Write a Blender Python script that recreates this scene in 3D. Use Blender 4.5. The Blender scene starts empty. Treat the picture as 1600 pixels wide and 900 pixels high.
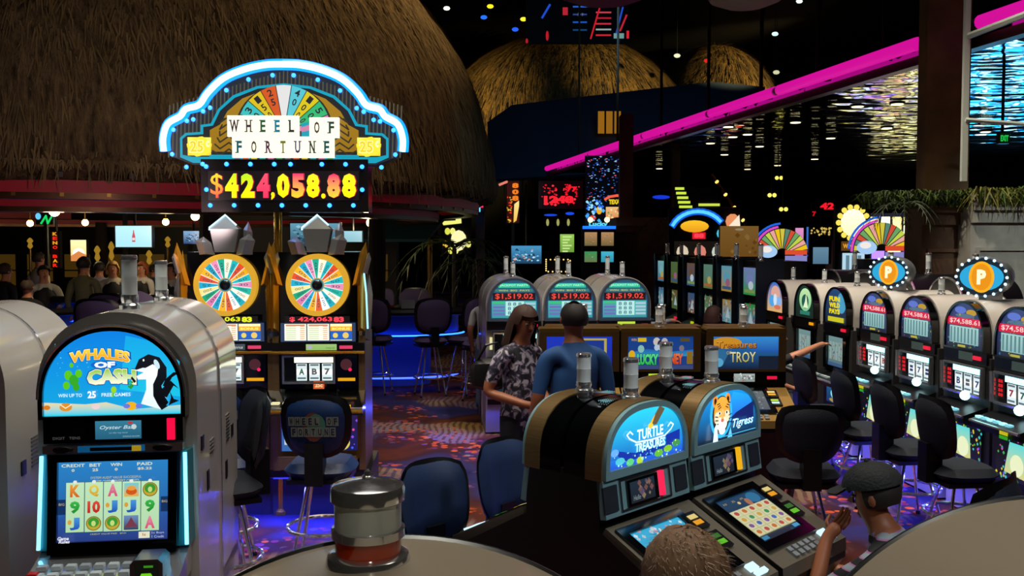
import bpy, bmesh, math, random
from mathutils import Vector, Matrix, Euler
random.seed(7)
R = math.radians
SC = bpy.context.scene
COL = SC.collection
PI = math.pi
# ---------------------------------------------------------------- camera, world, exposure, big lights
FPX, EYE, PITCH = 1500.0, 2.2, R(2.75)
cam_d = bpy.data.cameras.new('camera'); cam = bpy.data.objects.new('camera', cam_d); COL.objects.link(cam)
cam_d.sensor_width = 36; cam_d.lens = FPX / 1600 * 36; cam_d.clip_end = 200; cam_d.clip_start = .05
cam.location = (0, 0, EYE); cam.rotation_euler = (PI/2 - PITCH, 0, 0)
SC.camera = cam
SC.view_settings.view_transform = 'Standard'; SC.view_settings.look = 'None'
SC.view_settings.exposure = 0.0; SC.view_settings.gamma = 1.0; SC.view_settings.use_curve_mapping = False
w = bpy.data.worlds.new('world'); SC.world = w; w.use_nodes = True
w.node_tree.nodes['Background'].inputs[0].default_value = (.10, .13, .22, 1)
w.node_tree.nodes['Background'].inputs[1].default_value = .06

def area(name, loc, target, size, power, color, spread=180):
    d = bpy.data.lights.new(name, 'AREA'); d.energy = power; d.color = color; d.size = size; d.shape = 'DISK'; d.spread = R(spread)
    o = bpy.data.objects.new(name, d); COL.objects.link(o); o.location = loc
    o.rotation_euler = (Vector(target) - Vector(loc)).to_track_quat('-Z', 'Y').to_euler(); return o
def spot(name, loc, target, power, color, angle=60, blend=.6, size=.1):
    d = bpy.data.lights.new(name, 'SPOT'); d.energy = power; d.color = color; d.spot_size = R(angle); d.spot_blend = blend; d.shadow_soft_size = size
    o = bpy.data.objects.new(name, d); COL.objects.link(o); o.location = loc
    o.rotation_euler = (Vector(target) - Vector(loc)).to_track_quat('-Z', 'Y').to_euler(); return o
WARM = (1, .80, .55)
area('fill_panel_main', (.5, 6.5, 10.5), (.5, 7, 0), 7, 260, (1, .90, .76), 84)  # unseen soft fill added overhead to lift the blacks
spot('fill_spot_front', (1.0, -2.6, 6.4), (.35, 1.3, 1.8), 190, (1, .90, .72), 45)  # added fill from behind the camera, no lamp known there
spot('ceiling_spot_left', (-3.4, 4.2, 7.5), (-2.2, 5.2, 1.5), 340, (.85, .95, 1), 50)
spot('ceiling_spot_aisle', (-.3, 9.2, 8.5), (-.3, 8.6, 0), 420, (1, .82, .62), 42)
spot('ceiling_spot_bank', (1.6, 8.6, 8), (1.2, 10.8, 1.5), 800, (1, .88, .72), 45)
spot('ceiling_spot_row', (2.4, 9.2, 7.5), (4.6, 9.0, 1.6), 1100, (1, .85, .68), 60)
spot('fill_spot_planter', (6.2, 5.0, 5.6), (6.9, 11.0, 2.2), 700, (.9, 1, .95), 34)  # extra spot added to brighten the pale planter
spot('thatch_spot_high', (4.4, 17.0, 11.2), (-1.6, 15.6, 7.4), 4600, (1, .72, .36), 44, 1)
spot('fill_spot_wheels', (-1.0, 4.2, 7.0), (-1.9, 7.5, 1.4), 420, (1, .84, .55), 40, .8)  # added so the gold flanks of the wheel slots catch light
spot('fill_spot_pair', (-.6, 3.6, 7.0), (.5, 6.7, 1.2), 330, (1, .88, .75), 40, .8)  # added overhead to brighten the standing man and woman
spot('fill_spot_diagonal', (3.2, 1.0, 5.2), (1.0, 4.0, 1.2), 360, (.9, .95, 1), 40, .9)  # added from the players' side to brighten the teal panels
spot('thatch_spot_low', (3.6, 10.5, 7.0), (-2.0, 13.0, 5.2), 300, (1, .62, .32), 60, 1)
spot('far_thatch_spot_left', (-7, 33, 9.5), (-2.6, 43, 7.6), 5200, (1, .72, .30), 45, .8)
spot('far_thatch_spot_right', (11, 33, 9.5), (5.6, 43, 9.0), 6500, (1, .72, .30), 34, .8)

spot('far_thatch_spot_small', (19, 46, 12.5), (12.6, 54.5, 11.4), 6000, (1, .72, .30), 40, .8)
spot('fill_spot_fascia', (-2.4, 6.4, 2.35), (-5.2, 10.2, 2.9), 130, (1, .75, .7), 95, .8)  # unseen spot put in to light the red fascia
area('fill_far_blue', (3, 25, 8), (4, 36, 6), 3, 90, (.3, .6, 1), 130)  # invented blue fill for the dark roof
spot('fill_awning', (1.5, 12, 4.5), (-2.0, 20, 2.6), 60, (.3, .75, 1), 50)  # another added blue fill, for the teal awning

def at(px, py, Y):
    """the world point seen at photo position px, py that lies at depth Y"""
    a, b = (px - 800) / FPX, (450 - py) / FPX
    dy, dz = math.cos(PITCH) + b * math.sin(PITCH), -math.sin(PITCH) + b * math.cos(PITCH)
    return Vector((a / dy * Y, Y, EYE + dz / dy * Y))

# ---------------------------------------------------------------- materials
def lin(c):
    if isinstance(c, str):
        c = c.lstrip('#'); c = tuple(int(c[i:i+2], 16) / 255 for i in (0, 2, 4))
    return tuple((v / 12.92 if v <= .04045 else ((v + .055) / 1.055) ** 2.4) for v in c[:3]) + (1,)
MATS = {}
def mat(name, col, rough=.5, metal=0, emit=None, es=0, noise=0, nscale=20, bump=0, coat=0, col2=None, spec=.5, stretch=None):
    if name in MATS: return MATS[name]
    m = bpy.data.materials.new(name); m.use_nodes = True; nt = m.node_tree; p = nt.nodes['Principled BSDF']
    p.inputs['Base Color'].default_value = lin(col); p.inputs['Roughness'].default_value = rough; p.inputs['Metallic'].default_value = metal
    p.inputs['Coat Weight'].default_value = coat; p.inputs['Coat Roughness'].default_value = .08; p.inputs['Specular IOR Level'].default_value = spec
    if emit: p.inputs['Emission Color'].default_value = lin(emit); p.inputs['Emission Strength'].default_value = es
    if noise or bump or col2:
        tc = nt.nodes.new('ShaderNodeTexCoord'); n = nt.nodes.new('ShaderNodeTexNoise'); n.inputs['Scale'].default_value = nscale; n.inputs['Detail'].default_value = 4
        if stretch:
            mp = nt.nodes.new('ShaderNodeMapping'); mp.inputs['Scale'].default_value = stretch
            nt.links.new(tc.outputs['Object'], mp.inputs[0]); nt.links.new(mp.outputs[0], n.inputs['Vector'])
        else: nt.links.new(tc.outputs['Object'], n.inputs['Vector'])
        if noise or col2:
            rp = nt.nodes.new('ShaderNodeValToRGB'); rp.color_ramp.elements[0].position = .35; rp.color_ramp.elements[1].position = .65
            c = lin(col); c2 = lin(col2) if col2 else tuple(v * (1 - noise) for v in c[:3]) + (1,)
            rp.color_ramp.elements[0].color = c2; rp.color_ramp.elements[1].color = c
            nt.links.new(n.outputs[0], rp.inputs[0]); nt.links.new(rp.outputs[0], p.inputs['Base Color'])
        if bump:
            b = nt.nodes.new('ShaderNodeBump'); b.inputs['Strength'].default_value = bump; b.inputs['Distance'].default_value = .02
            nt.links.new(n.outputs[0], b.inputs['Height']); nt.links.new(b.outputs[0], p.inputs['Normal'])
    MATS[name] = m; return m
def emis(name, col, s):
    if name in MATS: return MATS[name]
    return mat(name, (.02, .02, .02), .3, 0, col, s)
def printmat(s, rough=.25):
    """backlit print or screen: the picture is in the mesh's colour attribute"""
    k = 'backlit_%.2f' % s
    if k in MATS: return MATS[k]
    m = bpy.data.materials.new(k); m.use_nodes = True; nt = m.node_tree; p = nt.nodes['Principled BSDF']
    a = nt.nodes.new('ShaderNodeVertexColor'); a.layer_name = 'Col'
    p.inputs['Base Color'].default_value = (.02, .02, .02, 1); p.inputs['Roughness'].default_value = rough
    nt.links.new(a.outputs[0], p.inputs['Emission Color']); p.inputs['Emission Strength'].default_value = s
    MATS[k] = m; return m
def flatprint():
    """unlit print: the picture is ink on the surface"""
    k = 'printed'
    if k in MATS: return MATS[k]
    m = bpy.data.materials.new(k); m.use_nodes = True; nt = m.node_tree; p = nt.nodes['Principled BSDF']
    a = nt.nodes.new('ShaderNodeVertexColor'); a.layer_name = 'Col'
    p.inputs['Roughness'].default_value = .6; nt.links.new(a.outputs[0], p.inputs['Base Color'])
    MATS[k] = m; return m
CHROME = mat('chrome', '#e6e8ec', .12, .85); STEEL = mat('brushed_steel', '#8d9297', .3, 1)
GOLD = mat('polished_gold', '#e0aa40', .2, .8); GOLDD = mat('dull_gold', '#8a6a2e', .35, .8)
BRONZE = mat('brushed_bronze', '#94784c', .35, .6, noise=.25, nscale=8, stretch=(1, 1, 40))
WHITE = mat('white_cabinet_lacquer', '#d6d2ca', .2, .05, coat=.6)
BLACK = mat('black_plastic', '#07080a', .35); BLACKG = mat('black_gloss', '#050608', .12, coat=.6); BLACKM = mat('matt_black', '#040405', .8)
TEAL = mat('blue_grey_panel', '#7fa8b0', .4, .1); GREYP = mat('grey_deck_plastic', '#5a5850', .45)
NAVY = mat('navy_vinyl', '#12294e', .5, bump=.15, nscale=180); NAVYD = mat('dark_navy_fabric', '#0b1526', .7, bump=.2, nscale=160)
PURPLE = mat('purple_fabric', '#4b3e66', .75, bump=.2, nscale=120); RUBBER = mat('black_rubber', '#050506', .7)
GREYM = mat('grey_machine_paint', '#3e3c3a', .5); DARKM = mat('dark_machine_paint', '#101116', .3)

# ---------------------------------------------------------------- mesh building
class MB:
    def __init__(s): s.v = []; s.f = []; s.m = []
    def add(s, vs, fs, mi=0, mtx=None):
        o = len(s.v); s.v += [tuple(mtx @ Vector(v)) if mtx else tuple(v) for v in vs]
        for f in fs: s.f.append([i + o for i in f]); s.m.append(mi)
        return s
    def box(s, x0, x1, y0, y1, z0, z1, mi=0, mtx=None, ch=0):
        if ch:
            c = min(ch, (x1-x0)*.45, (z1-z0)*.45)
            return s.prism([(x0+c, z0), (x1-c, z0), (x1, z0+c), (x1, z1-c), (x1-c, z1), (x0+c, z1), (x0, z1-c), (x0, z0+c)], y0, y1, mi, mtx)
        v = [(x, y, z) for z in (z0, z1) for y in (y0, y1) for x in (x0, x1)]
        return s.add(v, [(0,2,3,1), (4,5,7,6), (0,1,5,4), (2,6,7,3), (0,4,6,2), (1,3,7,5)], mi, mtx)
    def prism(s, poly, y0, y1, mi=0, mtx=None):
        """outline in x,z extruded along y"""
        n = len(poly); v = [(x, y0, z) for x, z in poly] + [(x, y1, z) for x, z in poly]
        f = [tuple(range(n)), tuple(range(2*n-1, n-1, -1))] + [(i, n+i, n+(i+1) % n, (i+1) % n) for i in range(n)]
        return s.add(v, f, mi, mtx)
    def ring(s, outer, inner, y0, y1, mi=0, mtx=None, closed=True):
        n = len(outer); v = [(x, y0, z) for x, z in outer] + [(x, y0, z) for x, z in inner] + [(x, y1, z) for x, z in outer] + [(x, y1, z) for x, z in inner]
        f = []
        for i in range(n if closed else n-1):
            j = (i+1) % n
            f += [(i, j, n+j, n+i), (2*n+i, 3*n+i, 3*n+j, 2*n+j), (i, 2*n+i, 2*n+j, j), (n+i, n+j, 3*n+j, 3*n+i)]
        if not closed: f += [(0, n, 3*n, 2*n), (n-1, 3*n-1, 4*n-1, 2*n-1)]
        return s.add(v, f, mi, mtx)
    def tube(s, pts, r, n=8, mi=0, mtx=None, closed=False, cap=True):
        pts = [Vector(p) for p in pts]; N = len(pts); rs = r if isinstance(r, (list, tuple)) else [r] * N
        v = []; f = []; up = None
        for i, p in enumerate(pts):
            if closed: d = pts[(i+1) % N] - pts[i-1]
            else: d = pts[min(i+1, N-1)] - pts[max(i-1, 0)]
            d.normalize()
            if up is None: up = Vector((0, 0, 1)) if abs(d.z) < .9 else Vector((1, 0, 0))
            a = d.cross(up); 
            if a.length < 1e-4: a = d.cross(Vector((1, .3, .2)))
            a.normalize(); b = a.cross(d); up = b
            for k in range(n): t = 2*PI*k/n; v.append(tuple(p + (a*math.cos(t) + b*math.sin(t)) * rs[i]))
        for i in range(N if closed else N-1):
            j = (i+1) % N
            for k in range(n): f.append((i*n+k, i*n+(k+1) % n, j*n+(k+1) % n, j*n+k))
        if cap and not closed: f += [tuple(range(n-1, -1, -1)), tuple(range((N-1)*n, N*n))]
        return s.add(v, f, mi, mtx)
    def lathe(s, prof, n=24, mi=0, mtx=None):
        """profile of (radius, z) turned about z"""
        v = [(r*math.cos(2*PI*k/n), r*math.sin(2*PI*k/n), z) for r, z in prof for k in range(n)]; f = []
        for i in range(len(prof)-1):
            for k in range(n): f.append((i*n+k, i*n+(k+1) % n, (i+1)*n+(k+1) % n, (i+1)*n+k))
        f += [tuple(range(n-1, -1, -1)), tuple(range((len(prof)-1)*n, len(prof)*n))]
        return s.add(v, f, mi, mtx)
    def ball(s, c, r, n=10, mi=0, mtx=None, sc=(1, 1, 1)):
        m = n // 2; v = []; f = []
        for i in range(m+1):
            t = PI * i / m
            for k in range(n): a = 2*PI*k/n; v.append((c[0]+r*sc[0]*math.sin(t)*math.cos(a), c[1]+r*sc[1]*math.sin(t)*math.sin(a), c[2]+r*sc[2]*math.cos(t)))
        for i in range(m):
            for k in range(n): f.append((i*n+k, (i+1)*n+k, (i+1)*n+(k+1) % n, i*n+(k+1) % n))
        return s.add(v, f, mi, mtx)
    def pad(s, w, h, t, mi=0, mtx=None, curve=0, nx=9, nz=7, e=.35, taper=0):
        """soft cushion centred on the origin, in x,z, thickness along y"""
        v = []; f = []
        for side in (-1, 1):
            for j in range(nz+1):
                for i in range(nx+1):
                    u, q = 2*i/nx-1, 2*j/nz-1
                    ru = u*math.sqrt(max(0, 1-e*q*q*abs(q))); rq = q*math.sqrt(max(0, 1-e*u*u*abs(u)))
                    th = t/2*max(0.0, (1-abs(u)**5)*(1-abs(q)**5))**.45
                    x = ru*w/2*(1 + taper*rq); v.append((x, side*th + curve*u*u, rq*h/2))
        M = (nx+1)*(nz+1)
        for j in range(nz):
            for i in range(nx):
                a = j*(nx+1)+i; f += [(a, a+1, a+nx+2, a+nx+1), (M+a, M+a+nx+1, M+a+nx+2, M+a+1)]
        rim = [i for i in range(nx+1)] + [(j+1)*(nx+1)-1+0 for j in range(1, nz+1)] + [nz*(nx+1)+i for i in range(nx-1, -1, -1)] + [j*(nx+1) for j in range(nz-1, 0, -1)]
        for k in range(len(rim)): a, b = rim[k], rim[(k+1) % len(rim)]; f.append((a, M+a, M+b, b))
        return s.add(v, f, mi, mtx)
    def mesh(s, name, mats, smooth=35):
        me = bpy.data.meshes.new(name); me.from_pydata(s.v, [], s.f)
        for m in (mats if isinstance(mats, (list, tuple)) else [mats]): me.materials.append(m)
        me.polygons.foreach_set('material_index', s.m)
        bm = bmesh.new(); bm.from_mesh(me); bmesh.ops.recalc_face_normals(bm, faces=bm.faces); bm.to_mesh(me); bm.free()
        if smooth: me.polygons.foreach_set('use_smooth', [True]*len(me.polygons)); me.set_sharp_from_angle(angle=R(smooth))
        me.update(); return me
def put(name, data, parent=None, loc=None, rz=0, label=None, kind=None):
    o = bpy.data.objects.new(name, data); COL.objects.link(o)
    if parent is not None: o.parent = parent
    if loc is not None: o.location = loc
    if rz: o.rotation_euler = (0, 0, rz)
    if label: o['label'] = label
    if kind: o['kind'] = kind
    return o
def obj(name, mb, mats, parent=None, loc=None, label=None, kind=None, smooth=35, rz=0):
    return put(name, mb.mesh(name, mats, smooth), parent, loc, rz, label, kind)
def tag(o, label, cat, group=None):
    o['label'] = label; o['category'] = cat
    if group: o['group'] = group
    return o
def thing(name, label, cat, loc=(0, 0, 0), rz=0, group=None):
    o = bpy.data.objects.new(name, None); COL.objects.link(o); o.empty_display_size = .1
    o.location = loc; o.rotation_euler = (0, 0, rz); return tag(o, label, cat, group)
def dup(o, loc=None, rz=None, label=None, group=None, parent=None):
    c = o.copy(); COL.objects.link(c)
    if parent is not None: c.parent = parent
    if loc is not None: c.location = loc
    if rz is not None: c.rotation_euler = (0, 0, rz)
    if label: c['label'] = label
    if group: c['group'] = group
    for ch in o.children: dup(ch, parent=c)
    return c
def struct(name, mb, mats, smooth=35): return obj(name, mb, mats, None, kind='structure', smooth=smooth)
def arch(w, z0, z1, n=24, p=2.0, spring=None):
    """outline of an upright panel with a rounded head; w half width"""
    sp = spring if spring is not None else max(z0, z1 - w)
    return [(-w, z0), (w, z0)] + [(w*(abs(math.cos(t))**(2/p))*(1 if math.cos(t) >= 0 else -1), sp + (z1-sp)*(max(0.0, math.sin(t))**(2/p))) for t in [PI*i/n for i in range(n+1)]]

# ---------------------------------------------------------------- flat pictures (prints and screens)
GLY = {}
def glyphs(s, bold=0.0, shear=0.0):
    k = (s, bold, shear)
    if k in GLY: return GLY[k]
    cu = bpy.data.curves.new('t', 'FONT'); cu.body = s; cu.resolution_u = 2; cu.offset = bold; cu.shear = shear
    o = bpy.data.objects.new('t', cu); COL.objects.link(o)
    dg = bpy.context.evaluated_depsgraph_get(); me = bpy.data.meshes.new_from_object(o.evaluated_get(dg))
    vs = [(v.co.x, v.co.y) for v in me.vertices]; fs = [tuple(p.vertices) for p in me.polygons]
    bpy.data.objects.remove(o); bpy.data.curves.remove(cu); bpy.data.meshes.remove(me)
    if vs:
        x0, x1 = min(v[0] for v in vs), max(v[0] for v in vs); y0, y1 = min(v[1] for v in vs), max(v[1] for v in vs)
        vs = [((x-x0)/max(x1-x0, 1e-6)-.5, (y-y0)/max(y1-y0, 1e-6)-.5) for x, y in vs]
    GLY[k] = (vs, fs); return GLY[k]
class Art:
    def __init__(s, eps=.0006): s.v = []; s.f = []; s.c = []; s.k = 0; s.eps = eps
    def face(s, pts, cols):
        o = len(s.v); s.v += [(x, -s.k*s.eps, z) for x, z in pts]; s.f.append(list(range(o, o+len(pts)))); s.c.append(cols)
    def poly(s, pts, col, col2=None):
        """col2: colour at the top, graded by height"""
        s.k += 1; a = lin(col)
        if col2 is None: cols = [a]*len(pts)
        else:
            b = lin(col2); z0, z1 = min(p[1] for p in pts), max(p[1] for p in pts)
            cols = [tuple(a[i]+(b[i]-a[i])*(p[1]-z0)/max(z1-z0, 1e-6) for i in range(4)) for p in pts]
        s.face(pts, cols); return s
    def rect(s, x0, z0, x1, z1, col, col2=None): return s.poly([(x0, z0), (x1, z0), (x1, z1), (x0, z1)], col, col2)
    def ell(s, cx, cz, rx, rz, col, n=20, col2=None, rot=0):
        ca, sa = math.cos(rot), math.sin(rot)
        return s.poly([(cx+rx*math.cos(t)*ca-rz*math.sin(t)*sa, cz+rx*math.cos(t)*sa+rz*math.sin(t)*ca) for t in [2*PI*i/n for i in range(n)]], col, col2)
    def line(s, pts, wd, col):
        s.k += 1; c = lin(col)
        for (x0, z0), (x1, z1) in zip(pts, pts[1:]):
            d = math.hypot(x1-x0, z1-z0) or 1; nx, nz = -(z1-z0)/d*wd/2, (x1-x0)/d*wd/2; ex, ez = (x1-x0)/d*wd*.3, (z1-z0)/d*wd*.3
            s.face([(x0+nx-ex, z0+nz-ez), (x0-nx-ex, z0-nz-ez), (x1-nx+ex, z1-nz+ez), (x1+nx+ex, z1+nz+ez)], [c]*4)
        return s
    def text(s, t, cx, cz, w, h, col, bold=0.0, shear=0.0, rot=0, col2=None, arc=0):
        vs, fs = glyphs(t, bold, shear); s.k += 1; a = lin(col); b = lin(col2) if col2 else a; ca, sa = math.cos(rot), math.sin(rot)
        for f in fs:
            pts = []; cols = []
            for i in f:
                u, q = vs[i]; x, z = u*w, q*h + arc*(1-4*u*u)
                pts.append((cx+x*ca-z*sa, cz+x*sa+z*ca)); cols.append(tuple(a[j]+(b[j]-a[j])*(q+.5) for j in range(4)))
            s.face(pts, cols)
        return s
    def specks(s, x0, z0, x1, z1, n, cols, r0, r1, flat=1.0):
        s.k += 1
        for _ in range(n):
            x, z, r = random.uniform(x0, x1), random.uniform(z0, z1), random.uniform(r0, r1); c = lin(random.choice(cols))
            s.face([(x-r, z), (x, z-r*flat), (x+r, z), (x, z+r*flat)], [c]*4)
        return s
    def mesh(s, name, m, mtx=None):
        me = bpy.data.meshes.new(name); me.from_pydata([tuple(mtx @ Vector(v)) for v in s.v] if mtx else s.v, [], s.f)
        ca = me.color_attributes.new('Col', 'FLOAT_COLOR', 'CORNER'); buf = []
        for p in s.c:
            for c in p: buf += list(c)
        ca.data.foreach_set('color', buf); me.materials.append(m); me.update(); return me
    def obj(s, name, m, parent=None, mtx=None, label=None, loc=None, rz=0): return put(name, s.mesh(name, m, mtx), parent, loc, rz, label)
def TM(x=0, y=0, z=0, rx=0, ry=0, rz=0, s=1): return Matrix.Translation((x, y, z)) @ Euler((rx, ry, rz)).to_matrix().to_4x4() @ Matrix.Scale(s, 4)
# ---------------------------------------------------------------- the room
def carpet_mat():
    m = bpy.data.materials.new('carpet'); m.use_nodes = True; nt = m.node_tree; N = nt.nodes; L = nt.links; p = N['Principled BSDF']
    p.inputs['Roughness'].default_value = .95; p.inputs['Specular IOR Level'].default_value = .1
    tc = N.new('ShaderNodeTexCoord')
    def noise(scale, detail=3, off=0, src=None):
        mp = N.new('ShaderNodeMapping'); mp.inputs['Location'].default_value = (off, off*.7, 0); L.new(src or tc.outputs['Object'], mp.inputs[0])
        n = N.new('ShaderNodeTexNoise'); n.inputs['Scale'].default_value = scale; n.inputs['Detail'].default_value = detail; L.new(mp.outputs[0], n.inputs['Vector']); return n
    def ramp(src, *st):
        r = N.new('ShaderNodeValToRGB'); e = r.color_ramp.elements
        while len(e) < len(st): e.new(.5)
        for k, (pos, c) in enumerate(st): e[k].position = pos; e[k].color = lin(c) if isinstance(c, str) else (c, c, c, 1)
        L.new(src, r.inputs[0]); return r
    def mix(fac, a, b):
        x = N.new('ShaderNodeMix'); x.data_type = 'RGBA'; L.new(fac, x.inputs[0]); L.new(a, x.inputs[6]); L.new(b, x.inputs[7]); return x.outputs[2]
    base = ramp(noise(.75, 3).outputs[0], (.28, '#2a1410'), (.42, '#5a2c18'), (.5, '#3d2224'), (.58, '#34305e'), (.72, '#1c1d45'))
    # flower patches: small round blooms inside larger drifts
    vo = N.new('ShaderNodeTexVoronoi'); vo.inputs['Scale'].default_value = 11; L.new(tc.outputs['Object'], vo.inputs['Vector'])
    fl = ramp(vo.outputs['Color'], (0, '#c2381c'), (.4, '#d9662a'), (.6, '#8d2740'), (.8, '#6a4f9a'), (1, '#b5a06a'))
    disc = ramp(vo.outputs['Distance'], (.38, 1.0), (.46, 0.0))
    drift = ramp(noise(.9, 2, 7).outputs[0], (.5, 0.0), (.56, 1.0))
    mm = N.new('ShaderNodeMath'); mm.operation = 'MULTIPLY'; L.new(disc.outputs[0], mm.inputs[0]); L.new(drift.outputs[0], mm.inputs[1])
    c1 = mix(mm.outputs[0], base.outputs[0], fl.outputs[0])
    # feathered palm leaves: curved barbs in long drifts
    di = noise(.5, 1, 3); wv = N.new('ShaderNodeTexWave'); wv.inputs['Scale'].default_value = 4.2; wv.inputs['Distortion'].default_value = 6; wv.inputs['Detail'].default_value = .6; wv.inputs['Detail Scale'].default_value = .55
    L.new(tc.outputs['Object'], wv.inputs['Vector'])
    barb = ramp(wv.outputs['Fac'], (.25, .3), (.6, 1.0)); leafz = ramp(noise(.62, 2.5, 13).outputs[0], (.55, 0.0), (.59, 1.0))
    m2 = N.new('ShaderNodeMath'); m2.operation = 'MULTIPLY'; L.new(barb.outputs[0], m2.inputs[0]); L.new(leafz.outputs[0], m2.inputs[1])
    lc = ramp(noise(.8, 1, 21).outputs[0], (.4, '#8c7040'), (.6, '#7a6672'))
    c2 = mix(m2.outputs[0], c1, lc.outputs[0])
    L.new(c2, p.inputs['Base Color'])
    fine = noise(160, 2); b = N.new('ShaderNodeBump'); b.inputs['Strength'].default_value = .4; b.inputs['Distance'].default_value = .01; L.new(fine.outputs[0], b.inputs['Height']); L.new(b.outputs[0], p.inputs['Normal'])
    return m
struct('floor', MB().box(-25, 25, -6, 62, -.2, 0), carpet_mat())
DARKROOM = mat('dark_room_paint', '#06060a', .9)
struct('ceiling', MB().box(-25, 25, -6, 62, 14, 14.2), DARKROOM)
struct('wall_back', MB().box(-25, 25, 62, 62.2, 0, 14), DARKROOM); struct('wall_front', MB().box(-25, 25, -6.2, -6, 0, 14), DARKROOM)
struct('wall_left', MB().box(-25.2, -25, -6, 62, 0, 14), DARKROOM); struct('wall_right', MB().box(25, 25.2, -6, 62, 0, 14), DARKROOM)

# thatch
def thatch_mat(name, a, b):
    m = bpy.data.materials.new(name); m.use_nodes = True; nt = m.node_tree; N = nt.nodes; L = nt.links; p = N['Principled BSDF']
    p.inputs['Roughness'].default_value = .9; p.inputs['Specular IOR Level'].default_value = .15
    tc = N.new('ShaderNodeTexCoord'); mp = N.new('ShaderNodeMapping'); mp.inputs['Scale'].default_value = (14, 14, 2.4); L.new(tc.outputs['Object'], mp.inputs[0])
    n = N.new('ShaderNodeTexNoise'); n.inputs['Scale'].default_value = 1; n.inputs['Detail'].default_value = 6; n.inputs['Roughness'].default_value = .7; L.new(mp.outputs[0], n.inputs['Vector'])
    r = N.new('ShaderNodeValToRGB'); r.color_ramp.elements[0].position = .32; r.color_ramp.elements[1].position = .68; r.color_ramp.elements[0].color = lin(a); r.color_ramp.elements[1].color = lin(b)
    L.new(n.outputs[0], r.inputs[0]); L.new(r.outputs[0], p.inputs['Base Color'])
    bu = N.new('ShaderNodeBump'); bu.inputs['Strength'].default_value = .9; bu.inputs['Distance'].default_value = .12; L.new(n.outputs[0], bu.inputs['Height']); L.new(bu.outputs[0], p.inputs['Normal'])
    return m
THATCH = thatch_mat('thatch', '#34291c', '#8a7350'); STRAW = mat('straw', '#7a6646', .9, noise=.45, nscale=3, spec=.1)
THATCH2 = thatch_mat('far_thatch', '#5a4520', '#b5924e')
def thatch_dome(root, cx, cy, z0, rad, h, m, straws, zmax=1.0, slen=.45):
    mb = MB(); n = 72; prof = [(rad*.955, -.22), (rad*1.0, -.05), (rad*1.004, .12)] + [(rad*math.cos(t), h*math.sin(t)) for t in [PI/2*i/22 for i in range(1, 23)]]
    v = []; f = []
    for i, (r, z) in enumerate(prof):
        for k in range(n):
            a = 2*PI*k/n; q = 1 + .006*math.sin(7*a + i) + .005*random.uniform(-1, 1); v.append((r*q*math.cos(a), r*q*math.sin(a), z + .02*random.uniform(-1, 1)))
    for i in range(len(prof)-1):
        for k in range(n): f.append((i*n+k, i*n+(k+1) % n, (i+1)*n+(k+1) % n, (i+1)*n+k))
    mb.add(v, f); obj('thatch_shell', mb, m, root, smooth=60)
    sb = MB()
    for _ in range(straws):
        a = random.uniform(PI*.95, PI*2.12); t = math.asin(random.random()**1.1)*.98
        r, z = rad*math.cos(t), h*math.sin(t); d = Vector((math.cos(a), math.sin(a), 0)); tan = Vector((-math.sin(a), math.cos(a), 0))
        nrm = (d*math.cos(t)*h + Vector((0, 0, 1))*math.sin(t)*rad).normalized(); down = tan.cross(nrm).normalized()
        if down.z > 0: down = -down
        p = d*r + Vector((0, 0, z)) + nrm*random.uniform(-.02, .02); le = random.uniform(.5, 1.1)*slen; wd = random.uniform(.008, .02)*slen/.45
        q = p + down*le + nrm*random.uniform(.02, .09)*slen/.45 + tan*random.uniform(-.07, .07); o = tan*wd
        sb.add([p-o, p+o, q+o*.4, q-o*.4], [(0, 1, 2, 3)])
    for _ in range(straws//8):      # the ragged eave
        a = random.uniform(PI*.95, PI*2.12); d = Vector((math.cos(a), math.sin(a), 0)); tan = Vector((-math.sin(a), math.cos(a), 0)); p = d*rad*1.0 + Vector((0, 0, .03)); o = tan*.012
        q = p + Vector((0, 0, -random.uniform(.03, .13))) + d*random.uniform(-.06, .05) + tan*random.uniform(-.06, .06); sb.add([p-o, p+o, q+o*.4, q-o*.4], [(0, 1, 2, 3)])
    obj('straw', sb, STRAW, root, kind='stuff', smooth=0)
HX, HY, HZ, HR = -7.6, 17.0, 3.05, 7.3
hut = thing('thatched_hut', 'huge dark thatched dome roof over the gaming tables, behind the big lit sign', 'hut', (HX, HY, HZ))
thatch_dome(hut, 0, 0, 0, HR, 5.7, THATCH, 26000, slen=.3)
RED = mat('red_fascia', '#c0142f', .5); BRZ = mat('bronze_band', '#5a3a22', .35, .7, noise=.4, nscale=3)
def band(r0, r1, z0, z1, n=96):
    c = [(r0*math.cos(2*PI*k/n), r0*math.sin(2*PI*k/n)) for k in range(n)]; d = [(r1*math.cos(2*PI*k/n), r1*math.sin(2*PI*k/n)) for k in range(n)]
    return MB().ring([(x, y) for x, y in c], [(x, y) for x, y in d], z0, z1, mtx=Matrix(((1, 0, 0, 0), (0, 0, 1, 0), (0, 1, 0, 0), (0, 0, 0, 1))))
obj('red_fascia', band(7.02, 6.9, -.31, -.06), RED, hut); obj('bronze_rim', band(7.0, 6.75, -.38, -.31), BRZ, hut)
obj('inner_red_band', band(6.3, 6.2, -.44, -.34), RED, hut); obj('inner_bronze_rim', band(6.28, 5.9, -.5, -.44), BRZ, hut)
obj('hut_soffit', MB().lathe([(6.95, -.12), (6.9, -.11), (.2, .5), (.2, .55), (7.0, -.09)], 64), mat('dark_soffit', '#120c0a', .8), hut)
WOOD = mat('dark_wood', '#2a1a10', .5, noise=.4, nscale=6)
for k in range(64):      # rafters under the eave
    a = 2*PI*k/64; obj('rafter', MB().box(-.03, .03, -.5, .0, -.16, -.1), WOOD, hut, (7.28*math.sin(a), -7.28*math.cos(a) + 0, 0), rz=a+PI) if PI*1.45 < a or a < PI*.62 else None
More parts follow.
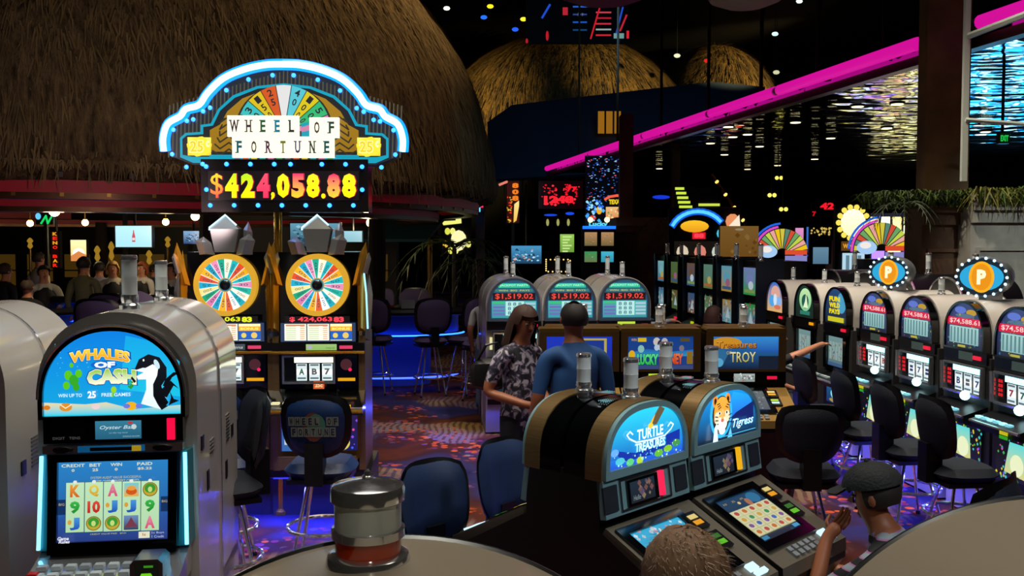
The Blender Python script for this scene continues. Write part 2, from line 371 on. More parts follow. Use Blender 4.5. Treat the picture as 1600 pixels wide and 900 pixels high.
for k in range(40):      # bright joints along the bronze rim
    a = R(-75 + k*3.9); put('rim_rivet', bpy.data.meshes.get('rim_rivet') or MB().box(-.02, .02, -.02, 0, -.35, -.28).mesh('rim_rivet', GOLDD), hut, (6.99*math.sin(a), -6.99*math.cos(a), 0), a)
for k, a in enumerate((-28, 8, 40, 75, 150, 200)):
    obj('post', MB().lathe([(.16, -HZ), (.13, -2), (.15, -1), (.12, -.4)], 10), mat('palm_trunk', '#241a12', .9, bump=.6, nscale=9), hut, (5.6*math.sin(R(a)), -5.6*math.cos(R(a)), 0))

fh = thing('thatched_hut', 'golden-lit thatched dome built for a mirror reflection, far middle, above the dark blue roof', 'hut', (2.5, 48, 5.6))  # solid dome built in place of a reflection in the mirrored bulkhead
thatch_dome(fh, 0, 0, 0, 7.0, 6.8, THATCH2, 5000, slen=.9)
obj('hut_wall', MB().lathe([(6.2, -5.6), (6.2, -.1), (.3, 0)], 32), mat('dark_hut_wall', '#0b0a0c', .9), fh)
fh = thing('thatched_hut', 'smaller thatched dome built for a reflected one, just above the pink tube, right of the bigger golden one', 'hut', (11.9, 57, 8.7))  # also a reflection, built as a second solid dome
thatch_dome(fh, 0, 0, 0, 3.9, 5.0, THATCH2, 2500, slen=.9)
obj('hut_wall', MB().lathe([(3.4, -8.7), (3.4, -.1), (.3, 0)], 32), mat('dark_hut_wall', '#0b0a0c', .9), fh)

# dark blue roofs
ROOF = mat('dark_blue_roof', '#16283a', .7)
def hip(root, name, pts, thick, m):
    """a sloping roof sheet given by its corners, with thickness"""
    n = len(pts); nr = (Vector(pts[1])-Vector(pts[0])).cross(Vector(pts[2])-Vector(pts[0])).normalized()*thick
    mb = MB(); mb.add([tuple(p) for p in pts] + [tuple(Vector(p)+nr) for p in pts], [tuple(range(n)), tuple(range(2*n-1, n-1, -1))] + [(i, n+i, n+(i+1) % n, (i+1) % n) for i in range(n)])
    return obj(name, mb, m, root, smooth=0)
rf = thing('bar_roof', 'broad dark blue sloping roof, built for a reflected one, below the golden thatched dome', 'roof')  # solid roof built where the mirror shows one
hip(rf, 'front_slope', [at(762, 285, 35), at(1045, 268, 35), at(1195, 140, 37), at(1110, 132, 37.5), at(800, 168, 37.5), at(762, 195, 37)], .15, ROOF)
hip(rf, 'side_slope', [at(762, 285, 35), at(762, 195, 37), at(800, 168, 37.5), at(790, 230, 39)], .1, ROOF)
obj('lit_window', MB().box(-.45, .45, 0, .1, -.4, .4), mat('amber_window', '#0a0604', .8, 0, '#b87818', .7), rf, at(952, 191, 35.4))
for k in range(4): obj('window_bar', MB().box(-.03, .03, -.06, 0, -.42, .42), BLACKM, rf, at(952, 191, 35.4) + Vector((-.45+.3*k, 0, 0)))
aw = thing('bar_awning', 'dark teal triangular awning to the right of the big sign', 'awning')
AWN = mat('teal_awning', '#14424e', .7)
hip(aw, 'awning_sheet', [at(562, 378, 19), at(668, 378, 19), at(716, 318, 21), at(600, 318, 21)], .06, AWN)
obj('awning_post', MB().tube([(0, 0, 0), (0, 0, 2.25)], .05, 8), GOLDD, aw, (at(671, 378, 19).x, 19.05, 0))

# pink neon tube, mirrored soffit with its wavy ceiling, clear panes in place of the mirror above
TC = 7.6; TZ = 4.75
def tp(y, dx=0, z=TZ): return Vector((TC - .19*y + dx, y, z))
PINK = emis('pink_neon', '#d8109c', .95)
tb = thing('neon_tube', 'long pink glowing tube running along the edge of the mirrored ceiling', 'tube light')
for y0, y1 in ((4.0, 9.2), (9.35, 11.3), (12.5, 16.3), (16.45, 19.2), (19.35, 23.2), (23.35, 28), (28.15, 33.6)):
    obj('tube_section', MB().tube([tp(y0), tp(y1)], .088, 12), PINK, tb)
    obj('tube_collar', MB().tube([tp(y1-.02), tp(y1+.17)], .07, 10), STEEL, tb)
def ripple_mat():
    m = bpy.data.materials.new('wavy_mirror'); m.use_nodes = True; nt = m.node_tree; N = nt.nodes; L = nt.links; p = N['Principled BSDF']
    p.inputs['Base Color'].default_value = (.55, .58, .62, 1); p.inputs['Metallic'].default_value = 1; p.inputs['Roughness'].default_value = .08
    tc = N.new('ShaderNodeTexCoord'); mp = N.new('ShaderNodeMapping'); mp.inputs['Scale'].default_value = (.9, 1.2, 1); mp.inputs['Rotation'].default_value = (0, 0, R(8)); L.new(tc.outputs['Object'], mp.inputs[0])
    n = N.new('ShaderNodeTexNoise'); n.inputs['Scale'].default_value = 1.5; n.inputs['Detail'].default_value = 1.2; L.new(mp.outputs[0], n.inputs['Vector'])
    b = N.new('ShaderNodeBump'); b.inputs['Strength'].default_value = .8; b.inputs['Distance'].default_value = .09; L.new(n.outputs[0], b.inputs['Height']); L.new(b.outputs[0], p.inputs['Normal']); return m
mb = MB(); a, b = tp(2, .25), tp(34, .25)
mb.add([(a.x, 2, 4.62), (24, 2, 4.62), (24, 34, 4.62), (b.x, 34, 4.62), (a.x, 2, 4.75), (24, 2, 4.75), (24, 34, 4.75), (b.x, 34, 4.75)], [(0, 1, 2, 3), (4, 7, 6, 5), (0, 4, 5, 1), (1, 5, 6, 2), (2, 6, 7, 3), (3, 7, 4, 0)])
o = obj('ceiling_lower', mb, ripple_mat(), kind='structure', smooth=0)
mb = MB(); mb.add([tp(2, .08, 4.5), tp(34, .08, 4.5), tp(34, .25, 4.5), tp(2, .25, 4.5), tp(2, .08, 4.62), tp(34, .08, 4.62), tp(34, .25, 4.62), tp(2, .25, 4.62)], [(0, 1, 2, 3), (4, 7, 6, 5), (0, 4, 5, 1), (1, 5, 6, 2), (2, 6, 7, 3), (3, 7, 4, 0)])
obj('trim_1', mb, mat('bronze_trim', '#57503e', .35, .7), kind='structure', smooth=0)
def glass_mat():
    m = bpy.data.materials.new('thin_glass'); m.use_nodes = True; nt = m.node_tree; N = nt.nodes; L = nt.links
    for n in list(N): N.remove(n)
    o = N.new('ShaderNodeOutputMaterial'); t = N.new('ShaderNodeBsdfTransparent'); g = N.new('ShaderNodeBsdfGlossy'); x = N.new('ShaderNodeMixShader')
    t.inputs[0].default_value = (.92, .93, .95, 1); g.inputs['Roughness'].default_value = .03; x.inputs[0].default_value = .07
    L.new(t.outputs[0], x.inputs[1]); L.new(g.outputs[0], x.inputs[2]); L.new(x.outputs[0], o.inputs[0]); return m
GLASS = glass_mat(); MULL = mat('bronze_mullion', '#2c2416', .4, .6)
wn = thing('mirror_stand_in', 'tall clear panes standing in for mirror panels, with thin upright bars, above the pink tube', 'mirror stand-in')  # the bulkhead is mirror; clear panes show built copies of its reflections
ys = [9.2, 10.6, 12.0, 13.6, 15.4, 17.4, 19.8, 22.6, 26, 30, 34]
for y0, y1 in zip(ys, ys[1:]):
    a, b = tp(y0, .2), tp(y1, .2)
    obj('pane', MB().add([(a.x, a.y, 4.8), (b.x, b.y, 4.8), (b.x, b.y, 11), (a.x, a.y, 11)], [(0, 1, 2, 3)]), GLASS, wn, smooth=0)
    obj('mullion', MB().tube([(a.x-.02, a.y, 4.75), (a.x-.02, a.y, 11)], .022 if y0 < 14 else .035, 6), MULL, wn)
# pillars and planters along the right side
COLM = mat('bronze_column', '#6e5230', .5, .1, noise=.5, nscale=2.5, bump=.2); STONE = mat('planter_plaster', '#a8a69c', .75, noise=.2, nscale=5, bump=.1)
STONEB = mat('brown_planter_panel', '#6a4c36', .6, noise=.3, nscale=5)
def pillar(n, px0, px1, Y, z1):
    a, b = at(px0, 378, Y), at(px1, 378, Y); cx = (a.x+b.x)/2; hw = (b.x-a.x)/2
    obj('trim_%d' % n, MB().box(-hw, hw, 0, min(hw*2, .25), 0, z1, ch=.04), COLM, None, (cx, Y, 0), kind='structure')
pillar(2, 1443, 1511, 11.5, 12); pillar(3, 968, 989, 21.5, 5.05); pillar(4, 1049, 1062, 24, 5)
def planter(name, label, px0, px1, Y, ztop, skew, depth, face_m, wing=None):
    p = thing(name, label, 'planter'); a, b = at(px0, 378, Y), at(px1, 378, Y); Wd = b.x - a.x
    mb = MB().box(0, Wd, 0, depth, 0, ztop-.32); obj('planter_body', mb, face_m, p)
    obj('planter_cornice', MB().box(-.0, Wd+.0, -.06, depth, ztop-.32, ztop-.18).box(-.0, Wd+.0, -.12, depth, ztop-.18, ztop), face_m, p)
    n = max(1, int(Wd/1.0))
    for k in range(n):
        w0 = Wd/n
        obj('planter_panel', MB().ring([(k*w0+.06, .3), ((k+1)*w0-.06, .3), ((k+1)*w0-.06, ztop-.6), (k*w0+.06, ztop-.6)], [(k*w0+.1, .34), ((k+1)*w0-.1, .34), ((k+1)*w0-.1, ztop-.64), (k*w0+.1, ztop-.64)], -.03, 0), face_m, p)
    p.location = (a.x, Y, 0); p.rotation_euler = (0, 0, skew); return p, Wd
PL1, PW1 = planter('planter', 'brown panelled planter wall with greenery, behind the right row of machines', 1440, 1513, 11.3, 2.72, 0, .5, STONEB)
PL2, PW2 = planter('planter', 'pale grey plaster planter with trailing grass at the right edge', 1516, 1690, 11.0, 2.74, R(1), 1.2, STONE)
PL3, PW3 = planter('planter', 'dark brown planter box at the foot of the slim middle pillar', 962, 1062, 20.5, 2.72, 0, 1.5, STONEB)
LEAF = mat('grass_green', '#5c7a2c', .6, noise=.5, nscale=4); LEAFD = mat('palm_green', '#2c3c1c', .6, noise=.4, nscale=4); LEAFY = mat('dry_grass', '#8d8a3c', .7, noise=.4, nscale=3)
def blades(n, box, lmin, lmax, spread, w=.012, droop=.5):
    mb = MB(); x0, x1, y0, y1, z = box
    for _ in range(n):
        p = Vector((random.uniform(x0, x1), random.uniform(y0, y1), z)); a = random.uniform(0, 2*PI); d = Vector((math.cos(a), math.sin(a), 0))*random.uniform(.1, spread)
        le = random.uniform(lmin, lmax); s = Vector((-math.sin(a), math.cos(a), 0))*w; q = p + Vector((0, 0, le*.7)) + d*.5*le; t = q + d*le*.9 + Vector((0, 0, -droop*le*random.random()))
        mi = random.choice((0, 0, 1)); mb.add([p-s, p+s, q+s*.8, q-s*.8, t], [(0, 1, 2, 3), (3, 2, 4)], mi)
    return mb
g = obj('grass', blades(2600, (-.5, PW1-.02, -.2, .6, 2.6), .08, .3, 1.1), [LEAF, LEAFD], None, PL1.location, kind='stuff', smooth=0); tag(g, 'dense green plants growing on top of the brown planter wall', 'plants')
g = obj('grass', blades(3000, (.02, PW2+.1, -.18, .8, 2.62), .08, .3, 1.2, droop=1.3), [LEAFY, LEAF], None, PL2.location, kind='stuff', smooth=0); tag(g, 'yellow green grass hanging over the pale planter', 'plants')
def palm(name, label, loc, n, le, m, rise=.5, stem=0):
    p = thing(name, label, 'plant', loc)
    if stem: obj('stem', MB().tube([(0, 0, -stem), (0, 0, 0)], [.06, .04], 7), mat('palm_trunk', '#241a12', .9, bump=.6, nscale=9), p)
    for k in range(n):
        a = 2*PI*k/n + random.uniform(-.2, .2); l = le*random.uniform(.8, 1.15); up = rise*random.uniform(.6, 1.2); mb = MB(); pts = []
        for i in range(9): t = i/8; pts.append(Vector((math.cos(a)*l*t, math.sin(a)*l*t, l*(up*t - (up+.45)*t*t))))
        mb.tube(pts, [.012*(1-i/10) for i in range(9)], 4)
        sd = Vector((-math.sin(a), math.cos(a), 0))
        for i in range(1, 9):
            for sg in (-1, 1):
                q = pts[i]; tip = q + sd*sg*l*.16*(1-abs(i-4)/7) + (pts[i]-pts[i-1])*.9 + Vector((0, 0, -.06*l)); d = (pts[i]-pts[i-1])*.35; mb.add([q-d*.5, q+d*.5, tip], [(0, 1, 2)])
        obj('frond', mb, m, p, smooth=0)
    return p
palm('palm_plant', 'dark palm spilling over the left end of the brown planter wall', at(1412, 322, 11.0), 14, .42, LEAFD, .7)
palm('palm_plant', 'small dark palm on the box beneath the slim middle pillar', at(1050, 345, 20.3), 11, .9, LEAFD)
palm('palm_plant', 'dark palm growing between the table pit and the hanging screen', at(710, 388, 16.6), 14, 1.1, LEAFD, .9, 1.6)
palm('palm_plant', 'low dark palm behind the two empty stools by the aisle', at(742, 412, 16.2), 12, .9, LEAFD, .8, 1.4)
# ---------------------------------------------------------------- slot machines
BLUE = emis('blue_under_light', '#1a1cff', 5.0)
def tower(root, x, y, z, r=.036, h=.2, lens='#9fb4bd', big=False, m1=None):
    t = put('tower_light', MB().lathe([(r*1.25, 0), (r*1.25, h*.08), (r*.95, h*.12), (r*1.05, h*.2), (r*1.02, h*.28)], 16).mesh('tower_base', CHROME), root, (x, y, z))
    L1 = m1 or mat('clear_lens', '#e2ecee', .25, 0, coat=.8, spec=.8)
    obj('lens', MB().lathe([(r*.93, h*.28), (r*.93, h*.6), (r*.97, h*.62), (r*.93, h*.64), (r*.93, h*.95)], 16), L1, t)
    obj('cap', MB().lathe([(r*1.02, h*.94), (r*1.02, h), (r*.9, h*1.03), (.002, h*1.04)], 16), CHROME, t); return t
def cab_dome(root, W, apex, depth, y0, side_m, z0=.02, seam=True, trim=CHROME):
    o = arch(W/2, z0, apex, 28, 2.15, apex-W/2*1.02)
    obj('cabinet', MB().prism(o, y0, y0+depth), side_m, root)
    rim = arch(W/2+.008, z0, apex+.008, 28, 2.15, apex-W/2*1.02); inn = arch(W/2-.01, z0, apex-.01, 28, 2.15, apex-W/2*1.02)
    obj('cabinet_edge', MB().ring(rim, inn, y0+depth-.006, y0+depth+.006), trim, root)
def base_block(root, W, depth, strip=True, m=BLACK):
    obj('plinth', MB().box(-W/2, W/2, .16, depth, 0, .34), mat('kick_plate', '#3a3a48', .4, .2), root)
    obj('plinth_shelf', MB().box(-W/2, W/2, .02, depth, .34, .40), m, root)
    if strip: obj('light_strip', MB().tube([(-W/2+.02, .09, .325), (W/2-.02, .09, .325)], .012, 6), BLUE, root)
def reels(root, x0, x1, z0, z1, y, n=3, syms='75A', cold='#b9eef2', s=1.6, led=True):
    """a window on mechanical reels; each reel is a drum"""
    obj('reel_window', MB().box(x0, x1, y+.02, y+.16, z0, z1), mat('reel_well', '#060b10', .3), root)
    fr = obj('reel_frame', MB().ring([(x0, z0), (x1, z0), (x1, z1), (x0, z1)], [(x0+.015, z0+.015), (x1-.015, z0+.015), (x1-.015, z1-.015), (x0+.015, z1-.015)], y-.015, y+.03), CHROME, root)
    w = (x1-x0)*.66/n; sx = x0 + (x1-x0)*.25; H = z1-z0
    obj('reel_lamp', MB().box(sx-.01, sx+n*w*1.12, y+.0, y+.02, z1-H*.26, z1-H*.07), emis('reel_lamp_%s' % cold[1:], cold, 2.4), root)
    for k in range(n):
        cx = sx + w*.5 + k*w*1.1; a = Art(); hh = H*.3
        for i in range(6):
            t0, t1 = -1+i/3, -1+(i+1)/3
            a.poly([(cx-w*.45, z0+H*.4+hh*t0), (cx+w*.45, z0+H*.4+hh*t0), (cx+w*.45, z0+H*.4+hh*t1), (cx-w*.45, z0+H*.4+hh*t1)], ('#d6e6e8', '#f2f6f4')[i in (2, 3)])
        c = random.choice(('#8a2a30', '#2a5a4a', '#30406a', '#555555')); a.text(random.choice(syms), cx, z0+H*.42, w*.45, H*.22, c, .04); a.rect(cx-w*.36, z0+H*.16, cx+w*.36, z0+H*.22, '#5a6a70'); a.rect(cx-w*.36, z0+H*.62, cx+w*.36, z0+H*.68, '#5a6a70')
        a.obj('reel', printmat(s*.66), root, TM(0, y+.012, 0))
    if led:
        a = Art(); a.rect(x0+.02, z0+H*.2, x0+(x1-x0)*.2, z1-H*.2, '#180406')
        for i in range(4): a.text('88', x0+(x1-x0)*.11, z0+H*(.3+.14*i), (x1-x0)*.1, H*.1, '#ff2028')
        a.obj('credit_meter', printmat(1.1), root, TM(0, y+.01, 0))
def deck(root, W, z, y0=-.16, nb=6, m=DARKM, bcols=('#c8d2d4',), es=.25, tilt=.35, h=.1):
    d = obj('button_deck', MB().add([(-W/2, y0, z-.06), (W/2, y0, z-.06), (W/2, .02, z-.06), (-W/2, .02, z-.06), (-W/2, y0, z), (W/2, y0, z), (W/2, .02, z+h*.7), (-W/2, .02, z+h*.7)], [(0, 3, 2, 1), (4, 5, 6, 7), (0, 1, 5, 4), (1, 2, 6, 5), (2, 3, 7, 6), (3, 0, 4, 7)]), m, root, smooth=0)
    obj('deck_trim', MB().tube([(-W/2, y0-.005, z-.01), (W/2, y0-.005, z-.01)], .012, 8), CHROME, d)
    rows = 2 if nb > 6 else 1; per = nb // rows; sl = h*.7/(.02-y0)
    for k in range(nb):
        i, j = k % per, k // per; x = -W/2 + .05 + i*(W*.74/per); y = y0 + .04 + j*.06; c = bcols[k % len(bcols)]
        obj('button', MB().box(-W*.27/per, W*.27/per, -.018, .018, 0, .018, ch=.004), mat('button_' + c[1:], c, .3, 0, c, es), d, (x, y, z + (y-y0)*sl))
    return d
def panel_strip(root, W, z0, z1, y=-.012, card='#ff1048', cardx=.36, disp=None, s=1.0, m=BLACKG, cw=.05, chh=None):
    obj('info_panel', MB().box(-W/2, W/2, y, .03, z0, z1), m, root); H = z1-z0
    chh = chh or H*.66
    if card: obj('card_slot', MB().box(W*cardx-cw/2, W*cardx+cw/2, y-.012, y, (z0+z1)/2-chh/2, (z0+z1)/2+chh/2), emis('card_light_' + card[1:], card, .95), root)
    if disp:
        a = Art(); disp(a, -W*.13, z0+H*.14, W*.2, z1-H*.12); a.obj('player_display', printmat(s), root, TM(0, y-.004, 0))
def glow_panel(root, name, x0, z0, x1, z1, y, fn, s=1.2):
    a = Art(); fn(a, x0, z0, x1, z1); return a.obj(name, printmat(s), root, TM(0, y, 0))
LIME = lambda a, x0, z0, x1, z1: (a.rect(x0, z0, x1, z1, '#b8e83c', '#d6f050'), a.text('BONUS', (x0+x1)/2, (z0+z1)/2, (x1-x0)*.6, (z1-z0)*.3, '#7fae20'))

# ---- the whale video slot, front left
def whale_art(a, w, z0, z1):
    H = z1-z0; a.poly(arch(w, z0, z1, 30, 2.1, z1-w*1.02), '#14a8e0', '#0f80e2')
    a.poly([(w*.1, z0+H*.3), (w*.98, z0+H*.2), (w*.98, z0+H*.62), (w*.62, z0+H*.86), (w*.2, z0+H*.94)], '#1cc4e6', '#18a8ea')
    a.poly([(-w*.99, z0), (w*.99, z0), (w*.99, z0+H*.1), (w*.3, z0+H*.06), (-w*.1, z0+H*.15), (-w*.4, z0+H*.13), (-w*.99, z0+H*.16)], '#18d0f0', '#f0d8a0')
    for x, r, c in ((-.68, .09, '#e0902c'), (-.95, .05, '#d87a20'), (-.25, .06, '#e8d0d0'), (.26, .09, '#f0b020'), (.2, .05, '#6a7adc'), (.38, .05, '#6a7adc')): a.ell(w*x, z0+H*.1, w*r, H*r*.55, c)
    a.line([(-w*.75, z0+H*.13), (-w*.68, z0+H*.09), (-w*.6, z0+H*.13)], .004, '#fff0d0')
    for x, z, r in ((-.63, .48, .06), (-.55, .42, .07), (-.66, .36, .05), (-.52, .34, .05), (-.58, .6, .03), (-.48, .5, .05), (.02, .3, .04), (.0, .24, .03)): a.ell(w*x, z0+H*z, w*r, H*r, ('#5cc81c', '#35a828', '#9cd820')[int(abs(x*100)) % 3], 9)
    a.specks(-w*.9, z0+H*.4, -w*.3, z0+H*.85, 24, ('#a0f0ff', '#60d0ff'), .001, .003)
    def logo(s, cx, cz, ww, hh, arc, c1, c2, bold=.05):
        a.text(s, cx, cz, ww*1.07, hh*1.22, '#0a58b0', bold+.05, arc=arc); a.text(s, cx, cz, ww*1.02, hh*1.1, '#fff4c0', bold+.02, arc=arc); a.text(s, cx, cz, ww, hh, c1, bold, col2=c2, arc=arc)
    logo('WHALES', -w*.17, z0+H*.68, w*.86, H*.125, H*.05, '#f0a020', '#ffd83c')
    a.ell(-w*.11, z0+H*.6, w*.19, H*.05, '#1268c8'); a.text('OF', -w*.1, z0+H*.6, w*.3, H*.075, '#f4fbff', .06)
    logo('CASH', -w*.0, z0+H*.445, w*.7, H*.17, H*.02, '#fffbe0', '#8ac830', .06)
    a.text('WIN UP TO', -w*.6, z0+H*.245, w*.34, H*.042, '#d8f4ff', .02); a.text('25', -w*.29, z0+H*.25, w*.12, H*.085, '#ffffff', .04); a.text('FREE GAMES', w*.06, z0+H*.245, w*.42, H*.042, '#d8f4ff', .02)
    def wp(*p): return [(w*x, z0+H*z) for x, z in p]      # a leaping orca
    a.poly(wp((.42, .13), (.7, .06), (.8, .16), (.72, .3), (.66, .44), (.72, .56), (.66, .66), (.5, .62), (.46, .5), (.36, .46), (.38, .42), (.5, .42), (.5, .3)), '#eaf8ff', '#ffffff')
    a.poly(wp((.34, .55), (.4, .66), (.54, .72), (.7, .68), (.8, .56), (.8, .44), (.72, .34), (.76, .22), (.82, .14), (.78, .1), (.66, .12), (.6, .22), (.6, .36), (.66, .46), (.68, .56), (.6, .6), (.48, .55), (.38, .53)), '#05070c', '#151a22')
    a.poly(wp((.78, .42), (.9, .5), (1.0, .5), (.88, .44), (.8, .32), (.74, .34)), '#0a0e16'); a.poly(wp((.72, .3), (.86, .4), (.98, .3), (.9, .34), (.8, .2), (.72, .22)), '#0a0e16')
    a.poly(wp((.66, .12), (.82, .1), (.86, .2), (.84, .28), (.9, .18), (.98, .16), (.86, .12), (.72, .05)), '#0a0e16'); a.ell(w*.66, z0+H*.6, w*.035, H*.06, '#cfeaf4', rot=.4); a.ell(w*.47, z0+H*.65, w*.012, H*.014, '#ffffff')
    a.poly(wp((.34, .53), (.5, .5), (.58, .55), (.46, .56)), '#f4fbff'); a.poly(wp((.36, .4), (.3, .46), (.28, .44), (.33, .38)), '#10141c'); a.text('$', w*.28, z0+H*.36, w*.08, H*.1, '#2c9a28', .05)
def whale_screen(a, x0, z0, x1, z1):
    W, H = x1-x0, z1-z0; X = lambda u: x0+u*W; Z = lambda v: z0+v*H
    a.rect(x0, z0, x1, z1, '#234a92', '#2c86cc'); a.poly([(X(0), Z(.3)), (X(.3), Z(.44)), (X(.7), Z(.38)), (X(1), Z(.5)), (X(1), Z(0)), (X(0), Z(0))], '#2a3f86', '#2a62b4')
    for t, b, u in (('CREDIT', '0', .13), ('BET', '25', .33), ('WIN', '0', .52), ('PAID', '$5.22', .78)):
        a.text(t, X(u), Z(.95), W*.035*len(t), H*.04, '#d8e8d0', .02); a.text(b, X(u), Z(.89), W*.026*len(b), H*.035, '#e8e8c0', .02)
    a.text('SYSTEM AUDIT VALUE SUCCESSFUL', X(.52), Z(.79), W*.46, H*.03, '#c8c890'); a.text('GAME OVER    INSERT CREDITS', X(.52), Z(.745), W*.42, H*.03, '#d8d890')
    a.rect(X(0), Z(.34), X(.07), Z(.53), '#123262'); a.rect(X(.93), Z(.34), X(1), Z(.53), '#123262'); a.text('BIG', X(.035), Z(.47), W*.05, H*.03, '#c8b070'); a.text('BIG', X(.965), Z(.47), W*.05, H*.03, '#c8b070')
    G = [['K', '9', 'J'], ['Q', '10', '@'], ['A', 'J', '@'], ['#', 'J', '%'], ['@', '9', 'A']]; CC = {'K': ('#d86018', '#f0a040'), 'Q': ('#d0a020', '#f0d860'), 'A': ('#d84c78', '#e890a8'), 'J': ('#1a50b8', '#4a9ae0'), '9': ('#1a8a2c', '#3cbc4c'), '10': ('#c02020', '#e05040')}
    for i in range(5):
        u0 = .075+i*.172; a.rect(X(u0-.004), Z(.115), X(u0+.166), Z(.745), '#2a5a6a'); a.rect(X(u0), Z(.12), X(u0+.162), Z(.74), '#b8e0b0', '#c4ecc0'); a.ell(X(u0+.08), Z(.745), W*.018, H*.022, '#e8f0e8', 10)
        for j in range(3):
            cx, cz = X(u0+.081), Z(.635-.205*j); g = G[i][j]
            if g == '@': a.ell(cx, cz, W*.068, H*.09, '#7a6a1c'); a.ell(cx, cz, W*.06, H*.08, '#c8a838'); a.ell(cx, cz+H*.015, W*.05, H*.06, '#3c9a34'); a.ell(cx, cz, W*.02, H*.035, '#c8e080')
            elif g == '#': a.rect(cx-W*.066, cz-H*.085, cx+W*.066, cz+H*.085, '#e8b040', '#70d0d8'); a.ell(cx, cz-H*.02, W*.05, H*.045, '#d85a18'); a.ell(cx, cz+H*.02, W*.04, H*.03, '#f0a040')
            elif g == '%': a.rect(cx-W*.066, cz-H*.09, cx+W*.066, cz+H*.09, '#34405c', '#7090c0'); a.poly([(cx-W*.06, cz-H*.06), (cx-W*.02, cz+H*.02), (cx, cz+H*.07), (cx+W*.03, cz), (cx+W*.06, cz-H*.05)], '#7a3a4c')
            else: a.text(g, cx, cz, W*(.115 if len(g) > 1 else .09), H*.155, CC[g][0], .05, col2=CC[g][1]); 
            if g in 'J': a.ell(cx-W*.045, cz+H*.02, W*.018, H*.03, '#e0a040')
    a.text('Game', X(.07), Z(.06), W*.1, H*.045, '#f0f0ff', .03, .2); a.text('Rules', X(.08), Z(.02), W*.1, H*.04, '#f0f0ff', .03, .2); a.text('CREDIT VALUE PAID   $0.01', X(.47), Z(.1), W*.32, H*.02, '#c8c870')
    a.rect(X(.745), Z(.03), X(.845), Z(.11), '#e8e8c8'); a.text('1c', X(.795), Z(.075), W*.03, H*.035, '#c83020', .03); a.text('1c Buys', X(.92), Z(.09), W*.11, H*.03, '#c8d0f0'); a.text('1 Credit', X(.92), Z(.045), W*.11, H*.03, '#c8d0f0')
def upright(label, loc, rz, group=None):
    return thing('slot_machine', label, 'slot machine', loc, rz, group)
def back_machine(label, loc, rz, W=.72, apex=1.87, side=WHITE, group=None, lights=True, r=.036, lens='#9fb4bd', depth=.6):
    t = upright(label, loc, rz, group); cab_dome(t, W, apex, depth, 0, side); base_block(t, W, depth)
    if lights: tower(t, .0, .3, apex-.003, r, .22, lens)
    for z in (1.12, 1.2):       # side louvres and maker's plate
        for s in (-1, 1):
            for k in range(4): put('louvre', bpy.data.meshes.get('louvre') or MB().box(-.004, .004, -.05, .05, -.004, .004).mesh('louvre', STEEL), t, (s*(W/2+.002), .36, z-.02*k+.02))
    for s in (-1, 1):
        obj('lock_plate', MB().box(-.004, .004, -.03, .03, -.035, .035), BLACK, t, (s*(W/2+.002), .2, 1.1)); obj('lock_plate', MB().box(-.004, .004, -.025, .025, -.05, .05), BLACK, t, (s*(W/2+.002), .42, .92))
    return t
TH1 = R(7.7); WL = at(180, 648, 4.45); WL.z = 0
def wl(x, y): return WL + Vector((x*math.cos(TH1)-y*math.sin(TH1), x*math.sin(TH1)+y*math.cos(TH1), 0))
wm = upright('white round-topped whale video slot with blue lit top glass, front left', WL, TH1)
cab_dome(wm, .72, 1.87, .62, .05, WHITE); base_block(wm, .66, .6)
for s in (-1, 1):
    for k in range(4): put('louvre', bpy.data.meshes.get('louvre') or MB().box(-.004, .004, -.05, .05, -.004, .004).mesh('louvre', STEEL), wm, (s*.362, .42, 1.18-.02*k))
    obj('lock_plate', MB().box(-.004, .004, -.03, .03, -.035, .035), BLACK, wm, (s*.362, .16, 1.22)); obj('lock_plate', MB().box(-.004, .004, -.025, .025, -.05, .05), BLACK, wm, (s*.362, .3, 1.0))
o_ = arch(.325, 1.385, 1.815, 30, 2.1, 1.48); i_ = arch(.305, 1.40, 1.79, 30, 2.1, 1.475)
obj('arch_frame', MB().ring(o_, i_, -.05, .06), BLACKG, wm); obj('arch_beading', MB().tube([(x*1.0, -.05, z) for x, z in o_[2:]], .007, 6), CHROME, wm)
a = Art(); whale_art(a, .306, 1.40, 1.79); a.obj('top_glass', printmat(1.05), wm, TM(0, -.03, 0), label='blue lit top glass with a leaping orca')
def oyster(a, x0, z0, x1, z1):
    a.rect(x0, z0, x1, z1, '#2a6a8a', '#3c8aa8'); a.text('Oyster Bar', (x0+x1)/2-.005, z0+(z1-z0)*.62, (x1-x0)*.75, (z1-z0)*.26, '#d8f4fa', .01, .3); a.ell(x1-(x1-x0)*.16, z0+(z1-z0)*.66, .012, .012, '#d8e8ea'); a.ell(x1-(x1-x0)*.24, z0+(z1-z0)*.88, .012, .006, '#d04040')
    a.text('on the top level', (x0+x1)/2, z0+(z1-z0)*.34, (x1-x0)*.4, (z1-z0)*.1, '#a8d0dc'); a.text('DINING ROOM', x1-(x1-x0)*.22, z0+(z1-z0)*.14, (x1-x0)*.36, (z1-z0)*.08, '#a8d0dc')
panel_strip(wm, .62, 1.27, 1.385, -.03, '#ff1048', .415, oyster, .8, cw=.035, chh=.1)
obj('speaker_plate', MB().box(-.28, -.13, -.04, -.03, 1.285, 1.37), BLACK, wm); a = Art(); a.text('DIGIT   TENS', 0, 0, .12, .012, '#8a8a8a'); a.obj('plate_lettering', printmat(.3), wm, TM(-.205, -.042, 1.297))
obj('chrome_strip', MB().box(-.31, .31, -.045, 0, 1.225, 1.262), CHROME, wm)
obj('strip_badge', MB().box(-.155, .14, -.05, -.045, 1.23, 1.258), mat('blue_badge', '#1a78b8', .3, 0, '#1a78b8', .3), wm); obj('strip_badge', MB().box(-.1, .085, -.054, -.05, 1.236, 1.252), BLACK, wm); obj('strip_badge', MB().box(.085, .125, -.056, -.05, 1.232, 1.256), mat('gold_badge', '#e0b820', .3, 0, '#e0b820', .4), wm)
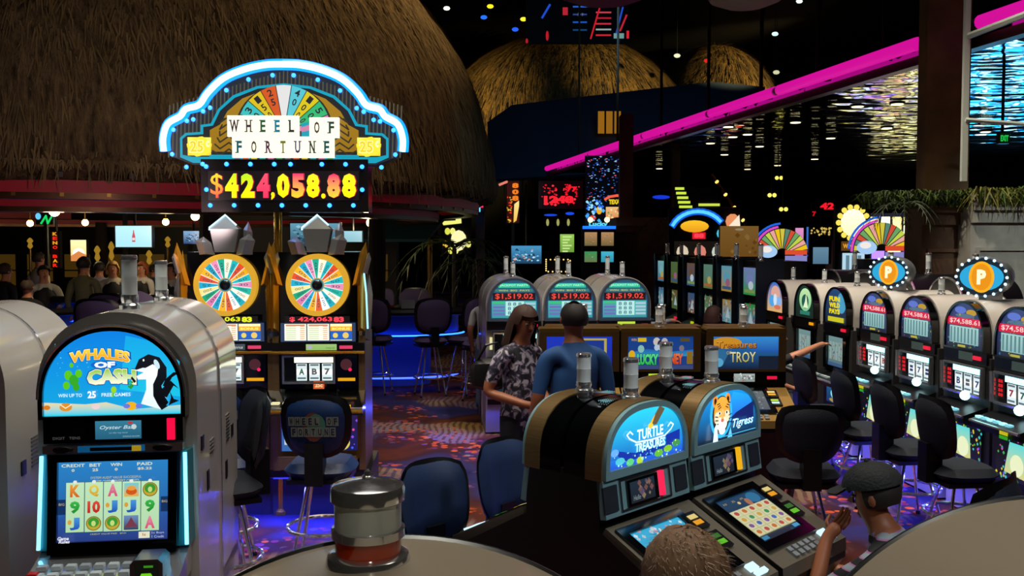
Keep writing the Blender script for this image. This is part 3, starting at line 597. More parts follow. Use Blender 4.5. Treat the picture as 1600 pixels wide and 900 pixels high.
for s in (-1, 1):
    obj('speaker_oval', MB().lathe([(.045, 0), (.045, .006), (.036, .01), (.002, .01)], 18, mtx=TM(s*.22, -.045, 1.244, R(90)) @ Matrix.Diagonal((1, .36, 1, 1))), BLACK, wm)
    obj('side_neon', MB().tube([(s*.318, -.035, 1.215), (s*(.328), -.075, .79)], .009, 8), emis('side_neon_cyan', '#7ad8ff', 2.6), wm)
    obj('side_neon_housing', MB().add([(s*.30, -.02, 1.22), (s*.325, -.02, 1.22), (s*.335, -.06, .78), (s*.285, -.06, .78), (s*.30, .08, 1.22), (s*.345, .08, 1.22), (s*.345, .08, .78), (s*.285, .08, .78)], [(0, 1, 2, 3), (4, 7, 6, 5), (0, 4, 5, 1), (1, 5, 6, 2), (2, 6, 7, 3), (3, 7, 4, 0)]), mat('neon_housing', '#2a8a98', .3), wm, smooth=0)
TILT = TM(0, -.03, 1.22, R(-6))
obj('screen_bezel', MB().ring([(-.285, -.455), (.285, -.455), (.285, 0), (-.285, 0)], [(-.245, -.40), (.245, -.40), (.245, -.035), (-.245, -.035)], -.02, .05, mtx=TILT), BLACKG, wm)
a = Art(); whale_screen(a, -.245, -.40, .245, -.035); a.obj('screen', printmat(.95), wm, TILT @ TM(0, .004, 0))
d = deck(wm, .66, .70, -.27, 16, CHROME, ('#b8c0c4', '#c8d0d0', '#a8b0b4'), .08, h=.12)
obj('red_button', MB().box(-.022, .022, -.02, .02, 0, .02, ch=.004), mat('red_button', '#b01818', .3, 0, '#b01818', .2), d, (-.3, -.235, .718))
bz = obj('bill_slot', MB().box(.13, .27, -.31, -.16, .69, .80, ch=.02), STEEL, wm); a = Art(); a.rect(-.05, -.04, .05, .04, '#060c06'); a.poly([(-.03, -.025), (.03, -.025), (.02, -.005), (-.02, -.005)], '#78d820'); a.rect(-.01, .02, .03, .03, '#3c8a20'); a.obj('bill_lamp', printmat(.9), bz, TM(.2, -.312, .745))
obj('belly_door', MB().box(-.32, .32, -.05, .05, .40, .66), BLACKG, wm)
tower(wm, .0, .3, 1.867, .04, .26, '#b8ccd4')
back_machine('white cabinet backing the whale slot, its chrome tower light second from left', wl(0, 1.29), TH1+PI, r=.036, apex=1.87)
back_machine('white cabinet at the left edge of the photo, glossy side with a lock plate', wl(-.86, 1.14), TH1+PI, apex=1.87, depth=.52)
back_machine('white cabinet cut by the left edge, front half of that pair', wl(-.86, .05), TH1, apex=1.87, depth=.56)
# ---- two white domes right under the camera
for lab, px, py, Y, big in (('white dome-topped cabinet right under the camera, carrying the chrome tower light', 610, 840, 1.07, True), ('white dome-topped cabinet filling the lower right corner', 1622, 778, 1.27, False)):
    ap = at(px, py, Y); rz = R(5) if big else R(3)
    t = upright(lab, (ap.x, Y, 0), rz); W = .72; z = ap.z
    o = arch(W/2, .02, z, 48, 2.05, z-W/2); obj('cabinet', MB().prism(o, -.66, 0), mat('cream_lacquer', '#c4b9a4', .32, .0, coat=.35), t)
    obj('cabinet_edge', MB().tube([(x, .0, zz) for x, zz in o[2:]], .004, 6), STEEL, t); obj('front_arch', MB().prism(arch(.33, 1.38, z-.03, 30, 2.1), 0, .04), BLACKG, t)
    obj('front_door', MB().box(-.32, .32, 0, .05, .4, 1.36), BLACKG, t); base_block(t, .66, .02)
    if big:
        q = at(567, 900, 1.0); tx = q.x - ap.x; r = .0355; S = 1500/1.0
        zt = lambda py: at(567, py, 1.0).z
        tl = obj('tower_light', MB().lathe([(r*1.25, q.z-.05), (r*1.25, zt(872)), (r*1.2, zt(864)), (r*1.06, zt(860))], 32), CHROME, t, (tx, 1.0-Y, 0))
        obj('lens', MB().lathe([(r*.97, zt(866)), (r*.97, zt(830))], 32), mat('red_orange_lens', '#e0440c', .15, 0, coat=.8), tl, label='red orange lens')
        obj('lens_sleeve', MB().lathe([(r*1.0, zt(868)), (r*1.0, zt(748))], 32), GLASS, tl)
        obj('collar', MB().lathe([(r*1.02, zt(837)), (r*1.09, zt(835)), (r*1.09, zt(823)), (r*1.02, zt(821)), (r*.5, zt(821))], 32), CHROME, tl)
        obj('lens', MB().lathe([(r*.99, zt(823)), (r*.99, zt(770))], 32), mat('frosted_lens', '#dfe8e2', .35, 0, coat=.6), tl, label='frosted white lens')
        cp = obj('cap', MB().lathe([(r*1.02, zt(782)), (r*1.1, zt(779)), (r*1.1, zt(761)), (r*1.06, zt(757)), (r*.98, zt(755)), (r*.5, zt(749)), (.002, zt(746))], 32), CHROME, tl)
        obj('cap_nut', MB().lathe([(.006, 0), (.006, .003), (.004, .004), (.0035, .008), (.001, .01)], 10), CHROME, tl, (0, 0, zt(747)))
# ---- money-wheel machines
CRYS = mat('faceted_chrome', '#b9bcc2', .16, .7); CRYG = mat('faceted_gold', '#c8922c', .22, .6)
SEG = ['#18b4b8', '#f4a818', '#e04c20', '#18b4b8', '#f4efd0', '#18a888', '#e890b8', '#18a0c0', '#f4b428', '#e0502c', '#18a8c8', '#f0e090', '#18a070', '#d878a8', '#18a0c8', '#f4b020', '#e0602c', '#ffffff', '#18a8b8', '#fff4d8', '#18b4a0', '#e08cb0']
def crystal(mb, x, y, z0, z1, w, lean=0, mi=0, d=.06):
    h = z1-z0; p = [(x-w/2, z0), (x+w/2, z0)]
    v = [(x-w*.5, y, z0), (x+w*.5, y, z0), (x, y-d, z0+h*.05), (x-w*.5+lean, y, z0+h*.75), (x+w*.5+lean, y, z0+h*.68), (x+lean*.9, y-d, z0+h*.72), (x+lean*1.2+w*.1, y-d*.3, z1), (x, y+d*.5, z0), (x+lean, y+d*.5, z0+h*.72)]
    mb.add(v, [(0, 2, 5, 3), (2, 1, 4, 5), (3, 5, 6), (5, 4, 6), (1, 7, 8, 4), (7, 0, 3, 8), (4, 8, 6), (8, 3, 6), (0, 7, 1, 2)], mi)
def wheel_machine(label, X, Y, rz, rot, ledcol, disp):
    t = upright(label, (X, Y, 0), rz)
    obj('cabinet', MB().box(-.31, .31, .03, .7, .38, 2.12), BLACKG, t); base_block(t, .8, .7); [obj('cabinet_flank', MB().box(s*.335-.025, s*.335+.025, .0, .6, .4, 1.46), BRONZE, t) for s in (-1, 1)]
    for s in (-1, 1):
        mb = MB(); crystal(mb, s*.335, .0, 1.5, 2.14, .06, s*.0, 1); crystal(mb, s*.30, -.03, 1.86, 2.2, .06, s*.06, 1, .04); crystal(mb, s*.365, .05, 1.42, 1.95, .07, s*.02, 0, .05); crystal(mb, s*.36, -.01, 1.95, 2.12, .05, s*.03, 0, .04)
        obj('crystal_trim', mb, [CRYS, CRYG], t, smooth=0, label='faceted gold and chrome side trim')
    for s in (1,): obj('side_neon', MB().tube([(s*.385, -.02, 1.52), (s*.375, -.02, 1.80), (s*.355, -.02, 2.0)], .008, 6), emis('crystal_edge_light', '#a8e8f4', 1.4), t)
    mb = MB()
    v = [(-.075, -.05, 2.12), (.075, -.05, 2.12), (.11, -.05, 2.3), (-.11, -.05, 2.3), (-.075, .08, 2.12), (.075, .08, 2.12), (.11, .08, 2.3), (-.11, .08, 2.3), (0, -.0, 2.405)]
    mb.add(v, [(0, 1, 2, 3), (5, 4, 7, 6), (1, 5, 6, 2), (4, 0, 3, 7), (3, 2, 8), (2, 6, 8), (6, 7, 8), (7, 3, 8), (0, 4, 5, 1)])
    crystal(mb, -.14, -.02, 2.1, 2.24, .12, -.03, 0, .05); crystal(mb, .14, -.02, 2.1, 2.26, .12, .03, 0, .05); crystal(mb, .17, .0, 2.1, 2.36, .07, .0, 0, .03)
    obj('topper', mb, CRYS, t, smooth=0, label='mirrored crystal topper'); obj('topper_edge_light', MB().tube([(-.112, -.055, 2.29), (-.112, -.055, 2.31), (0, -.012, 2.41), (.09, -.04, 2.33)], .007, 6), emis('topper_glow', '#c8f0ff', 1.6), t)
    n = 48; rg = lambda r: [(r*math.cos(2*PI*k/n), r*math.sin(2*PI*k/n)) for k in range(n)]
    wh = obj('wheel_rim', MB().ring(rg(.243), rg(.203), -.05, .03, mtx=TM(0, 0, 1.865)), mat('gold_lit_rim', '#c8962c', .3, .4, '#d8a430', .85), t)
    a = Art(); r = .207; ns = 22
    for k in range(ns):
        t0, t1 = rot+2*PI*k/ns, rot+2*PI*(k+1)/ns; a.poly([(0, 0), (r*math.cos(t0), r*math.sin(t0)), (r*math.cos((t0+t1)/2), r*math.sin((t0+t1)/2)), (r*math.cos(t1), r*math.sin(t1))], SEG[k])
    a.k += 1
    for k in range(ns):
        tt = rot+2*PI*k/ns; a.line([(.05*math.cos(tt), .05*math.sin(tt)), (r*math.cos(tt), r*math.sin(tt))], .005, '#e8f4f0'); a.k -= 1
    for k in range(ns):
        tt = rot+2*PI*(k+.5)/ns; a.text(('50', '100', '25', '200', '1000', '30', '150', '40')[k % 8], .14*math.cos(tt), .14*math.sin(tt), .07, .018, '#30405a', rot=tt); a.k -= 1
    a.k += 2; a.ell(0, 0, .056, .056, '#c8a040'); a.ell(0, 0, .05, .05, '#307a88')
    a.obj('wheel_face', printmat(1.15), t, TM(0, -.03, 1.865)); obj('wheel_hub', MB().lathe([(.042, 0), (.04, .02), (.025, .03), (.002, .032)], 20, mtx=TM(0, -.035, 1.865, R(90))), mat('hub_steel', '#5a5e66', .25, .9), t)
    a = Art(); a.rect(-.25, -.026, .25, .026, '#0a0406'); a.text('$ 424,063', -.05, 0, .33, .042, ledcol, .03); a.text('83', .165, 0, .08, .042, ledcol, .06); a.obj('led_display', printmat(1.25), t, TM(0, -.055, 1.597))
    a = Art(); a.rect(-.29, 1.42, .29, 1.568, '#283858'); cols = ('#eef4d8', '#eef4d8', '#f0e8b0')
    for k in range(3):
        x = -.26+k*.177; a.rect(x, 1.43, x+.168, 1.56, cols[k])
        if k < 2:
            a.rect(x+.01, 1.545, x+.158, 1.555, '#c86040')
            for j in range(7): a.rect(x+.012, 1.44+j*.016, x+.09, 1.447+j*.016, '#b8c8a0'); a.k -= 1; a.rect(x+.12, 1.44+j*.016, x+.156, 1.447+j*.016, '#d8987a'); a.k -= 1
        else: a.rect(x, 1.435, x+.168, 1.505, '#1c58b0'); a.rect(x, 1.505, x+.168, 1.54, '#f0a020'); a.text('BONUS', x+.084, 1.522, .14, .02, '#f8e070', .04); a.ell(x+.04, 1.47, .02, .02, '#d8c060'); a.ell(x+.12, 1.47, .024, .024, '#d8b860')
        a.k += 2
    a.obj('pay_glass', printmat(1.3), t, TM(0, -.02, 0))
    panel_strip(t, .72, 1.345, 1.41, -.03, '#e8406c', .3, disp, .75, BLACK, cw=.1, chh=.025); obj('gold_rail', MB().tube([(-.36, -.04, 1.335), (.36, -.04, 1.335)], .012, 8), GOLD, t)
    reels(t, -.28, .13, 1.09, 1.315, -.02, 3, '7AB', '#f4f8d8', 1.7, False)
    obj('side_panel', MB().box(.14, .3, -.02, .02, 1.09, 1.315), BLACKG, t); a = Art(); a.ell(.07, .16, .045, .045, '#4a2028'); a.ell(.1, .12, .014, .014, '#ff2060'); a.rect(.005, .03, .14, .055, '#f0a810'); a.obj('coin_lamps', printmat(.9), t, TM(.145, -.022, 1.08))
    a = Art(); a.rect(0, 0, .085, .06, '#e06030'); a.text('25c', .042, .03, .06, .035, '#f8d8a0', .05); a.obj('coin_badge', printmat(.9), t, TM(-.04, -.03, 1.05))
    d = deck(t, .72, .93, -.2, 6, BLACKG, ('#e8e0b0', '#f0ecd0', '#d0d8c8'), .7, h=.16)
    obj('deck_rail', MB().tube([(-.36, -.21, .90), (.36, -.21, .90)], .016, 8), GOLD, t); a = Art(); a.rect(-.07, 0, .07, .04, '#f0c010'); a.rect(-.07, -.035, .07, -.005, '#58c820'); a.obj('coin_tray_lamp', printmat(1.0), t, TM(.2, -.215, .915))
    def belly(a, x0, z0, x1, z1):
        a.rect(x0, z0, x1, z1, '#141a5a', '#2a1a4a'); a.specks(x0, z0, x1, z1, 40, ('#4a5ae8', '#e84a9a', '#8a4ae8'), .006, .014); a.poly([(x0+.2, z0), (x1-.16, z0), (x1-.14, z0+.1), (x0+.3, z0+.16), (x0+.2, z0+.2)], '#e8e088', '#78e8e0'); a.ell(x1-.13, z0+.06, .07, .06, '#d8c860')
        a.rect(x0+.01, z0+.0, x0+.1, z1, '#3868a8'); a.rect(x0+.03, z0+.05, x0+.08, z1, '#c8d8d8')
    glow_panel(t, 'belly_glass', -.3, .56, .3, .84, -.02, belly, 1.0); obj('belly_frame', MB().ring([(-.32, .5), (.32, .5), (.32, .88), (-.32, .88)], [(-.3, .56), (.3, .56), (.3, .84), (-.3, .84)], -.03, .04), GOLDD, t)
    obj('coin_tray', MB().box(-.3, .3, -.14, .0, .44, .5).box(-.3, .3, -.15, -.13, .44, .54), BRONZE, t)
    return t
cafe = lambda a, x0, z0, x1, z1: (a.rect(x0, z0, x1, z1, '#3a4650', '#55606a'), a.text('Cafe Siena', (x0+x1)/2, (z0+z1)/2, (x1-x0)*.85, (z1-z0)*.5, '#e8eef0', 0, .3))
card = lambda a, x0, z0, x1, z1: (a.rect(x0, z0, x1, z1, '#a8d870', '#b8e088'), a.ell(x0+.03, (z0+z1)/2, .02, .014, '#c8c8e0'), a.text('rewards', x1-.05, (z0+z1)/2-.004, .07, .018, '#5a8a40', 0, .3))
wA = at(354, 440, 7.5); wB = at(497, 440, 7.5)
wheel_machine('gold and chrome money wheel slot with yellow jackpot digits, the left of the pair', wA.x, 7.5, R(3), .16, '#d8e020', cafe)
wheel_machine('gold and chrome money wheel slot with red jackpot digits, the right of the pair', wB.x, 7.5, R(3), .06, '#ff4050', card)
# ---- the big lit sign over the pair
SX = at(445, 240, 7.55).x; SY = 7.55; SZ0 = at(445, 241.8, 7.55).z; K = .001445*7.55/7.5
def sp(zx, zy): return ((zx-742)*K, (560-zy)*K)
def mirror(half): return half + [(-x, z) for x, z in reversed(half)]
sg = thing('jackpot_sign', 'big arched neon jackpot sign with cream letter tiles, above the two wheel slots', 'sign', (SX, SY, SZ0), R(1.2))
outl = mirror([sp(*p) for p in ((255, 615), (150, 575), (118, 540), (118, 470), (142, 402), (200, 368), (238, 330), (300, 308), (352, 242), (430, 168), (540, 120), (650, 97), (742, 92))])
obj('sign_case', MB().prism(outl, .0, .16), mat('sign_case', '#10141c', .4), sg)
a = Art(.0012); a.poly(outl, '#252a30', '#2c3038')
for k in range(60):
    x = -.9+k*.0305; a.line([(x, -.02), (x+.015, .35+.3*(1-abs(x)))], .01, '#5a5848'); a.k -= 1
inn = mirror([sp(*p) for p in ((255, 605), (185, 575), (185, 472), (215, 445), (295, 440), (295, 402), (350, 395), (390, 318), (470, 245), (600, 195), (742, 180))])
a.k += 1; a.poly(inn, '#12b0d0'); inn2 = mirror([sp(*p) for p in ((248, 572), (198, 562), (198, 478), (222, 458), (310, 452), (310, 414), (362, 406), (402, 326), (480, 258), (604, 209), (742, 194))]); a.poly(inn2, '#23262a')
fld = mirror([sp(*p) for p in ((345, 545), (345, 430), (400, 400), (440, 330), (520, 262), (620, 222), (742, 208))]); a.poly(fld, '#a87c18', '#b88c20')
for s in (-1, 1):
    for j in range(6):
        zz = .03+j*.05; a.line([(s*(.56-.02*j), zz+.0), (s*.5, zz-.035), (s*.43, zz+.012), (s*.36, zz-.035), (s*.29, zz+.012)], .012, '#3c3424'); a.k -= 1
a.k += 1; a.ell(0, sp(742, 420)[1], .375, .335, '#30302c', 40); cz = sp(742, 440)[1]
SC2 = ['#e890b8', '#38c880', '#f0d820', '#60d8e8', '#f8f8f8', '#e86028', '#f0d020', '#40d0d0', '#f0a8c8', '#e890b8', '#18b0c8', '#f0d020', '#e06028']; TX = ['', '500', '100', '40', '', '25', '150', '30', '', '', '', '', '']
for k in range(9):
    t0 = R(90-4.5*19.5+k*19.5); t1 = t0+R(19.5); r = .365; a.poly([(0, cz), (r*math.cos(t0), cz+r*math.sin(t0)), (r*math.cos((t0+t1)/2), cz+r*math.sin((t0+t1)/2)), (r*math.cos(t1), cz+r*math.sin(t1))], SC2[k]); a.k -= 1
a.k += 1
for k in range(9):
    tm = R(90-4.5*19.5+(k+.5)*19.5); n = len(TX[k])
    for j, ch in enumerate(TX[k]): rr = .32-.075*j; a.text(ch, rr*math.cos(tm), cz+rr*math.sin(tm), .04-.008*j, .055, '#2a2a30', .02, rot=tm-PI/2); a.k -= 1
a.k += 1
for k in range(10): tt = R(90-4.5*19.5+k*19.5); a.line([(0, cz), (.365*math.cos(tt), cz+.365*math.sin(tt))], .006, '#202428'); a.k -= 1
a.k += 1; a.poly([sp(835, 395), sp(880, 385), sp(880, 465), sp(835, 465)], '#18b0c8'); a.poly([sp(835, 415), sp(880, 400), sp(880, 430), sp(835, 440)], '#e890b8')
for k in range(12): x = sp(470+k*45, 0)[0]; a.poly([(x, sp(0, 598)[1]), (x+.06, sp(0, 598)[1]), (x+.05, sp(0, 575)[1]), (x+.01, sp(0, 575)[1])], ('#7a7a80', '#e06028', '#e0d020', '#20b0b0', '#d878a0', '#30a050')[k % 6]); a.k -= 1
for s in (-1, 1): a.k += 1; a.rect(min(s*.58, s*.4), sp(0, 572)[1], max(s*.58, s*.4), sp(0, 562)[1], '#12b0d0')
a.obj('sign_face', printmat(.85), sg, TM(0, -.004, 0))
def tile(ch, x, z, w, h, col):
    b = obj('letter_tile', MB().box(-w/2, w/2, -.03, 0, -h/2, h/2), emis('tile_cream', '#fffbe0', 1.25), sg, (x, -.018, z))
    a = Art(); lw = w*(.62 if ch == 'W' else .36); a.text(ch, 0, 0, lw, h*.58, col, .03); t = h*.05
    for xx in {'H': (-.5, .5), 'F': (-.5,), 'E': (-.42,), 'L': (-.42,), 'R': (-.5, .45), 'T': (0,), 'U': (), 'N': (-.45, .45), 'W': ()}.get(ch, ()): a.rect(xx*lw-w*.1, -h*.29, xx*lw+w*.1, -h*.29+t, col); a.k -= 1
    for xx in {'H': (-.5, .5), 'F': (-.5,), 'E': (-.42,), 'L': (-.42,), 'R': (-.5,), 'U': (-.45, .45), 'N': (-.45, .5), 'W': (-.45, .45)}.get(ch, ()): a.rect(xx*lw-w*.1, h*.29-t, xx*lw+w*.1, h*.29, col); a.k -= 1
    a.obj('letter', printmat(.7), b, TM(0, -.032, 0))
for i, ch in enumerate('WHEEL'): c = sp(483+i*76, 411); tile(ch, c[0], c[1], 76*K, 112*K, ('#4a3848', '#4a3848', '#306848', '#1890b0', '#303840')[i])
for i, ch in enumerate('OF'): c = sp(921+i*78, 418); tile(ch, c[0], c[1], 80*K, 108*K, ('#5a4838', '#305048')[i])
for i, ch in enumerate('FORTUNE'): c = sp(508+i*77.5, 522); tile(ch, c[0], c[1], 77.5*K, 112*K, ('#186878', '#5a4838', '#583050', '#8a8828', '#4a3870', '#3a4038', '#106068')[i])
for s in (-1, 1):
    c = sp(742+s*452, 518); a = Art(); pts = [(.095*math.cos(t)*(1+.06*math.sin(7*t)), .075*math.sin(t)*(1+.08*math.sin(6*t))) for t in [2*PI*i/24 for i in range(24)]]
    a.poly([(-.09, -.07), (.09, -.07), (.092, .07), (-.09, .072)], '#e8c828', '#f8e860'); a.poly(pts, '#f0d838'); a.text('25', -.02, 0, .115, .1, '#fff8a8', .06); a.text('25', -.02, 0, .1, .085, '#e8c020', .02); a.text('c', .065, .02, .03, .05, '#fff8b0', .05)
    a.obj('coin_value', printmat(1.3), sg, TM(c[0], -.02, c[1]))
neon = mirror([sp(*p) for p in ((108, 545), (106, 475), (132, 400), (198, 360), (228, 322), (298, 300), (345, 236), (428, 160), (540, 112), (650, 88), (742, 84))])
def smooth_path(p, n=4):
    out = []
    for i in range(len(p)-1):
        p0, p1, p2, p3 = [Vector((*p[max(0, min(len(p)-1, j))], 0)) for j in (i-1, i, i+1, i+2)]
        for k in range(n): t = k/n; out.append(.5*((2*p1)+(p2-p0)*t+(2*p0-5*p1+4*p2-p3)*t*t+(3*p1-p0-3*p2+p3)*t**3))
    out.append(Vector((*p[-1], 0))); return [(v.x, v.y) for v in out]
np_ = smooth_path(neon)
obj('neon_outline', MB().tube([(x, -.05, z) for x, z in np_], .024, 10), emis('neon_white_blue', '#b4ecff', 3.4), sg, label='bright white blue neon outline')
obj('neon_outline', MB().tube([(x, -.012, z+.004) for x, z in np_], .044, 10), emis('neon_glow_edge', '#0a7cff', 2.6), sg, label='wider blue tube added behind the white one as its glow')  # wider tube added to imitate the blue glow around the white core
BULB = MB().ball((0, 0, 0), .018, 8).mesh('bulb', emis('blue_bulb', '#2a7cff', 4.5))
for p in ((147, 560), (156, 430), (222, 628), (228, 383), (262, 375), (315, 332), (352, 313), (440, 220), (558, 163), (686, 140)):
    for s in (-1, 1): q = sp(*p); put('bulb', BULB, sg, (s*abs(q[0]), -.03, q[1]))
bx0, bz0 = sp(296, 868); bx1, bz1 = sp(1190, 585)
obj('led_case', MB().box(bx0, bx1, -.02, .2, bz0, bz1), mat('polished_case', '#6a6468', .15, .9), sg)
for k in range(7):
    put('bulb', BULB, sg, (sp(308+k*127 if k != 4 else 776, 0)[0], -.03, sp(0, 612)[1])); put('bulb', BULB, sg, (sp(345+k*127.5, 0)[0], -.03, sp(0, 832)[1]))
for s in (-1, 1): put('bulb', BULB, sg, (s*sp(1158, 0)[0], -.03, sp(0, 748)[1])); put('bulb', BULB, sg, (s*sp(1158, 0)[0], -.03, sp(0, 625)[1]))
a = Art(.001); lx0, lz0 = sp(335, 805); lx1, lz1 = sp(1140, 648); a.rect(lx0, lz0, lx1, lz1, '#0c060c')
lcs = [('$', '#f04030', '#e8c828', 380, 74), ('4', '#f0e000', '#b8e020', 460, 78), ('2', '#f0e000', '#a0e020', 546, 80), ('4', '#e82c54', '#e04860', 628, 76), (',', '#f0e000', '#f0e000', 680, 22), ('0', '#e8f000', '#d0e820', 735, 76), ('5', '#f0c020', '#e82c60', 815, 78), ('8', '#f0e000', '#e0d820', 895, 78), ('.', '#f0e000', '#f0e000', 950, 26), ('8', '#f0c030', '#e81c60', 1005, 78), ('8', '#f0f000', '#f0d020', 1088, 84)]
for ch, c1, c2, zx, ww in lcs:
    p = sp(zx, 727 if ch not in ',.' else 782); hh = (130 if ch not in ',.' else (42 if ch == ',' else 28))*K
    a.text(ch, p[0]+.004, p[1], ww*K*.98, hh*1.02, '#a01838', .01 if ch == '$' else .07); a.k -= 1; a.eps, e = .001, a.eps; a.k += 1; a.text(ch, p[0], p[1], ww*K*.9, hh, c1, .0 if ch == '$' else .06, col2=c2); a.k -= 1
a.obj('led_display', printmat(1.5), sg, TM(0, -.022, 0), label='yellow LED jackpot digits')
obj('sign_pole', MB().lathe([(.05, 0), (.05, .03), (.032, .05), (.032, SZ0+bz0)], 16), GOLD, sg, (at(437, 400, 7.7).x-SX, .12, -SZ0))
# ---- three domed slots with green glass, centre
def bank_art(a, w, z0, z1):
    H = z1-z0; a.poly(arch(w, z0, z1, 24, 2.1), '#1a4a6a', '#2a5878')
    a.rect(-w*.66, z0+H*.80, w*.66, z0+H*.92, '#28b890', '#38d0a8'); a.text('JACKPOT PARTY', 0, z0+H*.86, w*1.2, H*.07, '#b0f8d8', .03); a.rect(-w*.8, z0+H*.7, w*.8, z0+H*.77, '#3a7a78'); a.text('WIN  BIG  PAYS', 0, z0+H*.735, w*1.3, H*.045, '#d8d060')
    a.rect(-w*.9, z0+H*.48, w*.9, z0+H*.67, '#2a0c10'); a.text('$1,519.02', 0, z0+H*.575, w*1.6, H*.16, '#ff4a3c', .012)
    a.rect(-w*.94, z0+H*.02, w*.94, z0+H*.46, '#3a98a0', '#48b8b0'); a.rect(-w*.36, z0+H*.08, w*.42, z0+H*.45, '#b8ece8')
    for i in range(3):
        for j in range(3): a.text('8', w*(-.2+.22*i), z0+H*(.15+.115*j), w*.14, H*.09, '#4a8088', .02); a.k -= 1
    for j in range(4): a.rect(-w*.9, z0+H*(.09+.09*j), -w*.4, z0+H*(.15+.09*j), '#6a70b8'); a.rect(w*.46, z0+H*(.09+.09*j), w*.9, z0+H*(.15+.09*j), '#a8c8d8'); a.k -= 2
    a.k += 2; a.rect(-w*.9, z0+H*.38, -w*.4, z0+H*.45, '#38c080')
BSIDE = [mat('lilac_grey_cabinet', '#a39fae', .35, .3, coat=.4)]
for n, (px, lab, disp) in enumerate(((803, 'left of three domed slots with green glass, partly behind the dark-haired woman', LIME), (891, 'middle of three domed slots with green glass, behind the balding man', None), (977, 'right of three domed slots with green glass, lime panel under its arch', LIME))):
    X = at(px, 470, 10.9).x; Y = 10.9 + .05*n; t = upright(lab, (X, Y, 0), R(5.6), 'domed slots with green glass')
    cab_dome(t, .64, 1.80, .62, .04, WHITE if n else BSIDE[0]); base_block(t, .6, .6)
    o = arch(.295, 1.30, 1.79, 26, 2.1); i_ = arch(.268, 1.33, 1.765, 26, 2.1); obj('arch_frame', MB().ring(o, i_, -.05, .05), mat('grey_blue_frame', '#6c7f92', .3, .6), t)
    a = Art(.0012); bank_art(a, .27, 1.33, 1.765); a.obj('top_glass', printmat(1.0), t, TM(0, -.02, 0))
    panel_strip(t, .62, 1.2, 1.3, -.02, '#e01040', .38, disp, .85, BLACK, cw=.07, chh=.025)
    reels(t, -.24, .27, .92, 1.17, -.03, 3, '7B', '#9cf4f4', 1.5, False); obj('coin_lamps', MB().box(-.28, -.25, -.05, -.03, .98, 1.12), emis('meter_cream', '#f0e8b0', .9), t)
    deck(t, .62, .82, -.2, 6, DARKM, ('#c0d8d8',), .35); glow_panel(t, 'belly_glass', -.28, .5, .28, .72, -.01, lambda a, *q: (a.rect(*q, '#10303c', '#1c5060'), a.specks(*q, 30, ('#40c0a0', '#d0d050'), .008, .014)), .7)
    obj('lock_block', MB().box(.29, .33, -.02, .1, 1.12, 1.2), BLACK, t); obj('door_lock', MB().lathe([(.02, 0), (.018, .03), (.002, .035)], 10, mtx=TM(.3, -.01, 1.12, R(90))), BLACK, t)
    tower(t, .0, .12, 1.797, .03, .17, '#8a8f90'); q = t.matrix_basis
    b = back_machine('white domed cabinet backing the %s green-glass slot' % ('left', 'middle', 'right')[n], q @ Vector((0, 1.29, 0)), R(185.6), .64, 1.80, WHITE if n else BSIDE[0], 'rear domed cabinets of the centre bank', r=.03, lens='#8a8f90')

# ---- the long row on the right
RA = R(5.6 - 90); CR = 4.4
def row_pos(px): y = FPX*CR/(px-652); return Vector((CR-.0987*y, y, 0))
def jack_art(a, w, z0, z1):
    H = z1-z0; a.poly(arch(w, z0, z1, 24, 2.1), '#20263a', '#3a4878'); a.ell(-w*.25, z0+H*.84, w*.3, H*.08, '#6078d0'); a.ell(w*.32, z0+H*.8, w*.26, H*.07, '#c09830'); a.ell(w*.0, z0+H*.72, w*.5, H*.05, '#58708a')
    a.specks(-w*.9, z0, w*.9, z0+H*.75, 60, ('#3a8a50', '#b0a030', '#7a3a6a', '#2a6a9a'), .006, .013)
    a.rect(-w*.9, z0+H*.5, w*.86, z0+H*.67, '#d01038', '#e81848'); a.text('$74,588.61', 0, z0+H*.585, w*1.55, H*.12, '#ffd8d8', .012)
    a.rect(-w*.76, z0+H*.1, w*.74, z0+H*.48, '#8ab8b8', '#a8d4d0')
    for k in range(8): a.rect(w*(-.7+.18*k), z0+H*.12, w*(-.7+.18*k+.08), z0+H*.45, '#5a8288'); a.k -= 1
    a.k += 1; a.rect(-w*.3, z0+H*.02, w*.1, z0+H*.07, '#b8b040')
def art_pink(a, w, z0, z1): H = z1-z0; a.poly(arch(w, z0, z1, 24, 2.1), '#e0b070', '#2a70c8'); a.ell(0, z0+H*.62, w*.55, H*.26, '#e0a898'); a.ell(-w*.4, z0+H*.35, w*.35, H*.2, '#50a8e8'); a.ell(w*.4, z0+H*.36, w*.35, H*.16, '#8ab8f0'); a.ell(0, z0+H*.4, w*.2, H*.2, '#d8e8f8'); a.ell(w*.3, z0+H*.16, w*.4, H*.08, '#d87858')
def art_green(a, w, z0, z1): H = z1-z0; a.poly(arch(w, z0, z1, 24, 2.1), '#0c241e', '#1a3a30'); a.ell(0, z0+H*.55, w*.62, H*.36, '#7ac890', 24, '#c8f0b0'); a.ell(0, z0+H*.5, w*.36, H*.22, '#1c5a48'); a.poly([(-w*.2, z0+H*.3), (w*.3, z0+H*.3), (w*.1, z0+H*.75), (0, z0+H*.5)], '#e8f8d0'); a.rect(-w*.5, z0+H*.08, w*.5, z0+H*.2, '#2a7a68')
def art_yell(a, w, z0, z1):
    H = z1-z0; a.poly(arch(w, z0, z1, 24, 2.1), '#10202c', '#284878'); a.ell(w*.45, z0+H*.6, w*.4, H*.3, '#48a0c8')
    for j, s in enumerate(('PAYS', 'WILD', 'FUN')): a.text(s, -w*.15, z0+H*(.34+.18*j), w*.95, H*.15, '#f0dc10', .06)
    a.rect(-w*.7, z0+H*.04, w*.7, z0+H*.18, '#d0c820')
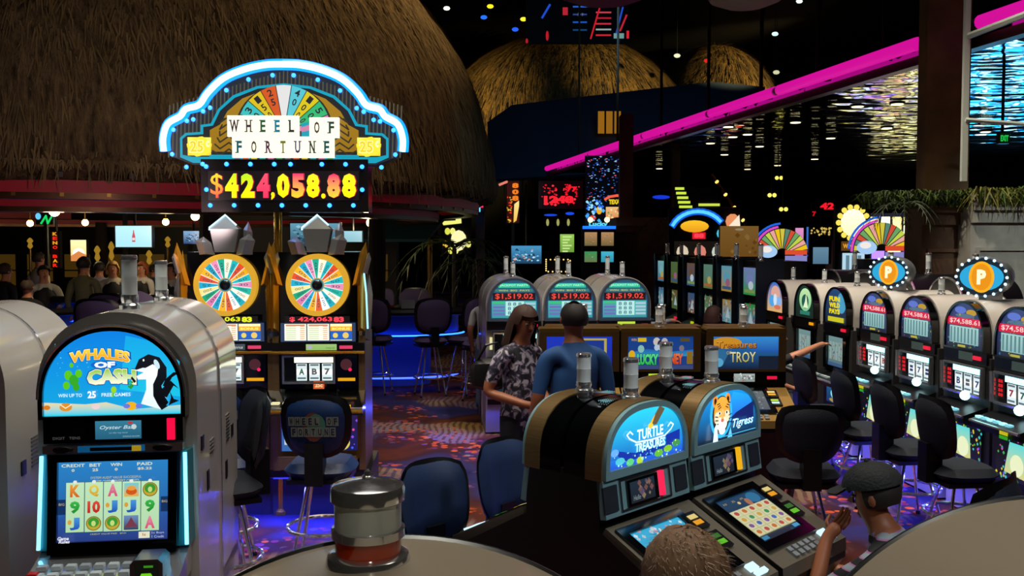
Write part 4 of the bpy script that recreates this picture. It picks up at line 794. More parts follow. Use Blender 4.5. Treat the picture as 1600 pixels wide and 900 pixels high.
def scr_reels(a, x0, z0, x1, z1): a.rect(x0, z0, x1, z1, '#6a8c94', '#8fb4b4'); W, H = x1-x0, z1-z0; [a.rect(x0+W*(.06+.18*i), z0+H*.2, x0+W*(.2+.18*i), z0+H*.8, '#a8c8c4') for i in range(5)]; a.specks(x0+W*.08, z0+H*.22, x1-W*.08, z0+H*.78, 26, ('#5c8aa8', '#8a9c68', '#a87c78'), .008, .02); a.rect(x0, z0, x1, z0+H*.1, '#4a70a0')
def topper_sign(root, z, s=1.0):
    """round glowing drum on a stalk, a ring of small lamps around a letter"""
    g = obj('drum_topper', MB().lathe([(.155*s, 0), (.165*s, .06), (.15*s, .22), (.10*s, .30), (.002, .31)], 24, mtx=TM(0, .1, z+.17*s, R(-90)) @ Matrix.Diagonal((1.22, 1, 1, 1))), mat('drum_shell', '#9aa4a8', .3, .6), root)
    a = Art(); a.ell(0, 0, .19*s, .15*s, '#10202c', 28); a.ell(0, 0, .165*s, .11*s, '#28a0d0', 28); a.ell(0, 0, .095*s, .125*s, '#f0a818', 28); a.ell(0, 0, .075*s, .105*s, '#e08c10', 24); a.text('P', 0, 0, .07*s, .12*s, '#fff4c8', .06); a.obj('topper_face', printmat(1.15), g, TM(0, .085, z+.17*s))
    for k in range(18): t = 2*PI*k/18; put('bulb', bpy.data.meshes.get('topper_bulb') or MB().ball((0, 0, 0), .013, 6).mesh('topper_bulb', emis('topper_bulb_white', '#c8ecff', 1.8)), g, (.19*s*math.cos(t), .075, z+.17*s+.152*s*math.sin(t)))
    g.rotation_euler = (0, 0, R(42)); pv_ = Vector((0, .12, 0)); g.location = pv_ - Matrix.Rotation(R(42), 3, 'Z') @ pv_
    obj('topper_stalk', MB().box(-.05, .05, .12, .26, z-.06, z+.06), STEEL, root)
SIDES = WHITE
ROW = [(1215, 'domed video slot with pink and blue round glass, the fourth dome from the far right corner post', art_pink, 0, 1), (1262, 'domed video slot with pale green round glass in the right row', art_green, 0, 1), (1311, 'domed video slot with yellow lettering on its round glass in the right row', art_yell, 0, 1),
       (1372, 'domed reel slot carrying the smaller round lamp-ringed topper', jack_art, 1, 0), (1438, 'domed reel slot without a topper, between the two lamp-ringed toppers', jack_art, 0, 0), (1514, 'domed reel slot carrying the larger round lamp-ringed topper', jack_art, 1, 0), (1600, 'domed reel slot cut off by the right edge of the photo', jack_art, 0, 0)]
ROW[0] = (1215, 'domed video slot with pink and blue round glass in the right row', art_pink, 0, 1)
for px, lab, art, top, video in ROW:
    P0 = row_pos(px); t = upright(lab, P0, RA, 'domed slots in the right-hand row'); W = .62; ap = 1.74
    cab_dome(t, W, ap, .66, .03, WHITE); base_block(t, .68, .6); obj('lower_cabinet', MB().box(-.33, .33, .0, .6, .4, 1.3), GREYM, t)
    o = arch(.285, 1.335, ap-.01, 26, 2.1); i_ = arch(.268, 1.35, ap-.03, 26, 2.1); obj('arch_frame', MB().ring(o, i_, -.04, .05), BLACKG, t)
    a = Art(.0012); art(a, .27, 1.35, ap-.03); a.obj('top_glass', printmat(.95), t, TM(0, -.02, 0))
    panel_strip(t, .6, 1.245, 1.335, -.02, '#f0203c' if px != 1262 else '#f0a010', .3, (lambda a, *q: a.rect(*q, '#4a5a50')) if not video else None, .5, BLACK, cw=.1, chh=.03)
    for s in (-1, 1): obj('side_block', MB().box(s*.335-.045, s*.335+.045, .05, .3, 1.25, 1.33), BLACK, t)
    if video:
        obj('screen_bezel', MB().ring([(-.27, .86), (.27, .86), (.27, 1.235), (-.27, 1.235)], [(-.2, .9), (.2, .9), (.2, 1.21), (-.2, 1.21)], -.04, .03), BLACKG, t); glow_panel(t, 'screen', -.2, .9, .2, 1.21, -.01, scr_reels, .6)
        glow_panel(t, 'belly_glass', -.22, .5, .22, .68, -.015, lambda a, *q: (a.rect(*q, '#102a50', '#1c5888'), a.ell(0, .6, .12, .06, '#8ae0f0'), a.ell(.0, .6, .05, .04, '#e8fcff'), a.ell(-.05, .53, .1, .02, '#a08a40')), 1.0)
        deck(t, .6, .78, -.2, 6, DARKM, ('#a8b8b8',), .15)
    else:
        reels(t, -.27, .27, .98, 1.225, -.03, 3, '7B=', '#a8fbff', 1.7, True); d = deck(t, .6, .86, -.2, 6, DARKM, ('#a8f0f8', '#78c0d0'), .9); obj('jackpot_button', MB().ball((0, 0, 0), .04, 12), emis('white_cyan_button', '#c8faff', 2.0), d, (.06, -.045, .98)); a = Art(); a.rect(-.05, 0, .05, .03, '#c8c010'); a.rect(-.05, -.03, .05, -.005, '#30a020'); a.obj('tray_lamp', printmat(.9), t, TM(.14, -.215, .82))
        obj('chrome_visor', MB().tube([(-.28, -.05, .99), (-.29, -.05, 1.22)], .014, 6).tube([(.28, -.05, .99), (.29, -.05, 1.22)], .014, 6), CHROME, t)
        def bel(a, x0, z0, x1, z1): a.rect(x0, z0, x1, z1, '#0c1018'); a.specks(x0, z0, x1, z1, 70, ('#d8c820', '#48b850', '#d84ca0', '#5a5ae0', '#40c8c8'), .008, .016); a.poly([(x0+.1, z0+.05), (x1-.14, z0+.03), (x1-.16, z1-.02), (x0+.16, z1-.02)], '#e0d878', '#60e0e0'); a.ell((x0+x1)/2, z0+.12, .08, .08, '#f0f8c8')
        glow_panel(t, 'belly_glass', -.25, .44, .25, .74, -.015, bel, .95)
    tower(t, .0, .2, ap-.004, .028, .15, '#8a8f90')
    if top: topper_sign(t, ap+.01, .95 if px < 1400 else 1.0)
    # its back-to-back neighbour, dark
for k, px in enumerate((1215, 1262, 1311, 1372)):
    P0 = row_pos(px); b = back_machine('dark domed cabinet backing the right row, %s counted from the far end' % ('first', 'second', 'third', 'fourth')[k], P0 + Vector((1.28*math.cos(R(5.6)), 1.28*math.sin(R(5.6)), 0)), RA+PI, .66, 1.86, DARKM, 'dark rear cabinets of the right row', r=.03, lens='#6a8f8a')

# ---- tall dark twin-screen slots further along the row
CS = [('#8fd0d8', '#4a8ab0'), ('#5a7a48', '#6a6a30'), ('#7a5a48', '#3a6a98'), ('#6a9a8a', '#6a8a50'), ('#68b8d0', '#c89a40'), ('#8898d8', '#3aa848')]
for k, px in enumerate((1035, 1056, 1082, 1109, 1138, 1174)):
    P0 = row_pos(px); t = upright('tall dark twin-screen slot, %s from the far end of its row' % ('first', 'second', 'third', 'fourth', 'fifth', 'sixth')[k], P0, RA, 'tall twin-screen slots'); c = CS[k]
    prof = [(.62, 0), (.12, 0), (.0, .4), (-.12, .82), (.02, 1.0), (.04, 1.44), (.0, 1.95), (.62, 1.95)]
    obj('cabinet', MB().prism([(y, z) for y, z in prof], -.34, .34, mtx=Matrix(((0, 1, 0, 0), (1, 0, 0, 0), (0, 0, 1, 0), (0, 0, 0, 1)))), DARKM, t)
    [obj('side_frame', MB().box(s*.35-.02, s*.35+.02, -.06, .3, .5, 1.98), mat('blue_grey_frame', '#2c3448', .3, .5), t) for s in (-1, 1)]
    def upper(a, x0, z0, x1, z1): W, H = x1-x0, z1-z0; a.rect(x0, z0, x1, z1, c[1], c[0]); a.ell(x0+W*.5, z0+H*.55, W*.3, H*.22, c[0]); a.ell(x0+W*.6, z0+H*.35, W*.2, H*.16, ('#d0c070', '#b07090', '#d8f0f8')[k % 3]); a.rect(x0+W*.1, z0+H*.08, x1-W*.1, z0+H*.2, ('#c87840', '#406a90', '#90b060')[k % 3])
    def lower(a, x0, z0, x1, z1): W, H = x1-x0, z1-z0; a.rect(x0, z0, x1, z1, c[0], c[1]); a.specks(x0, z0, x1, z1, 30, ('#d8d0b0', c[0], '#a05050', '#406890'), .015, .035); a.poly([(x0+W*.3, z0+H*.2), (x1-W*.3, z0+H*.2), (x0+W*.5, z0+H*.7)], '#c8e0e8')
    glow_panel(t, 'upper_screen', -.24, 1.5, .24, 1.86, -.02, upper, .55); glow_panel(t, 'lower_screen', -.24, 1.06, .24, 1.38, -.0, lower, .5)
    obj('card_light', MB().box(.12, .24, -.06, -.04, .9, .94), emis('card_light_%d' % k, ('#f01840', '#f01840', '#b8c810', '#f01840', '#f01840', '#f01840')[k], .9), t); deck(t, .62, .8, -.24, 6, DARKM, ('#5a8a98',), .1)
    tower(t, .34, .0, 1.95, .035, .22, '#5c6270')

# ---- low slant-top slots
def slant(label, loc, rz, style, art, disp, card, scr, group=None, lamps=True, back=False, tow=True, W=.62):
    t = upright(label, loc, rz, group); h = W/2
    gold = style == 'gold'; deckm = mat('gold_deck', '#b08a48', .35, .55) if gold else mat('grey_bronze_deck', '#6f6a5c', .4, .35)
    zp, zt = (1.05, 1.47) if gold else (1.08, 1.53)
    prof = [(.2, 0), (-.25, 0), (-.33, .55), (-.47, .74), (-.47, .83), (-.03, zp-.05), (.2, zp-.05)]
    SW = Matrix(((0, 1, 0, 0), (1, 0, 0, 0), (0, 0, 1, 0), (0, 0, 0, 1)))
    obj('lower_cabinet', MB().prism(prof, -h, h, mtx=SW), BLACK, t); obj('neck', MB().box(-h, h, .0, .2, zp-.05, 1.26 if not gold else zt-.02), BLACK, t)
    if gold:
        obj('topper_box', MB().box(-h, h, .01, .2, zp+.02, zt), mat('brown_gold_case', '#5c4526', .4, .5), t); obj('topper_cap', MB().box(-h-.005, h+.005, -.02, .2, zt, zt+.03, ch=.012), GOLDD, t)
        x0, z0, x1, z1 = -.265, zp+.12, .265, zt-.035; obj('sign_frame', MB().ring([(-h, zp+.1), (h, zp+.1), (h, zt), (-h, zt)], [(x0, z0), (x1, z0), (x1, z1), (x0, z1)], -.02, .02), mat('brown_gold_case', '#5c4526', .4, .5), t)
        a = Art(); art(a, x0, z0, x1, z1); a.obj('sign_glass', printmat(.9), t, TM(0, -.004, 0))
        obj('info_panel', MB().box(-h, h, -.025, .01, zp, zp+.1), BLACKG, t); obj('card_slot', MB().box(.17, .25, -.03, -.025, zp+.04, zp+.065), emis('card_red', '#f01848', .9), t)
        if disp: a = Art(); disp(a, -.1, zp+.02, .07, zp+.085); a.obj('player_display', printmat(.9), t, TM(0, -.028, 0))
    else:
        o = arch(h, 1.24, zt, 36, 2.5, 1.27); obj('topper_shell', MB().prism(o, .075, .19), BLACKG, t); obj('bronze_trim', MB().prism(arch(h+.003, 1.235, zt+.004, 36, 2.5, 1.27), -.01, .075), BRONZE, t)
        i_ = arch(h-.03, 1.275, zt-.028, 36, 2.5, 1.29); obj('sign_frame', MB().ring(arch(h-.004, 1.24, zt-.002, 36, 2.5, 1.27), i_, -.03, -.008), TEAL, t, smooth=50)
        if art:
            a = Art(); art(a, h-.03, 1.275, zt-.028, i_); a.obj('sign_glass', printmat(1.35), t, TM(0, -.016, 0))
        mb = MB()
        for i in range(9):
            for j in range(4): mb.ball((-.06+i*.012, .13+j*.013-.02, zt+.0), .004, 4)
        obj('vent_grille', mb, emis('vent_lamp', '#8ad0d8', .5) if lamps else STEEL, t, (-.06, .0, -.004))
        PT = TM(0, -.035, 1.085, R(-8)); p = obj('display_panel', MB().box(-h, h, 0, .03, 0, .155, mtx=PT), TEAL, t)
        obj('panel_plate', MB().ring([(-.2, .012), (.16, .012), (.16, .145), (-.2, .145)], [(-.19, .02), (.15, .02), (.15, .137), (-.19, .137)], -.006, 0, mtx=PT), STEEL, p)
        for s, x in ((0, -.265), (1, .235)): obj('speaker_grille', MB().box(x-.045, x+.045, -.008, .0, .025, .13, mtx=PT), mat('grille_navy', '#0a1a2a', .6, bump=.5, nscale=300), p)
        obj('display_well', MB().box(-.155, .06, -.01, 0, .025, .132, mtx=PT), BLACKG, p); obj('card_light', MB().box(.075, .10, -.016, 0, .03, .135, mtx=PT), emis('card_' + card[1:], card, 1.0), p)
        a = Art(); a.rect(-.14, .035, .03, .122, '#1a2430', '#22344a'); a.specks(-.09, .045, .02, .115, 12, ('#8a5a58', '#6a5a7a', '#a08a6a'), .008, .02); a.text('Hello', -.1, .055, .05, .02, '#a0b0b8', 0, .2); a.obj('player_display', printmat(.6), p, PT @ TM(0, -.012, 0))
    # sloping deck with the screen let into it
    ang = math.atan2(zp-.03-.83, .44); ln = math.hypot(zp-.03-.83, .44); DT = TM(0, -.47, .832, ang)
    d = obj('slant_deck', MB().add([(-h, 0, 0), (h, 0, 0), (h, ln, 0), (-h, ln, 0), (-h-.0, -.03, -.05), (h, -.03, -.05), (h, ln, -.03), (-h, ln, -.03)], [(0, 1, 2, 3), (4, 7, 6, 5), (0, 4, 5, 1), (1, 5, 6, 2), (2, 6, 7, 3), (3, 7, 4, 0)], mtx=DT), deckm, t, smooth=0)
    XZ = DT @ TM(-.06, .11, .002, R(-90))
    obj('screen_bezel', MB().ring([(-.22, -.02), (.22, -.02), (.22, .35), (-.22, .35)], [(-.175, .03), (.175, .03), (.175, .31), (-.175, .31)], -.012, .0, mtx=XZ), BLACKG, d)
    if scr: a = Art(.0008); scr(a, -.175, .03, .175, .31); a.obj('screen', printmat(.75), d, XZ @ TM(0, -.002, 0))
    else: obj('screen', MB().box(-.175, .175, -.003, 0, .03, .31, mtx=XZ), BLACKG, d)
    for q, (zz, c1, c2) in enumerate(((.26, '#f0a010', '#e8d080'), (.13, '#60c020', '#c0c010') if not gold else (.14, '#c8f8f0', '#b0d830'))):
        b = obj('bill_acceptor', MB().box(.185, .285, -.012, .0, zz-.05, zz+.05, mtx=XZ), BLACK, d); a = Art(); a.rect(.205, zz-.03, .265, zz-.005, c1); a.rect(.205, zz+.005, .265, zz+.03, c2 if not (q and not gold) else '#2a6a20'); a.obj('lamp', printmat(.9 if not gold else 1.2), b, XZ @ TM(0, -.014, 0))
    for i in range(5):
        for j in range(2): obj('button', MB().box(-.016, .016, -.012, .012, 0, .012, mtx=DT @ TM(.02+i*.05-.16, .03+j*.032, 0)), mat('btn_grey', '#8a9298', .3, .2), d)
    obj('button', MB().box(-.03, .03, -.018, .018, 0, .014, mtx=DT @ TM(.18, .065, 0)), emis('white_lit_button', '#c8ecff', 1.3), d); obj('button', MB().box(-.04, .04, -.012, .012, 0, .014, mtx=DT @ TM(.2, .03, 0)), emis('white_lit_button', '#c8ecff', 1.3), d)
    if tow: tower(t, .0, .07, zt+(.03 if gold else 0), .034, .17, '#a8c0cc')
    return t
FXL = mat('x', '#000000') if False else None
def turtle_art(a, w, z0, z1, out):
    H = z1-z0; a.poly(out, '#1438b0', '#28c8e8'); a.poly([(-w*.97, z0), (w*.97, z0), (w*.97, z0+H*.3), (w*.3, z0+H*.12), (-w*.3, z0+H*.2), (-w*.97, z0+H*.16)], '#1a50c8', '#2080d8')
    a.poly([(-w*.9, z0+H*.35), (-w*.3, z0+H*.2), (w*.1, z0+H*.34), (w*.9, z0+H*.45), (w*.9, z0+H*.2), (w*.4, z0+H*.08), (-w*.6, z0+H*.1)], '#0c2c98')
    for x, z, r, c in ((-.7, .12, .12, '#48b8c8'), (-.45, .06, .1, '#58c070'), (-.2, .05, .09, '#a8c830'), (.3, .09, .12, '#5cae30'), (.55, .13, .12, '#7ab828'), (.78, .2, .12, '#3c8a48'), (-.85, .3, .1, '#60a0e8')): a.ell(w*x, z0+H*z, w*r, H*.07, c, 9)
    a.specks(-w*.9, z0, w*.9, z0+H*.3, 50, ('#a0e8f8', '#c8f0a0', '#60c0f0'), .002, .006)
    a.text('TURTLE', w*.05, z0+H*.53, w*.74, H*.22, '#10a0d8', .08); a.text('TURTLE', w*.05, z0+H*.53, w*.7, H*.2, '#e0fcff', .03); a.text('TREASURES', w*.05, z0+H*.3, w*.86, H*.18, '#10a0d8', .08); a.text('TREASURES', w*.05, z0+H*.3, w*.8, H*.16, '#d8fbff', .03)
    for s in (-1, 1): a.line([(w*(.05+s*.4), z0+H*.42), (w*(.05+s*.55), z0+H*.5), (w*(.05+s*.62), z0+H*.58), (w*(.05+s*.54), z0+H*.63), (w*(.05+s*.47), z0+H*.57)], .007, '#d8fbff')
    a.line([(w*(-.35), z0+H*.41), (w*.05, z0+H*.39), (w*.45, z0+H*.41)], .006, '#f0ffff')
    a.poly([(w*-.02, z0+H*.66), (w*.2, z0+H*.66), (w*.42, z0+H*.92), (w*.28, z0+H*1.0), (w*.1, z0+H*.8)], '#5c5038'); a.poly([(w*-.02, z0+H*.66), (w*.06, z0+H*.66), (w*.16, z0+H*.86), (w*.1, z0+H*.8)], '#f0b030'); a.ell(w*.03, z0+H*.66, w*.07, H*.05, '#f0c840', 10)
def tigress_art(a, w, z0, z1, out):
    H = z1-z0; a.poly(out, '#060c20', '#1890e0'); a.poly([(-w*.1, z0+H*.35), (w*.85, z0+H*.5), (w*.8, z0+H*.8), (w*.2, z0+H*.95)], '#1c60d0', '#20a0e8'); a.poly([(-w*.1, z0+H*.3), (w*.9, z0+H*.3), (w*.9, z0+H*.66), (w*.3, z0+H*.5)], '#0a1c60')
    cx, cz = -w*.2, z0+H*.52
    a.ell(cx, cz+H*.02, w*.36, H*.5, '#30b0f0'); a.ell(cx, cz, w*.29, H*.4, '#0c1018'); 
    for s in (-1, 1): a.ell(cx+s*w*.2, cz+H*.3, w*.08, H*.13, '#e88820'); a.ell(cx+s*w*.2, cz+H*.3, w*.04, H*.07, '#2a1408')
    a.ell(cx, cz+H*.06, w*.25, H*.32, '#e8902c', 20, '#f0a840'); a.ell(cx, cz-H*.18, w*.17, H*.15, '#f8f0e0'); a.ell(cx-w*.17, cz-H*.04, w*.08, H*.12, '#f0d8b0'); a.ell(cx+w*.17, cz-H*.04, w*.08, H*.12, '#f0d8b0'); a.ell(cx, cz-H*.32, w*.1, H*.08, '#ffffff')
    a.poly([(cx-w*.05, cz-H*.1), (cx+w*.05, cz-H*.1), (cx+w*.03, cz+H*.12), (cx-w*.03, cz+H*.12)], '#f0b060'); a.ell(cx, cz-H*.11, w*.05, H*.035, '#c86a58')
    for s in (-1, 1):
        a.ell(cx+s*w*.1, cz+H*.05, w*.05, H*.04, '#fff8e8'); a.ell(cx+s*w*.1, cz+H*.05, w*.025, H*.03, '#101010')
        for k in range(3): a.line([(cx+s*w*(.06+.03*k), cz+H*(.18+.04*k)), (cx+s*w*(.14+.03*k), cz+H*(.14+.05*k))], .005, '#20140c'); a.line([(cx+s*w*.16, cz-H*(.02+.07*k)), (cx+s*w*.25, cz-H*(.0+.08*k))], .005, '#20140c')
    a.poly([(cx-w*.36, z0+H*.02), (cx-w*.2, z0+H*.02), (cx-w*.24, z0+H*.4), (cx-w*.32, z0+H*.3)], '#d8f4ff'); a.poly([(cx+w*.1, z0+H*.04), (cx+w*.26, z0+H*.04), (cx+w*.2, z0+H*.25)], '#60c8f0')
    a.text('Tigress', w*.42, z0+H*.28, w*.72, H*.24, '#50c0f0', .03, .3); a.text('Tigress', w*.42, z0+H*.285, w*.7, H*.22, '#e8fcff', .0, .3); a.rect(-w*.4, z0+H*.08, w*.85, z0+H*.1, '#40a0d0')
def scr_turtle(a, x0, z0, x1, z1):
    W, H = x1-x0, z1-z0; a.rect(x0, z0, x1, z1, '#50b8e0', '#38c0f0'); a.specks(x0, z1-H*.25, x1, z1, 26, ('#c8d8e8', '#d0a8b0', '#e8f8ff'), .006, .016); a.rect(x0+W*.3, z1-H*.42, x1-W*.2, z1-H*.36, '#58c8a0')
    for i in range(5):
        x = x0+W*(.03+.19*i); a.rect(x, z0, x+W*.17, z0+H*.52, '#c8e0f0'); 
        for j in range(3): ch, c = (('A', '#c050a0'), ('J', '#3060c0'), ('Q', '#3098a8'), ('K', '#d85040'), ('J', '#3870c8'))[(i+j*2) % 5]; a.text(ch, x+W*.085, z0+H*(.09+.17*j), W*.09, H*.13, c, .04)
def scr_tiger(a, x0, z0, x1, z1):
    W, H = x1-x0, z1-z0; a.rect(x0, z0, x1, z1, '#0c2038', '#16446a'); a.ell(x0+W*.8, z1-H*.14, W*.14, H*.12, '#2878a8'); a.ell(x0+W*.62, z1-H*.2, W*.06, H*.09, '#b87858'); a.ell(x0+W*.42, z1-H*.16, W*.03, H*.03, '#f0d890'); [a.text('%d' % (25*k+10), x0+W*(.14+.2*k), z1-H*.1, W*.07, H*.04, '#c8b868') for k in range(3)]
    a.rect(x0+W*.02, z0+H*.12, x1-W*.02, z0+H*.72, '#c8c890', '#d8d8a0')
    for i in range(5):
        for j in range(4):
            cx, cz = x0+W*(.12+.19*i), z0+H*(.2+.15*j); c = ('#d87830', '#3a9a58', '#4870c0', '#c85048', '#e0b048', '#8a5aa0')[(i*3+j*5) % 6]; a.rect(cx-W*.08, cz-H*.065, cx+W*.08, cz+H*.065, '#e8e4b8'); a.ell(cx, cz, W*.05, H*.045, c, 8); a.k -= 2
    a.k += 3; a.rect(x0+W*.02, z0+H*.02, x0+W*.16, z0+H*.09, '#3890c0'); a.rect(x1-W*.2, z0+H*.02, x1-W*.06, z0+H*.09, '#48a8e0')
TH2 = R(46.4); c2, s2 = math.cos(TH2), math.sin(TH2); TL = at(937, 745, 3.82); TL.z = 0
def tl(u, v): return Vector((TL.x + u*c2 - v*s2, TL.y + u*s2 + v*c2, 0))
slant('low slant-top slot with a turtle sign in blue, nearest of the diagonal pair', tl(.30, 0), TH2, 'bronze', turtle_art, None, '#ff2858', scr_turtle, W=.60)
slant('low slant-top slot with a tiger face sign, right of the turtle slot', tl(.94, 0), TH2, 'bronze', tigress_art, None, '#f0b018', scr_tiger, W=.60)
slant('dark slant-top slot backing the turtle slot, its deck pointing away', tl(.30, .40), TH2+PI, 'bronze', None, None, '#402030', None, W=.60, group='rear slant-top slots')
slant('dark slant-top slot backing the tiger slot, its deck pointing away', tl(.94, .40), TH2+PI, 'bronze', None, None, '#402030', None, W=.60, group='rear slant-top slots')
nb = bpy.data.objects['lower_cabinet']
def dino_art(a, x0, z0, x1, z1):
    W, H = x1-x0, z1-z0; a.rect(x0, z0, x1, z1, '#1c3c80', '#10408c'); a.poly([(x0, z0+H*.5), (x0+W*.3, z0+H*.62), (x0+W*.6, z0+H*.52), (x1, z0+H*.6), (x1, z0+H*.4), (x0, z0+H*.36)], '#3098c8', '#1c60b0'); a.rect(x0, z0, x1, z0+H*.12, '#38487c')
    for x, z, r, c in ((.44, .84, .055, '#c8c0b8'), (.5, .78, .05, '#2a2a48'), (.56, .84, .05, '#b8b0b0'), (.52, .68, .06, '#d8d0c8'), (.44, .66, .04, '#b0c8e0'), (.6, .7, .04, '#c0b8b8'), (.2, .62, .05, '#88c0b8'), (.82, .64, .04, '#7a7080')): a.ell(x0+W*x, z0+H*z, W*r, H*r*2.4, c, 10)
    a.rect(x0+W*.15, z0+H*.84, x0+W*.28, z0+H*.96, '#d8b818'); a.text('WIN', x0+W*.09, z0+H*.9, W*.08, H*.08, '#e8b040'); a.rect(x1-W*.2, z0+H*.85, x1-W*.06, z0+H*.95, '#5a4a18'); a.ell(x0+W*.06, z0+H*.44, W*.05, H*.14, '#e0b010', 12); a.rect(x0+W*.01, z0+H*.16, x0+W*.11, z0+H*.36, '#e0a810'); a.rect(x1-W*.1, z0+H*.16, x1-W*.01, z0+H*.54, '#8a6a18')
    a.text('LUCKY', x0+W*.3, z0+H*.3, W*.33, H*.36, '#064a20', .09); a.text('LUCKY', x0+W*.3, z0+H*.3, W*.32, H*.34, '#20b848', .05, col2='#60e890'); a.text('MONEY', x0+W*.66, z0+H*.32, W*.37, H*.36, '#5a1008', .09); a.text('MONEY', x0+W*.66, z0+H*.32, W*.36, H*.34, '#d04020', .05, col2='#e87848')
def troy_art(a, x0, z0, x1, z1):
    W, H = x1-x0, z1-z0; a.rect(x0, z0, x1, z1, '#0c1c38', '#2878c0'); a.poly([(x0+W*.3, z1), (x1, z1), (x1, z0+H*.5), (x0+W*.6, z0+H*.55)], '#1c50a8', '#3890d8'); a.rect(x1-W*.3, z0, x1, z0+H*.4, '#0e1c30'); a.ell(x0+W*.2, z0+H*.8, W*.24, H*.18, '#d09028'); a.ell(x0+W*.12, z0+H*.4, W*.12, H*.2, '#2a6a98'); a.ell(x0+W*.08, z0+H*.2, W*.08, H*.14, '#58a8d0'); a.poly([(x0+W*.14, z0+H*.1), (x0+W*.24, z0+H*.5), (x0+W*.28, z0+H*.3)], '#1c3a5c')
    a.text('Treasures', x0+W*.36, z0+H*.74, W*.62, H*.22, '#3c1c08', .05); a.text('Treasures', x0+W*.355, z0+H*.75, W*.61, H*.2, '#b86818', .02, col2='#e0a030'); a.text('OF', x0+W*.24, z0+H*.5, W*.07, H*.1, '#d0b060'); a.text('TROY', x0+W*.46, z0+H*.36, W*.4, H*.34, '#3c3010', .05); a.text('TROY', x0+W*.455, z0+H*.37, W*.39, H*.32, '#b0a050', .01, col2='#e8e8b0')
def blue_art(a, x0, z0, x1, z1): W, H = x1-x0, z1-z0; a.rect(x0, z0, x1, z1, '#1428a0', '#1c38c0'); a.rect(x0+W*.3, z0+H*.08, x1-W*.08, z1-H*.06, '#b8a850'); a.rect(x0+W*.34, z0+H*.14, x1-W*.12, z1-H*.12, '#183890'); a.ell(x0+W*.56, z0+H*.4, W*.16, H*.16, '#a8683c'); a.poly([(x0+W*.4, z0+H*.44), (x0+W*.7, z0+H*.5), (x0+W*.56, z0+H*.75)], '#7a8ab8')
def scr_grey(a, x0, z0, x1, z1): W, H = x1-x0, z1-z0; a.rect(x0, z0, x1, z1, '#586068', '#707a80'); a.specks(x0, z0, x1, z1, 160, ('#8a9498', '#485058', '#a0a8a8', '#6a5a60'), .004, .011)
promo = lambda a, x0, z0, x1, z1: (a.rect(x0, z0, x1, z1, '#b0e020', '#c8f040'), a.ell((x0+x1)/2-.01, (z0+z1)/2-.008, .05, .016, '#e0e030'))
grey_disp = lambda a, x0, z0, x1, z1: (a.rect(x0, z0, x1, z1, '#8a9a98', '#b0bcb8'), a.specks(x0, z0, x1, z1, 30, ('#e0e8e8', '#5a6a68', '#a07a70'), .004, .01))
for px, lab, art, disp in ((905, 'gold slant-top slot half hidden behind the man in the blue shirt', blue_art, promo), (1032, 'gold slant-top slot with green and red lettering on its sign', dino_art, promo), (1165, 'gold slant-top slot with a golden ancient-treasure sign, right end of its bank', troy_art, grey_disp)):
    P0 = at(px, 550, 7.75); slant(lab, (P0.x, 7.75, 0), R(.5), 'gold', art, disp, '#f01848', scr_grey, 'gold slant-top slots', W=.645)
    slant('gold slant-top slot facing away, behind the %s gold one' % {905: 'half hidden', 1032: 'green-and-red-lettered', 1165: 'right end'}[px], (P0.x+.06, 8.17, 0), R(180.5), 'gold', blue_art, None, '#f01848', scr_grey, 'gold slots facing away', W=.645)
# ---------------------------------------------------------------- stools
def stool(label, loc, rz, pad=NAVY, group='casino stools', sh=.76, ring=True, legs=4, logo=None, bh=.46, bw=.5):
    """the sitter faces local -y... the back pad stands at +y"""
    t = thing('casino_stool', label, 'stool', loc, rz, group)
    obj('seat', MB().pad(.48, .46, .12, mtx=TM(0, 0, sh-.05, R(90))), pad, t); obj('seat_shell', MB().box(-.2, .2, -.19, .19, sh-.13, sh-.1, ch=.0), BLACK, t)
    b = obj('backrest', MB().pad(bw, bh, .08, mtx=TM(0, .23, sh+.06+bh/2, R(-8)), curve=-.06, taper=.06), pad, t)
    obj('back_rim', MB().pad(bw+.035, bh+.035, .03, mtx=TM(0, .23, sh+.06+bh/2, R(-8)), curve=-.06, taper=.06), BLACK, t); obj('back_bracket', MB().box(-.06, .06, .16, .28, sh-.12, sh+.16), BLACK, t)
    fr = .24
    for k in range(legs):
        a = PI/4 + 2*PI*k/legs; obj('leg', MB().tube([(.11*math.cos(a), .11*math.sin(a), sh-.13), (fr*1.08*math.cos(a), fr*1.08*math.sin(a), .02)], .012, 8), CHROME, t)
        obj('foot_glide', MB().lathe([(.02, 0), (.018, .02), (.012, .03)], 8, mtx=TM(fr*1.08*math.cos(a), fr*1.08*math.sin(a), 0)), BLACK, t)
    if ring: obj('foot_ring', MB().tube([(fr*.98*math.cos(2*PI*k/28), fr*.98*math.sin(2*PI*k/28), .27) for k in range(28)], .013, 8, closed=True), CHROME, t)
    if logo:
        a = Art(.001); a.ell(0, .01, .07, .1, '#7a3a30', 16); a.ell(.02, .02, .06, .08, '#48806a', 16)
        for i, ch in enumerate('WHEEL OF'):
            if ch != ' ': a.rect(-.16+i*.041, .02, -.122+i*.041, .08, '#7c8078'); a.text(ch, -.141+i*.041, .05, .022, .045, '#16243c', .03); a.k -= 2
        for i, ch in enumerate('FORTUNE'): a.rect(-.145+i*.042, -.055, -.107+i*.042, .01, '#7c8078'); a.text(ch, -.126+i*.042, -.022, .022, .045, '#16243c', .03); a.k -= 2
        # the embroidery sits on the outer side of the back
        for i, (x, y, z) in enumerate(a.v): a.v[i] = (-x, -y, z)
        a.obj('stitched_logo', flatprint(), t, TM(0, .276, sh+.06+bh/2, R(-8)), label='small stitched letter-tile emblem')
    return t
FACE_AWAY = PI      # sitter looking along +y: the back turned to the camera
